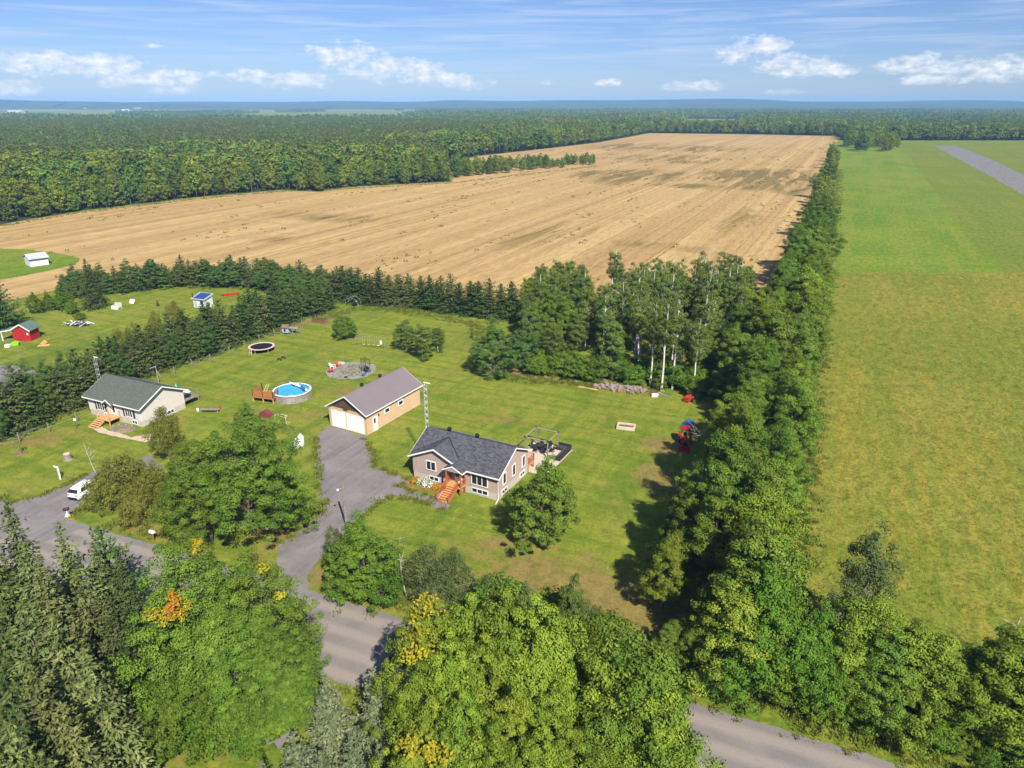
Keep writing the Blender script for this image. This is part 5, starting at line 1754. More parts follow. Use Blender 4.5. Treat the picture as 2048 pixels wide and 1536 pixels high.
# rear deck
rd = M().box(7.2, 10.4, NW + 0.05, NW + 2.9, 0.9, 1.0).build('rear_deck', MT['grey_wood'], nb)
for (x, y) in ((7.3, NW + 2.8), (10.3, NW + 2.8), (10.3, NW + .2)):
    M().box(x - .06, x + .06, y - .06, y + .06, -0.1, 2.0).build('deck_post', MT['grey_wood'], rd)
M().tube([(10.3, NW + .2, 1.95), (10.3, NW + 2.8, 1.95), (7.3, NW + 2.8, 1.95)], 0.045, 5).build('deck_rail', MT['grey_wood'], rd)
NT_ = Matrix.Translation(no_) @ Matrix.Rotation(R(-25), 4, 'Z')
def npnt(s, d, z=0.0):
    return NT_ @ Vector((s, d, z))
for (x, y) in ((6.2, 4.3), (8.5, 4.6)):
    M().box(x - .2, x + .2, y - .2, y + .2, NR - 0.55, NR - 0.18).build('roof_vent', MT['shingle_green'], nb)

# ---- lattice masts
def mast(label, p, h, wd=0.28):
    t = thing('antenna_mast', label, 'antenna mast', p, R(-27))
    legs = [(wd * math.cos(a), wd * math.sin(a)) for a in (0.5, 2.6, 4.7)]
    for (x, y) in legs:
        M().tube([(x, y, -0.1), (x * 0.8, y * 0.8, h)], 0.03, 5).build('mast_leg', MT['steel'], t)
    m = M()
    n = int(h / 0.42)
    for k in range(n):
        z = k * 0.42
        for i in range(3):
            a, b = legs[i], legs[(i + 1) % 3]
            m.tube([(a[0], a[1], z), (b[0], b[1], z + (0.42 if k % 2 else 0))], 0.018, 4)
    m.build('mast_bracing', MT['steel'], t)
    m = M()
    m.tube([(0, 0, h - 0.2), (0, 0, h + 0.25)], 0.03, 5)
    m.box(-0.12, 0.75, -0.06, 0.06, h + 0.2, h + 0.3)
    m.build('antenna_head', MT['white'], t)
    return t
mast('tall steel lattice antenna mast at the gable end of the rose beige bungalow', hp(-0.62, 3.9), 10.6)
mast('steel lattice antenna mast behind the cream neighbour bungalow', at(208, 800), 6.7)
t = thing('television_aerial', 'thin metal television aerial behind the neighbour roof ridge', 'aerial', npnt(5.0, 7.9))
M().tube([(0, 0, -0.05), (0, 0, 5.6)], 0.04, 6).build('aerial_pole', MT['steel'], t)
m = M()
m.tube([(0, 0, 5.5), (-0.9, 0, 5.2)], 0.035, 4)
for k in range(6):
    x = -0.15 * k
    m.tube([(x, -0.35, 5.5 - 0.05 * k), (x, 0.35, 5.5 - 0.05 * k)], 0.018, 4)
m.tube([(0, 0, 4.9), (0.45, 0, 3.9)], 0.035, 4)
m.build('aerial_boom', MT['steel'], t)
# ------------------------------------------------------------------ things in the yard
# ---- patio of single slabs behind the bungalow
pat = thing('patio', 'sand coloured slab patio behind the bungalow', 'patio', hp(0, 0), R(-27.8))
M().box(8.5, 14.0, 7.6, 15.6, -0.1, 0.03).build('patio_bed', MT['grey_wood'], pat)
pm = None
nx, ny = 9, 13
for i in range(nx):
    for j in range(ny):
        w_, l_ = 5.5 / nx, 8.0 / ny
        if pm is None:
            o = M().box(0.012, w_ - 0.012, 0.012, l_ - 0.012, 0.0, 0.05).build('paver', MT['paver'], pat)
            pm = o.data
        else:
            o = bpy.data.objects.new('paver', pm)
            COL.objects.link(o)
            o.parent = pat
        o.location = (8.5 + i * w_, 7.6 + j * l_, 0.02 + rg.uniform(0, 0.008))
# pergola frame
pg = thing('pergola', 'open bronze metal pergola frame over the patio table', 'pergola', hp(8.9, 11.9), R(-27.8))
for (x, y) in ((0, 0), (3.2, 0), (3.2, 3.2), (0, 3.2)):
    M().box(x - .06, x + .06, y - .06, y + .06, 0.05, 2.35).build('post', MT['bronze'], pg)
for (a, b) in (((0, 0), (3.2, 0)), ((3.2, 0), (3.2, 3.2)), ((3.2, 3.2), (0, 3.2)), ((0, 3.2), (0, 0))):
    M().tube([(a[0], a[1], 2.36), (b[0], b[1], 2.36)], 0.075, 4).build('beam', MT['bronze'], pg)
for (x, y) in ((0, 0), (3.2, 0), (3.2, 3.2), (0, 3.2)):
    M().box(x - .11, x + .11, y - .11, y + .11, 2.3, 2.47).build('corner_bracket', MT['dark_steel'], pg)
# table and chairs
tb = thing('patio_table', 'dark rectangular dining table under the pergola', 'table', hp(10.6, 13.6, 0.07), R(-27.8))
M().box(-1.0, 1.0, -0.55, 0.55, 0.70, 0.75).build('tabletop', MT['wicker'], tb)
for (x, y) in ((-.9, -.45), (.9, -.45), (.9, .45), (-.9, .45)):
    M().box(x - .04, x + .04, y - .04, y + .04, 0, 0.70).build('leg', MT['dark_steel'], tb)
ch = thing('patio_chair', 'dark wicker chair at the dining table under the pergola', 'chair', hp(10.0, 12.7, 0.07), 0, 'chairs round the pergola table')
M().box(-.25, .25, -.25, .25, 0.40, 0.47).build('seat', MT['wicker'], ch)
M().box(-.25, .25, -.27, -.21, 0.47, 0.95).build('backrest', MT['wicker'], ch)
for (x, y) in ((-.22, -.22), (.22, -.22), (.22, .22), (-.22, .22)):
    M().box(x - .025, x + .025, y - .025, y + .025, 0, 0.40).build('leg', MT['dark_steel'], ch)
for k, (s, d, a) in enumerate([(10.0, 12.75, 0), (11.2, 12.75, 0), (10.0, 14.45, math.pi), (11.2, 14.45, math.pi), (9.3, 13.6, -math.pi / 2), (11.95, 13.6, math.pi / 2)]):
    c = ch if k == 0 else copy_tree(ch)
    c.location = hp(s, d, 0.07)
    c.rotation_euler = (0, 0, R(-27.8) + a)
# sectional sofa
so = thing('corner_sofa', 'charcoal L shaped outdoor sofa at the patio corner', 'sofa', hp(12.0, 14.2, 0.07), R(-27.8))
M().box(0, 1.9, 0.35, 1.2, 0.05, 0.32).build('base', MT['wicker'], so)
M().box(1.15, 1.9, -2.3, 0.34, 0.05, 0.32).build('base', MT['wicker'], so)
M().box(0, 1.9, 1.02, 1.2, 0.32, 0.8).build('backrest', MT['wicker'], so)
M().box(1.74, 1.9, -2.3, 1.0, 0.32, 0.8).build('backrest', MT['wicker'], so)
for (a, b, c, d) in ((0.02, 0.58, .4, 1.0), (.6, 1.14, .4, 1.0), (1.17, 1.72, .4, 1.0), (1.17, 1.72, -.5, .36), (1.17, 1.72, -1.4, -.52), (1.17, 1.72, -2.28, -1.42)):
    M().box(a, b, c, d, 0.33, 0.45).build('cushion', MT['cushion'], so)
M().box(1.1, 1.92, -2.44, -2.32, 0.05, 0.62).build('armrest', MT['wicker'], so)

# ---- flower bed
MT['orange_flower'] = leafmat('orange_petal', (0.6, 0.16, 0.01), (0.75, 0.26, 0.015), (0.8, 0.4, 0.03), 0.01, 0.1)
MT['white_flower'] = leafmat('white_petal', (0.6, 0.62, 0.5), (0.75, 0.77, 0.68), (0.85, 0.85, 0.8), 0.01, 0.1, 0.15)


def bush(par, c, r, h, n, leaf, mat, name, seed, leafbase=True):
    rng = np.random.default_rng(seed)
    d = unit(rng.normal(size=(n, 3)))
    d[:, 2] = np.abs(d[:, 2])
    P = d * (rng.uniform(0.5, 1, n) ** .5)[:, None] * np.array([r, r, h]) + np.array(c)
    V, F = cards(P, d + rng.normal(size=d.shape) * .4 + np.array([0, 0, .4]), leaf * rng.uniform(.7, 1.3, n), rng, 0.8)
    me = mesh_np(name, V, F, [mat], rng.uniform(0, 1, n))
    o = bpy.data.objects.new(name, me)
    COL.objects.link(o)
    o.parent = par
    return o


fb = thing('flower_bed', 'flower bed of orange and white blooms against the bungalow front', 'flower bed', hp(0, 0), R(-27.8))
M().box(0.25, 4.6, -1.75, -0.15, -0.05, 0.06).build('bed_soil', MT['soil'], fb)
m = M()
m.box(0.15, 4.7, -1.85, -1.75, -0.05, 0.14); m.box(0.15, 0.25, -1.75, -0.1, -0.05, 0.14); m.box(4.6, 4.7, -1.75, -0.1, -0.05, 0.14)
m.build('bed_edging', MT['red_wood'], fb)
for k, (x, y, r, h, mm) in enumerate([(0.75, -1.1, .5, .55, 'orange_flower'), (1.55, -1.0, .55, .75, 'white_flower'), (2.2, -1.2, .6, .7, 'white_flower'), (2.75, -0.8, .5, .8, 'white_flower'), (3.15, -1.25, .45, .6, 'white_flower'),
                                      (3.7, -1.2, .5, .6, 'orange_flower'), (4.1, -0.8, .42, .65, 'orange_flower'), (1.9, -0.6, .5, .8, 'white_flower'), (0.8, -.55, .4, .5, 'orange_flower')]):
    bush(fb, (x, y, 0.05), r, h, 260, 0.11, L_MAPLE, 'leaves', 400 + k)
    bush(fb, (x, y, 0.12), r, h, 190, 0.12, MT[mm], 'blooms', 430 + k)
for k in range(2):
    bush(fb, (4.35 - k * 3.2, -1.5 + k * .2, 0.04), .3, .4, 160, 0.12, L_LIME, 'leaves', 460 + k)
st = tag(M(HT).box(4.72, 5.6, -3.0, -1.2, -0.1, 0.06).build('stepping_slab', MT['paver']), 'pale stone slab at the side of the red front steps', 'slab')

# ---- pool
MT['pool_water'] = plain('pool_water', (0.045, 0.36, 0.66), 0.06, 0.06, 0.7, spec=0.5)
MT['pool_liner'] = plain('pool_liner', (0.05, 0.30, 0.62), 0.4, 0.05, 1.0)
MT['pool_wall'] = plain('pool_wall_panel', (0.27, 0.245, 0.215), 0.7, 0.3, 1.4)
MT['blue_sheet'] = plain('blue_solar_cover', (0.03, 0.13, 0.34), 0.4, 0.15, 2.0)
pc = at(584, 781, 1.1)
pool = thing('swimming_pool', 'round above ground pool with bright blue water', 'pool', (pc.x, pc.y, 0))
RP = 2.75
m = M()
n = 40
vs, fs = [], []
for k in range(n):
    a = 2 * math.pi * k / n
    for (r, z) in ((RP, -0.1), (RP, 1.2), (RP - 0.04, 1.2), (RP - 0.04, 0.0)):
        vs.append((r * math.cos(a), r * math.sin(a), z))
for k in range(n):
    a, b = k * 4, ((k + 1) % n) * 4
    for j in range(3):
        fs.append((a + j, b + j, b + j + 1, a + j + 1))
m.add(vs, fs)
m.build('pool_wall', MT['pool_wall'], pool)
for k in range(26):
    a = 2 * math.pi * (k + .5) / 26
    M(Matrix.Rotation(a, 4, 'Z')).box(RP - 0.01, RP + 0.05, -0.11, 0.11, -0.05, 1.19).build('wall_panel', MT['pool_wall'], pool)
M().lathe([(RP - 0.05, 0.9), (RP - 0.05, 0.98)], n=40).build('water', MT['pool_water'], pool)
m = M()
vs, fs = [], []
for k in range(n):
    a = 2 * math.pi * k / n
    for (r, z) in ((RP - 0.12, 1.19), (RP + 0.14, 1.19), (RP + 0.14, 1.25), (RP - 0.12, 1.25)):
        vs.append((r * math.cos(a), r * math.sin(a), z))
for k in range(n):
    a, b = k * 4, ((k + 1) % n) * 4
    for j in range(4):
        fs.append((a + j, b + j, b + (j + 1) % 4, a + (j + 1) % 4))
m.add(vs, fs)
m.build('pool_rim', MT['white_plastic'], pool)
M().lathe([(RP - .06, 0.99), (RP - .055, 1.185)], n=40)
lin = M()
vs = []
for k in range(n):
    a = 2 * math.pi * k / n
    vs += [((RP - .05) * math.cos(a), (RP - .05) * math.sin(a), 0.985), ((RP - .05) * math.cos(a), (RP - .05) * math.sin(a), 1.19)]
lin.add(vs, [(2 * k, 2 * ((k + 1) % n), 2 * ((k + 1) % n) + 1, 2 * k + 1) for k in range(n)])
lin.build('pool_liner', MT['pool_liner'], pool)
# rolled cover and reel at the far rim
cv = thing('pool_cover_reel', 'blue solar cover and white reel tubes at the pool rim', 'pool cover', (pc.x + 0.3, pc.y + 1.6, 1.24), R(-20))
for k in range(4):
    M().tube([(-1.9 + k * .28, 0.75 - k * .2, 0.08 + k * .03), (0.55 + k * .15, 0.35 - k * .28, 0.12)], 0.06, 6).build('tube', MT['white_plastic'], cv)
m = M()
vs, fs = [], []
for i in range(8):
    for j in range(4):
        vs.append((0.1 + i * .32, 0.75 - i * .24 - j * .17, 0.16 + 0.05 * math.sin(i * 1.7 + j) - 0.03 * j))
for i in range(7):
    for j in range(3):
        a = i * 4 + j
        fs.append((a, a + 4, a + 5, a + 1))
m.add(vs, fs)
o = m.build('blue_sheet', MT['blue_sheet'], cv)
so_ = o.modifiers.new('thick', 'SOLIDIFY'); so_.thickness = 0.04
M().lathe([(0.02, -0.2), (0.17, -0.12), (0.2, 0.05), (0.12, 0.18), (0.02, 0.2)], (2.55, -1.15, 0.1), 12).build('reel_end', MT['white_plastic'], cv, True)
M().tube([(2.5, -1.15, 0.0), (2.5, -1.2, -1.24)], 0.04, 6).build('reel_leg', MT['steel'], cv)
# pool deck
MT['cedar'] = plain('stained_cedar', (0.36, 0.15, 0.05), .75, .2, 2.5)
dp = at(506, 803)
dkk = thing('pool_deck', 'raised cedar deck with solid board railing beside the pool', 'deck', dp, R(-16))
dkk.scale = (1.2, 1.2, 1.0)
DX, DY = 3.0, 2.2
for k in range(10):
    M().box(0, DX, k * DY / 10 + 0.008, (k + 1) * DY / 10 - 0.008, 0.85, 0.9).build('deck_board', MT['cedar'], dkk)
m = M().box(0, DX, -0.04, 0.0, 0.7, 0.9)
m.box(0, 0.04, 0, DY, 0.7, 0.84); m.box(DX - .04, DX, 0, DY, 0.7, 0.84)
m.build('deck_frame', MT['cedar'], dkk)
for (x, y) in ((0.06, 0.06), (1.5, 0.06), (2.94, 0.06), (0.06, 2.1), (2.94, 1.2)):
    M().box(x - .06, x + .06, y - .06, y + .06, -0.1, 0.85).build('deck_post', MT['new_wood'], dkk)
    M().box(x - .04, x + .04, y - .04, y + .04, 0.9, 2.0).build('rail_post', MT['black'], dkk)
for (a, b, c, d) in ((0.1, 1.46, 0.02, 0.06), (1.54, 2.9, 0.02, 0.06)):
    for k in range(5):
        M().box(a, b, c, d, 0.95 + k * .18, 1.11 + k * .18).build('rail_board', MT['cedar'], dkk)
for (a, b, x) in ((0.1, 2.0, 0.03), (0.1, 1.15, 2.93)):
    for k in range(5):
        M().box(x, x + .04, a, b, 0.95 + k * .18, 1.11 + k * .18).build('rail_board', MT['cedar'], dkk)
ld = thing('pool_ladder', 'yellow green ladder leaning on the pool deck gate', 'ladder', (dp.x + 1.2, dp.y + 1.7, 0.9), R(10))
MT['lime_paint'] = plain('faded_lime_paint', (0.45, 0.5, 0.14), 0.6, 0.1, 2.0)
for s in (0, .4):
    M().tube([(s, 0, 0), (s + .5, .35, 1.15)], 0.04, 5).build('ladder_rail', MT['lime_paint'], ld)
for k in range(4):
    M().tube([(k * .12 + .06, k * .085 + .05, .2 + k * .25), (k * .12 + .46, k * .085 + .05, .2 + k * .25)], 0.03, 5).build('rung', MT['lime_paint'], ld)
# pool pump and hoses
pp_ = at(583, 806)
pu = thing('pool_pump', 'grey pool filter with looping white hoses by the pool', 'pool pump', pp_, R(10))
M().box(-.55, .55, -.4, .4, -0.05, 0.06).build('pump_pad', MT['concrete'], pu)
M().lathe([(.3, .05), (.34, .2), (.34, .6), (.22, .78), (.06, .84)], (.15, 0, 0), 14).build('filter_tank', MT['concrete'], pu, True)
M().box(-.45, -.1, -.15, .15, .06, .36).build('pump_motor', MT['black'], pu)
for s in (-1, 1):
    pts = [(s * .45, -.1, .1), (s * .5, -.05, .7), (s * .3, .2, 1.15), (s * .05, .45, 1.1), (0, .6, .95)]
    M().tube(pts, 0.05, 6).build('hose', MT['white_plastic'], pu)

# ---- trampoline
tp = at(523, 693, 0.8)
tr_ = thing('trampoline', 'round trampoline with black mat and pale pink pad', 'trampoline', (tp.x, tp.y, 0))
MT['pink_pad'] = plain('pale_pink_pad', (0.62, 0.45, 0.45), 0.7, 0.08, 1.0)
M().lathe([(1.95, 0.80), (1.95, 0.83)], n=36).build('mat', MT['black'], tr_)
M().lathe([(1.94, 0.84), (1.96, 0.88), (2.3, 0.88), (2.34, 0.80)], n=36)
m = M()
vs, fs = [], []
for k in range(36):
    a = 2 * math.pi * k / 36
    for (r, z) in ((1.95, 0.84), (2.33, 0.84), (2.33, 0.90), (1.95, 0.90)):
        vs.append((r * math.cos(a), r * math.sin(a), z))
for k in range(36):
    a, b = k * 4, ((k + 1) % 36) * 4
    for j in range(4):
        fs.append((a + j, b + j, b + (j + 1) % 4, a + (j + 1) % 4))
m.add(vs, fs)
m.build('safety_pad', MT['pink_pad'], tr_)
for k in range(6):
    a = k * math.pi / 3 + 0.3
    M().tube([(2.2 * math.cos(a), 2.2 * math.sin(a), 0.84), (2.25 * math.cos(a), 2.25 * math.sin(a), -0.05)], 0.04, 6).build('leg', MT['steel'], tr_)
tl = thing('trampoline_ladder', 'small peach wooden ladder leaning on the trampoline', 'ladder', (tp.x - 1.25, tp.y - 2.25, 0), R(-12))
MT['peach'] = plain('peach_wood', (0.62, 0.36, 0.22), 0.7, 0.1, 2.0)
for s in (-.22, .22):
    M().tube([(s, -.25, 0), (s, 0.1, .95)], 0.05, 4).build('ladder_rail', MT['peach'], tl)
for k in range(3):
    M().box(-.22, .22, -.22 + k * .09, -.08 + k * .09, .18 + k * .26, .24 + k * .26).build('rung', MT['peach'], tl)

# ---- chicken coop, brown bale, tyres
cp = at(583, 668)
co = thing('chicken_coop', 'small weathered blue grey coop with mesh run', 'chicken coop', cp, R(-14))
MT['coop_blue'] = plain('faded_blue_board', (0.33, 0.4, 0.46), 0.8, 0.15, 1.5)
MT['rust'] = plain('rusty_brown_board', (0.2, 0.115, 0.065), 0.9, 0.25, 1.5)
M().box(-1.6, -0.3, -0.6, 0.6, 0.35, 1.4).build('coop_box', MT['coop_blue'], co)
M().prism([(-.8, 1.35), (0, 1.8), (.8, 1.35), (.8, 1.42), (0, 1.88), (-.8, 1.42)], 'x', -1.75, -0.2).build('coop_roof', MT['rust'], co)
for (x, y) in ((-1.5, -.5), (-.4, -.5), (-1.5, .5), (-.4, .5), (1.6, -.55), (1.6, .55), (.6, -.55), (.6, .55)):
    M().box(x - .05, x + .05, y - .05, y + .05, -0.05, 1.3 if x > 0 else .36).build('leg', MT['grey_wood'], co)
for (z, y) in ((0.45, -.55), (1.3, -.55), (0.45, .55), (1.3, .55)):
    M().box(-.3, 1.65, y - .03, y + .03, z - .04, z + .04).build('run_rail', MT['grey_wood'], co)
M().prism([(-.62, 1.34), (0, 1.5), (.62, 1.34), (0, 1.46)], 'x', -.3, 1.65).build('run_top', MT['grey_wood'], co)
M().box(-1.2, -.85, -.64, -.6, .6, 1.1).build('hatch', MT['black'], co)
bl = thing('wooden_trough', 'long dark brown wooden trough lying near the hedge', 'trough', at(640, 645), R(-22))
M().prism([(-.55, 0), (.55, 0), (.7, .75), (-.7, .75)], 'x', -1.5, 1.5).build('trough_body', MT['rust'], bl)
for k in range(5):
    M().box(-1.5 + k * .6, -1.5 + k * .6 + .55, -.66, .66, .76, .82).build('lid_board', MT['brown_board'], bl)
tyre = None
for k, (u, v) in enumerate(((559, 721), (567, 717))):
    p = at(u, v)
    m = M()
    pts = []
    for j in range(13):
        a = math.pi * j / 12
        pts.append((math.cos(a) * .38, 0, math.sin(a) * .38 - 0.02))
    m.tube(pts, 0.1, 8)
    o = m.build('half_tyre', MT['rubber'])
    o.location = p
    o.rotation_euler = (0, 0, R(-15))
    tag(o, 'half buried black tyre arching out of the back lawn', 'tyre', 'half tyres in the lawn')

# ---- fire pit circle
fp = at(703, 741)
MT['gravel_light'] = gravel_material('pit_gravel', (0.25, 0.24, 0.22), (0.31, 0.29, 0.26))
sheet('fire_pit_gravel', [(fp.x + 4.0 * math.cos(t * .2618) * 1.05, fp.y + 4.3 * math.sin(t * .2618)) for t in range(24)], 0.03, MT['gravel_light'], 0.6, 0.15, 21)
gx = rn.normal(size=420) * 1.9 + fp.x
gy = rn.normal(size=420) * 2.0 + fp.y
scatter('pit_weeds', tuft_pts(gx, gy, 2, 0.3, 0.7), 'sparse weeds coming up through the gravel fire circle', 'weeds', TUFT)
fr_ = thing('fire_pit', 'ring of stones in the gravel fire circle', 'fire pit', fp)
sm = None
for k in range(14):
    a = k * math.pi * 2 / 14
    if sm is None:
        o = M().lathe([(.16, -.02), (.2, .08), (.16, .2), (.04, .24)], n=7).build('stone', MT['stone'], fr_)
        sm = o.data
    else:
        o = bpy.data.objects.new('stone', sm); COL.objects.link(o); o.parent = fr_
    o.location = (.85 * math.cos(a), .85 * math.sin(a), 0.02)
    o.rotation_euler = (0, 0, k * 1.3)
M().lathe([(.66, .02), (.5, .07), (.05, .09)], n=12).build('ash_bed', MT['grey_wood'], fr_)
def adirondack(label, u, v, rz, mat):
    t = thing('lawn_chair', label, 'chair', at(u, v) + Vector((0, 0, 0.03)), rz)
    for k in range(4):
        M().prism([(-.3 + k * .15, .38 - k * .03), (-.17 + k * .15, .355 - k * .03), (-.17 + k * .15, .385 - k * .03), (-.3 + k * .15, .41 - k * .03)], 'x', -.28, .28).build('seat_slat', mat, t)
    for k in range(5):
        M().prism([(.27, .28), (.32, .27), (.62, .98 - abs(k - 2) * .05), (.57, 1.0 - abs(k - 2) * .05)], 'x', -.28 + k * .115, -.18 + k * .115).build('back_slat', mat, t)
    for s in (-.36, .30):
        M().box(s, s + .1, -.35, .42, .55, .59).build('armrest', mat, t)
        M().box(s + .02, s + .08, -.33, -.25, 0, .55).build('leg', mat, t)
        M().box(s + .02, s + .08, .3, .38, 0, .55).build('leg', mat, t)
    return t
adirondack('red plastic lawn chair lowest on the fire circle edge', 663, 745, R(-70) + math.pi, MT['red_plastic'])
adirondack('orange red lawn chair farther round the fire circle', 676, 734, R(-120) + math.pi, plain('orange_red_plastic', (0.5, 0.075, 0.03), .45, .08, 2))
adirondack('white lawn chair between the two red chairs', 666, 737, R(-100) + math.pi, MT['white_plastic'])
tag(M(Matrix.Translation(at(683, 728))).box(-.55, .55, -.2, .2, 0, .35).build('storage_bench', MT['concrete']), 'small grey bench at the back of the fire circle', 'bench')
sw = thing('garden_swing', 'dark metal arbour with swing bench on the fire circle edge', 'garden swing', at(732, 744), R(-50))
for (x, y) in ((-.75, -.4), (.75, -.4), (.75, .4), (-.75, .4)):
    M().tube([(x, y, -.05), (x, y, 2.3)], .05, 5).build('post', MT['dark_steel'], sw)
m = M()
for y in (-.4, .4):
    m.tube([(-.75, y, 2.3), (.75, y, 2.3)], .045, 5)
    m.tube([(-.75, y, 1.2), (-.75, -y, 1.9)], .02, 4)
for k in range(7):
    x = -.75 + k * .25
    m.tube([(x, -.45, 2.33), (x, .45, 2.33)], .022, 4)
for s in (-.75, .75):
    for k in range(6):
        m.tube([(s, -.4, .3 + k * .35), (s, .4, .3 + k * .35)], .02, 4)
m.build('trellis', MT['dark_steel'], sw)
M().box(-.68, .68, -.25, .25, .45, .52).build('bench_seat', MT['dark_steel'], sw)
M().box(-.68, .68, .22, .28, .55, 1.0).build('bench_back', MT['dark_steel'], sw)
tag(M(Matrix.Translation(at(727, 752))).lathe([(.25, 0), (.3, .3), (.28, .3), (.23, .05)], n=12).build('tub', MT['blue_sheet']), 'small blue tub beside the dark swing arbour', 'tub')
tag(M(Matrix.Translation(at(692, 755))).lathe([(.28, 0), (.3, .12), (.16, .16), (.15, .05)], n=12).build('tyre_rim', MT['black']), 'black metal ring lying at the front of the fire circle', 'ring')

# ---- swing set
ss = thing('swing_set', 'rusty metal swing set frame on the back lawn', 'swing set', at(742, 694), R(-14))
MT['swing_paint'] = plain('faded_swing_paint', (0.2, 0.23, 0.2), .6, .2, 2.0)
for x in (-2.9, 2.9):
    for y in (-.7, .7):
        M().tube([(x + .1 * (1 if x > 0 else -1), y, -.05), (x, 0, 1.9)], .03, 5).build('leg', MT['swing_paint'], ss)
M().tube([(-2.95, 0, 1.9), (2.95, 0, 1.9)], .032, 6).build('top_bar', MT['swing_paint'], ss)
for x in (-1.4, -.4, .5, 1.5):
    for s in (-.2, .2):
        M().tube([(x + s, 0, 1.9), (x + s, 0.03, .45)], .014, 4).build('chain', MT['steel'], ss)
    M().box(x - .24, x + .24, -.09, .12, .41, .46).build('swing_seat', MT['lime_paint'] if x < 1 else MT['white_plastic'], ss)
M().tube([(0.9, 0, 1.88), (0.9, -.1, .5)], .03, 5).build('glider_bar', MT['swing_paint'], ss)
m = M()
m.prism([(0, 0), (.45, 0), (.45, .9), (0, .9)], 'y', -.1, .0)
o = m.build('toddler_seat', MT['white_plastic'], ss)
o.location = (1.9, 0, .7); o.scale = (.7, 1, .8)

# ---- hoop frame (old tent garage) at the end of the lawn
hf = thing('hoop_frame', 'bare white hoop frame of a tent shelter at the lawn end', 'shelter frame', at(710, 612), R(-15))
for y in (-1.6, 0, 1.6):
    pts = [(1.5 * math.cos(a), y, 1.0 + 1.25 * math.sin(a)) for a in [math.pi * k / 10 for k in range(11)]]
    M().tube([(1.5, y, -.05)] + pts + [(-1.5, y, -.05)], .03, 5).build('hoop', MT['steel'], hf)
for x, z in ((1.5, 1.0), (-1.5, 1.0), (0, 2.25)):
    M().tube([(x, -1.6, z), (x, 1.6, z)], .025, 5).build('purlin', MT['steel'], hf)
sl_ = thing('snowmobile', 'dark snowmobile with white cowl parked under the hoop frame', 'snowmobile', at(712, 611), R(70))
M().prism([(-1.2, .25), (1.1, .25), (1.3, .45), (.7, .8), (.3, .75), (-.2, .6), (-1.2, .62)], 'y', -.3, .3).build('sled_body', MT['black'], sl_)
M().prism([(.4, .7), (1.2, .5), (.9, .82), (.5, 1.0)], 'y', -.28, .28).build('cowl', MT['white_plastic'], sl_)
for s in (-.4, .4):
    M().box(.3, 1.5, s - .07, s + .07, .02, .09).build('ski', MT['white_plastic'], sl_)
M().box(-1.2, .3, -.2, .2, .0, .26).build('track', MT['rubber'], sl_)

# ---- white tanks and goal
for k, (u, v, r, h, lb) in enumerate(((603, 892, .42, 1.55, 'tall white propane cylinder nearest the gravel driveway'), (594, 896, .40, 1.15, 'short white propane cylinder beside the tall one'))):
    t = thing('propane_tank', lb, 'propane tank', at(u, v))
    M().lathe([(r * .8, -.05), (r * .8, .08), (r, .16), (r, h * .8), (r * .85, h * .92), (r * .45, h)], n=18).build('tank', MT['white_plastic'], t, True)
    M().lathe([(r * .4, h - .02), (r * .4, h + .16), (r * .3, h + .2)], n=12).build('valve_guard', MT['white_plastic'], t)
gl = thing('hockey_goal', 'small white and yellow goal frame beside the broad maple', 'goal', at(562, 848), R(-22))
MT['cream_paint'] = plain('cream_paint', (0.62, 0.5, 0.3), .6, .1, 2)
M().tube([(-.95, 0, -.05), (-.95, 0, 1.2), (.95, 0, 1.2), (.95, 0, -.05)], .05, 6).build('goal_frame', MT['cream_paint'], gl)
M().tube([(-.95, 0, 1.2), (-.8, .55, 1.2), (.8, .55, 1.2), (.95, 0, 1.2)], .03, 5).build('goal_hoop', MT['white_plastic'], gl)
M().tube([(-.95, 0, 0.03), (-.9, .9, .03), (.9, .9, .03), (.95, 0, 0.03)], .03, 5).build('goal_base', MT['cream_paint'], gl)
tag(M(Matrix.Translation(at(532, 832)) @ Matrix.Rotation(R(-20), 4, 'Z')).prism([(-.9, 0), (.9, 0), (.8, .55), (0, .95), (-.8, .55)], 'y', -.5, .5).build('small_play_hut', plain('maroon_board', (.17, .04, .04), .8, .15, 2)), 'small maroon hut half hidden behind the broad maple', 'hut')

# ---- utility pole
up = thing('utility_pole', 'wooden utility pole with lamp bracket beside the driveway bend', 'utility pole', at(693, 1052), 0)
M().tube([(0, 0, -.2), (0, 0, 5.1)], [.14, .11], 8).build('pole', MT['grey_wood'], up)
M().tube([(0, 0, 4.5), (-.35, -.15, 4.65), (-.5, -.2, 4.55)], .03, 5).build('lamp_bracket', MT['steel'], up)
M().lathe([(.06, .12), (.14, 0), (.13, -.03), (.03, -.05)], (-.5, -.2, 4.5), 10).build('lamp', MT['white_plastic'], up)

# ---- mailboxes, sign post, stump
def mailbox(label, u, v, rz, post, box, h=1.05):
    t = thing('mailbox', label, 'mailbox', at(u, v), rz)
    M().box(-.05, .05, -.05, .05, -.1, h).build('post', MT[post], t)
    m = M().prism([(-.15, 0), (.15, 0), (.15, .18), (.08, .28), (-.08, .28), (-.15, .18)], 'x', -.3, .3)
    o = m.build('box', MT[box], t)
    o.location = (0, 0, h)
    M().box(.02, .06, -.18, -.16, h + .12, h + .35).build('flag', MT['red_paint'], t)
    return t
mailbox('white mailbox on a reddish post at the road edge', 308, 1083, R(-22), 'red_wood', 'white_plastic')
mailbox('mailbox on a tall dark post on the verge by the driveway mouth', 536, 1082, R(-30), 'brown_board', 'steel', 1.5)
mb = mailbox('black and white mailbox with yellow flowers at the neighbour driveway corner', 137, 1037, R(30), 'white', 'black')
bush(mb, (0.25, -.1, 0), .45, .4, 220, .12, L_YELL, 'flowers', 480)
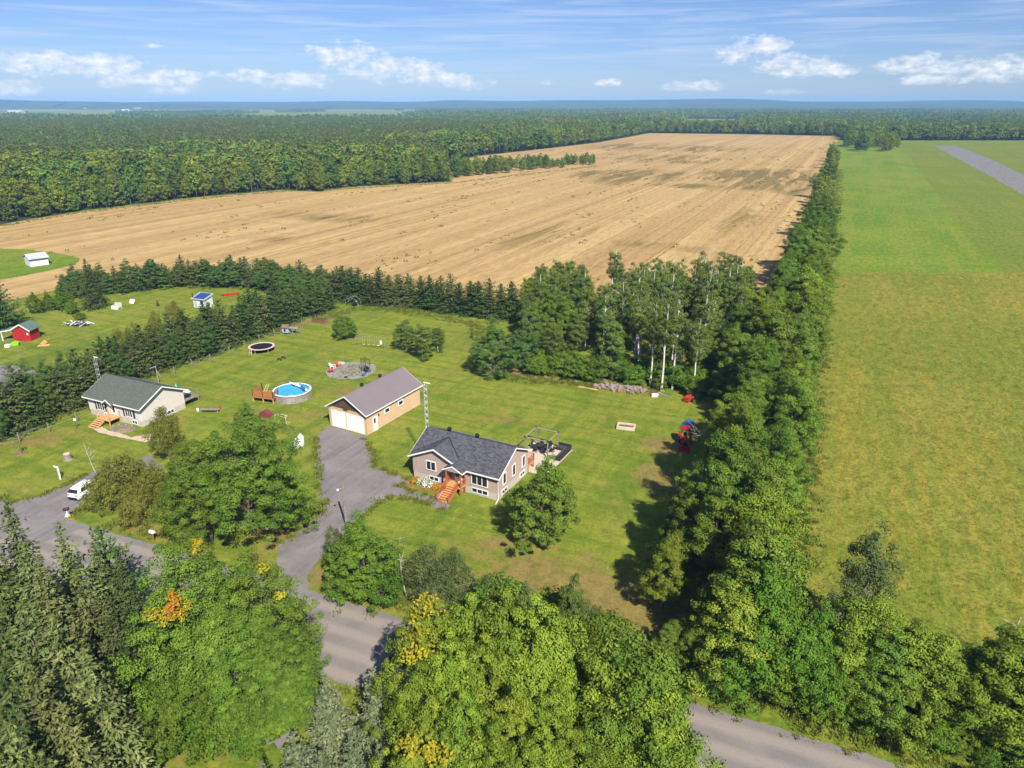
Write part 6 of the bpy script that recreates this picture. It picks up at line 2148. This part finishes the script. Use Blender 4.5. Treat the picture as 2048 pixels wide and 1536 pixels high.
bush(mb, (0.0, .1, .2), .25, .5, 120, .12, MT['white_flower'], 'white_flowers', 481)
sp_ = thing('sign_post', 'white wooden sale sign post with a side arm on the neighbour lawn', 'sign post', at(121, 959), R(150))
M().box(-.07, .07, -.07, .07, -.1, 1.75).build('post', MT['white'], sp_)
M().box(.07, .75, -.06, .06, 1.5, 1.68).build('arm', MT['white'], sp_)
sg_ = thing('lawn_sign', 'small white sign on a thin stake near the neighbour house', 'sign', at(154, 858))
M().box(-.02, .02, -.02, .02, -.1, 1.5).build('stake', MT['dark_steel'], sg_)
M().box(-.16, .16, -.03, -.021, 1.25, 1.6).build('sign_board', MT['white'], sg_)
stp = thing('tree_stump', 'grey cut tree stump on the neighbour front lawn', 'stump', at(136, 919))
M().lathe([(.62, -.05), (.5, .15), (.43, .75), (.4, .82)], n=12).build('stump_bark', MT['grey_wood'], stp)
M().lathe([(.38, .82), (.36, .85)], n=12).build('cut_face', MT['paver'], stp)
sa = thing('young_sapling', 'half bare sapling in a ring of soil on the neighbour front lawn', 'sapling', at(41, 908))
M().lathe([(.8, .01), (.7, .05), (.1, .08)], n=16).build('soil_ring', MT['soil'], sa)
M().tube([(0, 0, 0), (.05, 0, .9), (-.05, .05, 1.8)], [.09, .06, .02], 6).build('trunk', MT['grey_wood'], sa)
for k in range(6):
    a = k * 1.1
    M().tube([(0, 0, .9 + k * .12), (.5 * math.cos(a), .5 * math.sin(a), 1.35 + k * .12)], [.03, .01], 4).build('branch', MT['grey_wood'], sa)
bush(sa, (0, 0, 1.3), .5, .5, 60, .16, L_OLIVE, 'leaves', 482)

# ---- raised bed, wood pile and planks at the wood edge
rb = thing('raised_bed', 'pale concrete edged garden box with bare soil on the side lawn', 'garden box', at(1252, 856), R(-16))
for (a, b, c, d) in ((-1.25, 1.25, -.75, -.55), (-1.25, 1.25, .55, .75), (-1.25, -1.03, -.55, .55), (1.03, 1.25, -.55, .55)):
    M().box(a, b, c, d, -.05, .45).build('border_block', MT['paver'], rb)
M().box(-1.03, 1.03, -.55, .55, -.05, .22).build('soil', MT['soil'], rb)
for k in range(12):
    x, y = rg.uniform(-.9, .9), rg.uniform(-.45, .45)
    M().lathe([(.1, 0), (.13, .06), (.04, .13)], (x, y, .2), 6).build('clod', MT['brown_board'], rb)
rp = thing('rubble_pile', 'low pile of stones and broken wood along the aspen wood edge', 'rubble pile', at(1240, 778), R(-17))
M().lathe([(1, -.02), (.8, .18), (.3, .3), (.02, .33)], n=18, sx=5.2, sy=1.15).build('soil_mound', MT['soil'], rp)
forms = []
for k in range(5):
    rr = random.Random(k)
    o = M().lathe([(.14 * rr.uniform(.7, 1.2), -.02), (.2 * rr.uniform(.8, 1.2), .09), (.13, .2), (.03, .24)], n=7, sx=rr.uniform(.8, 1.4)).build('stone', MT['stone'], rp)
    forms.append(o)
for k in range(90):
    if k < 5:
        o = forms[k]
    else:
        o = bpy.data.objects.new('stone', forms[k % 5].data); COL.objects.link(o); o.parent = rp
    x = rg.gauss(0, 2.4); y = rg.gauss(0, .55)
    o.location = (x, y, max(0, .3 - (x / 5.2) ** 2 * .3 - (y / 1.2) ** 2 * .25))
    o.rotation_euler = (rg.uniform(-.4, .4), rg.uniform(-.4, .4), rg.uniform(0, 6.3))
    o.scale = [rg.uniform(.7, 1.9)] * 3
for k in range(18):
    x, y, a = rg.gauss(.5, 2.3), rg.gauss(0, .5), rg.uniform(0, 3.1)
    l = rg.uniform(.4, .9)
    M().tube([(x - l * math.cos(a), y - l * math.sin(a), .28), (x + l * math.cos(a), y + l * math.sin(a), .34)], .06, 5).build('stick', MT['grey_wood'], rp)
for (u, v, a, l, lb) in ((1176, 777, R(-28), 1.6, 'pale plank lying on the grass at the end of the rubble pile'), (1318, 788, R(-45), 2.0, 'long weathered beam at the shaded end of the rubble pile')):
    o = M().box(-l, l, -.16, .16, 0.0, .12).build('plank', MT['new_wood'] if l < 1.8 else MT['grey_wood'])
    o.location = at(u, v); o.rotation_euler = (0, 0, a)
    tag(o, lb, 'plank')
tag(M(Matrix.Translation(at(1310, 793)) @ Matrix.Rotation(-.2, 4, 'Z')).box(-.5, .5, -.3, .3, 0, .4).build('white_crate', MT['white_plastic']), 'small white crate by the weathered beam', 'crate')

MT['tractor_red'] = plain('faded_tractor_red', (0.36, 0.012, 0.018), 0.5, 0.2, 2.0)
# ---- tractor with front loader, tiller, blue tarp, brush pile
tx = thing('tractor', 'red compact tractor with front loader at the tree row edge', 'tractor', at(1369, 888), R(-103))
tx.scale = (0.88, 0.88, 0.88)
M().prism([(.1, .75), (1.75, .7), (1.8, 1.1), (1.6, 1.3), (.1, 1.38)], 'y', -.36, .36).build('hood', MT['tractor_red'], tx)
M().box(1.78, 1.84, -.3, .3, .75, 1.1).build('grille', MT['black'], tx)
M().box(-1.2, 1.5, -.22, .22, .5, .85).build('chassis', MT['dark_steel'], tx)
for s in (-1, 1):
    def wheel(x, r, wd, y):
        t = M()
        pts = []
        w_ = M(Matrix.Translation((x, y, r)) @ Matrix.Rotation(math.pi / 2, 4, 'X'))
        w_.lathe([(r * .55, -wd / 2), (r * .95, -wd / 2), (r, -wd * .3), (r, wd * .3), (r * .95, wd / 2), (r * .55, wd / 2)], n=20)
        o = w_.build('wheel', MT['rubber'], tx)
        M(Matrix.Translation((x, y, r)) @ Matrix.Rotation(math.pi / 2, 4, 'X')).lathe([(r * .52, -wd * .52), (r * .54, 0), (r * .52, wd * .52)], n=16).build('rim', MT['white_plastic'], o)
    wheel(-.75, .72, .42, s * .78)
    wheel(1.2, .42, .28, s * .66)
    M().prism([(-1.35, 1.2), (-.75, 1.62), (-.1, 1.35), (-.1, 1.28), (-.75, 1.52), (-1.3, 1.15)], 'y', s * .78 - .24, s * .78 + .24).build('fender', MT['tractor_red'], tx)
    M().tube([(.1, s * .62, 1.35), (1.4, s * .62, 1.25), (2.3, s * .62, .45)], .08, 5).build('loader_arm', MT['tractor_red'], tx)
    M().tube([(.4, s * .62, .7), (1.6, s * .62, 1.0)], .045, 5).build('cylinder', MT['steel'], tx)
    M().tube([(-1.1, s * .5, 1.2), (-1.1, s * .5, 2.35)], .04, 5).build('roll_bar', MT['dark_steel'], tx)
bk = M().prism([(2.25, .1), (3.0, .06), (3.05, .12), (2.4, .2), (2.35, .6), (2.22, .62)], 'y', -.85, .85).build('loader_bucket', MT['tractor_red'], tx)
for s in (-.85, .82):
    M().prism([(2.25, .1), (3.0, .06), (2.35, .62), (2.22, .62)], 'y', s, s + .04).build('bucket_side', MT['red_paint'], bk)
M().box(-1.45, -.05, -.62, .62, 2.32, 2.42).build('canopy', MT['tractor_red'], tx)
M().box(-.85, -.4, -.25, .25, 1.0, 1.12).build('seat', MT['black'], tx)
M().box(-.95, -.85, -.25, .25, 1.1, 1.5).build('seat_back', MT['black'], tx)
M().tube([(-.1, 0, 1.3), (-.3, 0, 1.55)], .03, 5).build('steering_column', MT['black'], tx)
tl_ = thing('garden_tiller', 'orange red garden tiller in the shade of the tree row', 'tiller', at(1378, 802), R(40))
MT['orange_red'] = plain('orange_red_paint', (0.36, 0.04, 0.018), .4, .1, 2)
M().prism([(-.7, .35), (.5, .3), (.6, .7), (0, .95), (-.7, .6)], 'y', -.45, .45).build('tiller_hood', MT['orange_red'], tl_)
for s in (-.5, .5):
    M(Matrix.Translation((.1, s, .3)) @ Matrix.Rotation(math.pi / 2, 4, 'X')).lathe([(.12, -.1), (.3, -.09), (.3, .09), (.12, .1)], n=14).build('wheel', MT['rubber'], tl_)
    M().tube([(-.4, s * .6, .6), (-1.3, s * .8, 1.05)], .03, 5).build('handle', MT['orange_red'], tl_)
M().lathe([(.2, 0), (.22, .3), (.1, .36)], (.15, 0, .7), 10).build('engine', MT['orange_red'], tl_)
M().box(-.9, -.5, -.5, .5, .1, .4).build('tine_cover', MT['orange_red'], tl_)
tp_ = M()
vs, fs = [], []
for i in range(9):
    for j in range(7):
        x, y = -1.1 + i * .275, -.8 + j * .27
        vs.append((x, y, max(0.02, .9 * (1 - (x / 1.15) ** 2) * (1 - (y / .85) ** 2) + .05 * math.sin(i * 2.1 + j * 1.3))))
for i in range(8):
    for j in range(6):
        a = i * 7 + j
        fs.append((a, a + 7, a + 8, a + 1))
tp_.add(vs, fs)
o = tp_.build('tarpaulin', MT['blue_sheet'])
o.location = at(1378, 850); o.rotation_euler = (0, 0, R(50))
tag(o, 'blue tarpaulin heap behind the red tractor', 'tarpaulin')
sd_ = o.modifiers.new('thick', 'SOLIDIFY'); sd_.thickness = 0.03
br = thing('brush_pile', 'tangle of bare grey branches beside the red tractor', 'brush pile', at(1408, 880))
for k in range(46):
    a, l = rg.uniform(0, 6.28), rg.uniform(1.2, 2.8)
    x, y, z = rg.gauss(0, .7), rg.gauss(0, .9), rg.uniform(.1, .8)
    e = (x + l * math.cos(a), y + l * math.sin(a), z + rg.uniform(.3, 2.0))
    mid = ((x + e[0]) / 2 + rg.gauss(0, .15), (y + e[1]) / 2 + rg.gauss(0, .15), (z + e[2]) / 2 + .25)
    M().tube([(x, y, z), mid, e], [.06, .04, .012], 4).build('branch', MT['grey_wood'], br)

# ---- parked car
cr_ = thing('parked_car', 'white crossover car parked under the olive bushes', 'car', at(176, 985), R(76))
cr_.scale = (0.92, 0.92, 0.92)
MT['car_white'] = plain('white_car_paint', (0.78, 0.79, 0.8), .22, .03, 1.0, spec=0.6)
CT = Matrix()
def loft(m, secs):
    """cross sections (x, [(y,z)...]) joined into a body"""
    n = len(secs[0][1])
    vs, fs = [], []
    for x, pr in secs:
        vs += [(x, y, z) for y, z in pr]
    for i in range(len(secs) - 1):
        for k in range(n):
            fs.append((i * n + k, i * n + (k + 1) % n, (i + 1) * n + (k + 1) % n, (i + 1) * n + k))
    fs.append(tuple(range(n - 1, -1, -1)))
    fs.append(tuple(range((len(secs) - 1) * n, len(secs) * n)))
    return m.add(vs, fs)
def sec(x, w, z0, z1, r=0.12):
    return (x, [(-w + r, z0), (w - r, z0), (w, z0 + r), (w * 1.0, z1 - r * 1.4), (w - r * .8, z1), (-w + r * .8, z1), (-w, z1 - r * 1.4), (-w, z0 + r)])
body = loft(M(), [sec(-2.3, .72, .42, .85), sec(-2.22, .86, .3, 1.0), sec(-1.9, .9, .26, 1.04), sec(-.9, .92, .25, 1.04), sec(.7, .92, .25, 1.02), sec(1.5, .9, .27, .98), sec(2.05, .86, .3, .86), sec(2.25, .74, .36, .72)]).build('body', MT['car_white'], cr_, True)
def cab(x, w, z1, wt):
    return (x, [(-w, .98), (w, .98), (wt, z1 - .06), (wt - .1, z1), (-wt + .1, z1), (-wt, z1 - .06)])
loft(M(), [cab(-2.15, .8, 1.06, .78), cab(-1.75, .84, 1.52, .68), cab(-1.2, .84, 1.62, .68), cab(0, .85, 1.64, .68), cab(.45, .85, 1.58, .67), cab(1.2, .84, 1.05, .78)]).build('cabin', MT['car_white'], cr_, True)
M().add([(-1.86, -.62, 1.46), (-1.86, .62, 1.46), (-2.17, .7, 1.1), (-2.17, -.7, 1.1)], [(0, 1, 2, 3)]).build('rear_window', MT['glass'], cr_)
M().add([(.52, -.6, 1.56), (1.17, -.73, 1.1), (1.17, .73, 1.1), (.52, .6, 1.56)], [(0, 1, 2, 3)]).build('windscreen', MT['glass'], cr_)
for s in (-1, 1):
    for (a, b, c, d) in ((-1.65, -.85, -1.5, -.85), (-.78, .05, -.78, .05), (.12, .95, .12, .48)):
        q = [(a, s * .857, 1.08), (b, s * .857, 1.08), (d, s * .705, 1.54), (c, s * .705, 1.54)]
        M().add(q, [(0, 1, 2, 3) if s < 0 else (3, 2, 1, 0)]).build('side_window', MT['glass'], cr_)
    for x in (-1.42, 1.42):
        T = Matrix.Translation((x, s * .84, .34)) @ Matrix.Rotation(math.pi / 2, 4, 'X')
        o = M(T).lathe([(.2, -.11), (.32, -.11), (.345, -.06), (.345, .06), (.32, .11), (.2, .11)], n=20).build('wheel', MT['rubber'], cr_)
        M(T).lathe([(.19, -.115), (.21, 0), (.19, .115)], n=12).build('rim', MT['steel'], o)
    M().box(-2.31, -2.18, s * .62 - .16, s * .62 + .16, .8, .96).build('tail_light', MT['red_plastic'], cr_)
    M().box(2.05, 2.2, s * .6 - .15, s * .6 + .15, .68, .8).build('headlight', MT['glass'], cr_)
    M().box(.75, .95, s * .98 - .08, s * .98 + .08, 1.0, 1.12).build('mirror', MT['car_white'], cr_)
    M().tube([(-1.3, s * .58, 1.67), (.2, s * .58, 1.69)], .025, 5).build('roof_rail', MT['black'], cr_)
M().box(-2.34, -2.2, -.7, .7, .36, .6).build('bumper', MT['black'], cr_)

# ---- red shed, grey shed, solar hut, junk
rs = thing('red_shed', 'red board shed with green lean to roof', 'shed', at(48, 682), R(-2))
M().prism([(-1.9, -.1), (1.5, -.1), (1.5, 2.0), (.1, 3.0), (-1.9, 1.9)], 'y', 0, 2.6).build('shed_wall', MT['barn_red'], rs)
for k in range(11):
    x = -1.88 + k * .31
    zt = 1.9 + (x + 1.9) * .55 if x < .1 else 3.0 - (x - .1) * .71
    M().box(x, x + .29, -.04, -.005, -.05, min(zt, 2.9) - .12).build('board', MT['barn_red'], rs)
m = M()
m.prism([(-4.2, 1.75), (-3.2, 1.95), (-1.9, 2.2), (.1, 3.25), (.1, 3.38), (-1.9, 2.32), (-3.2, 2.07), (-4.2, 1.87)], 'y', -.4, 3.0)
m.prism([(.1, 3.25), (1.85, 2.0), (1.85, 2.12), (.1, 3.38)], 'y', -.4, 3.0)
r_ = m.build('shed_roof', MT['green_roof'], rs)
M().prism([(-4.2, 1.70), (-3.2, 1.9), (-1.9, 2.14), (.1, 3.19), (.1, 3.4), (-1.9, 2.34), (-3.2, 2.09), (-4.2, 1.89)], 'y', -.46, -.404).build('fascia', MT['white'], r_)
M().prism([(.1, 3.19), (1.88, 1.93), (1.88, 2.13), (.1, 3.4)], 'y', -.46, -.404).build('fascia', MT['white'], r_)
for y in (-.2, 2.8):
    M().box(-4.0, -3.85, y, y + .15, -.1, 1.8).build('lean_to_post', MT['white'], rs)
M().box(.9, 1.2, -.06, -.042, 1.2, 1.6).build('notice', MT['white'], rs)
tag(M(Matrix.Translation(at(30, 690)) @ Matrix.Rotation(.3, 4, 'Z')).prism([(-.7, 0), (.6, 0), (.8, .5), (.2, .75), (-.5, .55)], 'y', -.35, .35).build('wheelbarrow_tub', plain('bright_green_plastic', (.2, .55, .02), .5, .1, 2)), 'bright green plastic tub under the red shed lean to', 'tub')
tag(M(Matrix.Translation(at(16, 694))).box(-.4, .4, -.3, .3, 0, .5).build('white_cooler', MT['white_plastic']), 'white box under the red shed lean to', 'box')
o = M().box(-1.0, 1.0, -.5, .5, 0, .08).build('plywood_board', MT['new_wood']); o.location = at(88, 691); o.rotation_euler = (0, 0, .2)
tag(o, 'yellow plywood board lying flat by the red shed', 'board')
o = M().box(-.15, .15, -.5, .5, 0, .6).build('plywood_offcut', MT['new_wood']); o.location = at(90, 688); o.rotation_euler = (.5, 0, -.6)
tag(o, 'yellow plywood offcut leaning on the flat board', 'board')
ws = thing('field_shed', 'white walled open shed with pale metal roof in the paddock', 'shed', at(52, 530), R(-14))
M().box(-.2, 4.2, .0, .12, -.1, 2.3).build('end_wall', MT['white_board'], ws)
M().box(-.2, 4.2, 4.4, 4.52, -.1, 2.3).build('end_wall', MT['white_board'], ws)
M().prism([(-.2, 2.3), (4.2, 2.3), (2.0, 3.1)], 'y', 0, .12).build('end_gable', MT['white_board'], ws)
M().box(4.1, 4.2, .12, 4.4, -.1, 2.3).build('rear_wall', MT['white_board'], ws)
for y in (1.5, 3.0):
    M().box(-.15, 0, y, y + .15, -.1, 2.3).build('post', MT['grey_wood'], ws)
M().prism([(-.8, 2.1), (2.0, 3.2), (4.8, 2.1), (4.8, 2.2), (2.0, 3.32), (-.8, 2.2)], 'y', -.3, 4.8).build('shed_roof', MT['grey_metal'], ws)
ws.rotation_euler = (0, 0, R(-42))
sh = thing('solar_hut', 'small pale hut with blue solar panels on its roof', 'hut', at(400, 616), R(-20))
M().box(-1.6, 1.6, 0, 2.4, -.1, 2.0).build('hut_wall', MT['white_board'], sh)
sr = M().prism([(-.3, 1.95), (2.7, 2.7), (2.7, 2.8), (-.3, 2.05)], 'x', -1.9, 1.9).build('hut_roof', MT['grey_metal'], sh)
for k in range(4):
    M().prism([(-.1, 2.12), (2.45, 2.76), (2.45, 2.8), (-.1, 2.16)], 'x', -1.45 + k * .76, -.75 + k * .76).build('solar_panel', MT['solar'], sr)
M().box(-1.3, -.7, -.04, -.005, 0, 1.8).build('door', MT['grey_metal'], sh)
M().box(.3, 1.1, -.04, -.005, .9, 1.6).build('hut_window', MT['glass'], sh)
M().tube([(-1.75, .2, 1.6), (-1.75, .2, 3.1)], .09, 8).build('stove_pipe', MT['black'], sh)
jp = thing('junk_pile', 'heap of white and grey scrap around a shrub on the neighbour lawn', 'scrap heap', at(158, 650))
for k in range(44):
    x, y = rg.gauss(0, 1.3), rg.gauss(0, .6)
    a, l = rg.uniform(0, 3.14), rg.uniform(.3, .9)
    z = max(.08, .55 - (x / 2.5) ** 2 * .5)
    M(Matrix.Translation((x, y, z)) @ Matrix.Rotation(a, 4, 'Z') @ Matrix.Rotation(rg.uniform(-.6, .6), 4, 'Y')).box(-l, l, -.1, .1, -.05, .05).build('scrap_piece', rg.choice([MT['white_board'], MT['grey_wood'], MT['dark_steel'], MT['white_plastic'], MT['grey_metal']]), jp)
M().lathe([(1, 0), (.7, .3), (.05, .5)], n=14, sx=2.2, sy=1.0).build('scrap_core', MT['dark_steel'], jp)
pt = thing('white_playpen', 'white slatted play pen on the neighbour lawn', 'play pen', at(234, 617), R(-10))
M().box(-.8, .8, -.7, -.62, .0, .75).build('front_panel', MT['white_plastic'], pt)
for k in range(6):
    M().box(-.8 + k * .29, -.68 + k * .29, .62, .7, 0, 1.2).build('slat', MT['white_plastic'], pt)
M().box(-.8, -.72, -.62, .62, .6, .72).build('side_rail', MT['white_plastic'], pt)
M().box(.72, .8, -.62, .62, .6, .72).build('side_rail', MT['white_plastic'], pt)
o = M().box(-.7, .7, -.05, .05, 0, 1.0).build('leaning_sheet', MT['white_plastic']); o.location = at(263, 607); o.rotation_euler = (-.5, 0, -.4)
tag(o, 'white panel leaning in the grass near the play pen', 'panel')
ca = M().prism([(-2.0, .5), (-1.4, .1), (1.4, .1), (2.0, .5), (1.4, .35), (-1.4, .35)], 'y', -.4, .4).build('red_canoe', MT['red_paint']); ca.location = at(461, 590); ca.rotation_euler = (0, 0, .35)
tag(ca, 'red canoe lying beyond the solar hut by the hedge', 'canoe')
ub = thing('garden_umbrella', 'folded turquoise umbrella on the neighbour rear deck', 'umbrella', npnt(8.0, 8.4, 1.0))
M().tube([(0, 0, 0), (0, 0, 2.0)], .025, 6).build('umbrella_pole', MT['white'], ub)
M().lathe([(.04, .9), (.24, 1.0), (.17, 1.6), (.05, 2.05)], n=8).build('umbrella_cloth', plain('turquoise_cloth', (.12, .5, .5), .7, .1, 2), ub)
t = thing('deck_table', 'white round table on the neighbour rear deck', 'table', npnt(9.2, 8.8, 1.0))
M().lathe([(.75, .68), (.75, .73)], n=20).build('tabletop', MT['white_plastic'], t)
M().tube([(0, 0, 0), (0, 0, .7)], .06, 8).build('pedestal', MT['white_plastic'], t)
gd = thing('garden_bench', 'cluttered wooden bench in the neighbour side yard', 'bench', at(420, 824), R(0))
M().box(-1.4, 1.4, -.3, .3, .4, .48).build('bench_top', MT['grey_wood'], gd)
for x in (-1.2, 1.2):
    M().box(x - .05, x + .05, -.25, .25, -.05, .4).build('leg', MT['grey_wood'], gd)
for k, (u, v, mm, lb) in enumerate(((396, 822, 'white_plastic', 'white pail on the ground beside the cluttered bench'), (440, 818, 'red_plastic', 'red pail on the ground beside the cluttered bench'))):
    o = M().lathe([(.16, 0), (.2, .4), (.18, .4), (.14, .04)], n=12).build('pail', MT[mm]); o.location = at(u, v)
    tag(o, lb, 'pail')
gb = thing('soil_bed', 'bare dug garden bed in front of the cream bungalow', 'garden bed', npnt(8.5, -1.6), R(-25))
M().lathe([(1, -.02), (.8, .1), (.1, .16)], n=18, sx=2.1, sy=1.2).build('soil', plain('grey_dug_soil', (.2, .165, .12), .95, .35, 1.5), gb)
for k in range(10):
    a = k * .63
    M().lathe([(.16, -.02), (.18, .08), (.05, .16)], (1.9 * math.cos(a), 1.1 * math.sin(a), 0.03), 6).build('edging_stone', MT['stone'], gb)

# ---- wire fence along the hedge
fe = thing('wire_fence', 'wire fence on weathered posts along the foot of the hedge', 'fence', (0, 0, 0))
fpts = smooth_line([at(*q) for q in [(-40, 905), (40, 885), (90, 868), (145, 848), (200, 825), (250, 800), (330, 760), (385, 735), (440, 718), (500, 692), (560, 668), (640, 640)]], 6)
fl, prev, acc = [], fpts[0], 3.0
pmesh = None
for p in fpts[1:]:
    acc += (p - prev).length
    if acc > 3.2:
        acc = 0
        if pmesh is None:
            o = M().tube([(0, 0, -.2), (0, 0, 1.5)], .07, 6).build('post', MT['grey_wood'], fe)
            pmesh = o.data
        else:
            o = bpy.data.objects.new('post', pmesh); COL.objects.link(o); o.parent = fe
        o.location = (p.x, p.y, 0)
        fl.append(p)
    prev = p
for z in (.4, .8, 1.2):
    M().tube([(p.x, p.y, z) for p in fl], .005, 4).build('wire', MT['steel'], fe)

# ---- dead snags and fallen sticks
MT['grey_bark'] = plain('dead_grey_bark', (0.36, 0.32, 0.27), .9, .3, 3)
def snag(label, p, h, seed, lean=(0, 0)):
    rr = random.Random(seed)
    t = thing('dead_tree', label, 'dead tree', p)
    pts = [(lean[0] * k / 5 + rr.gauss(0, .05), lean[1] * k / 5 + rr.gauss(0, .05), -.1 + (h + .1) * k / 5) for k in range(6)]
    M().tube(pts, [.075 * (1 - .14 * k) for k in range(6)], 6).build('trunk', MT['grey_bark'], t)
    for k in range(9):
        z = h * rr.uniform(.35, .95)
        a = rr.uniform(0, 6.28)
        l = rr.uniform(.5, 1.4)
        q = (lean[0] * z / h, lean[1] * z / h)
        M().tube([(q[0], q[1], z), (q[0] + l * math.cos(a), q[1] + l * math.sin(a), z + l * .5)], [.025, .008], 4).build('branch', MT['grey_bark'], t)
snag('bare white snag between the rounded tree and the willow thicket', at(812, 1195), 4.6, 1, (-.4, .3))
snag('bare pale snag at the lawn edge behind the rounded tree', at(795, 1150), 4.2, 2, (.5, .2))
snag('leaning bare grey stem rising over the thicket towards the hay field', at(2000, 1345), 5.0, 3, (.6, .5))
snag('bare forked white snag standing in front of the far forest edge', at(262, 408), 13, 4)
snag('bare white snag farther along the far forest edge', at(505, 390), 11, 5)
snag('leaning bare birch limb over the olive bushes', at(215, 1000), 7.0, 6, (-1.6, .6))

# ---- buildings of the distant town
for k, (u, v, l, w_, h) in enumerate([(28, 229, 60, 26, 9), (5, 231, 40, 20, 7), (260, 218, 60, 18, 8), (248, 217, 22, 14, 14), (275, 219, 40, 18, 7), (315, 216.5, 66, 20, 8), (326, 216, 14, 12, 18), (300, 215.5, 24, 14, 8), (400, 216, 60, 16, 8), (412, 215, 12, 12, 18),
                                     (250, 222, 40, 16, 6), (170, 219, 20, 12, 7), (85, 212, 24, 14, 7), (92, 213, 20, 12, 7), (150, 211, 26, 12, 7), (430, 217, 26, 12, 6), (470, 216, 22, 12, 6), (490, 215.5, 26, 12, 7), (380, 213, 18, 12, 9)]):
    p = at(u, v)
    lb = ['long white farm building on the distant valley plain', 'white church like building with a tower in the distant town'][1 if h > 12 else 0]
    t = thing('distant_building', lb, 'building', p, R(-10 + (k * 37) % 30), 'tower buildings of the distant town' if h > 12 else 'white buildings of the distant town')
    M().prism([(0, -.5), (w_, -.5), (w_, h), (w_ / 2, h + w_ * .2), (0, h)], 'x', -l / 2, l / 2).build('wall', MT['white_board'], t)
    M().prism([(-.8, h - .2), (w_ / 2, h + w_ * .22), (w_ + .8, h - .2), (w_ + .8, h + .2), (w_ / 2, h + w_ * .22 + .5), (-.8, h + .2)], 'x', -l / 2 - 1, l / 2 + 1).build('roof', MT['grey_metal'], t)
# ------------------------------------------------------------------ air
hm = bpy.data.materials.new('summer_haze')
hm.use_nodes = True
hn = NT(hm.node_tree)
pv = hn.n('ShaderNodeVolumePrincipled')
pv.inputs['Color'].default_value = (0.34, 0.62, 1.0, 1)
pv.inputs['Density'].default_value = 0.00012
pv.inputs['Anisotropy'].default_value = -0.2
ho = hn.n('ShaderNodeOutputMaterial')
hn.link(pv.outputs[0], ho.inputs['Volume'])
hz = M().box(-13500, 13500, -600, 13000, -3, 100).build('haze', hm)
tag(hz, 'thin blue summer haze over the whole plain', 'haze', kind='stuff')
hz.display_type = 'WIRE'
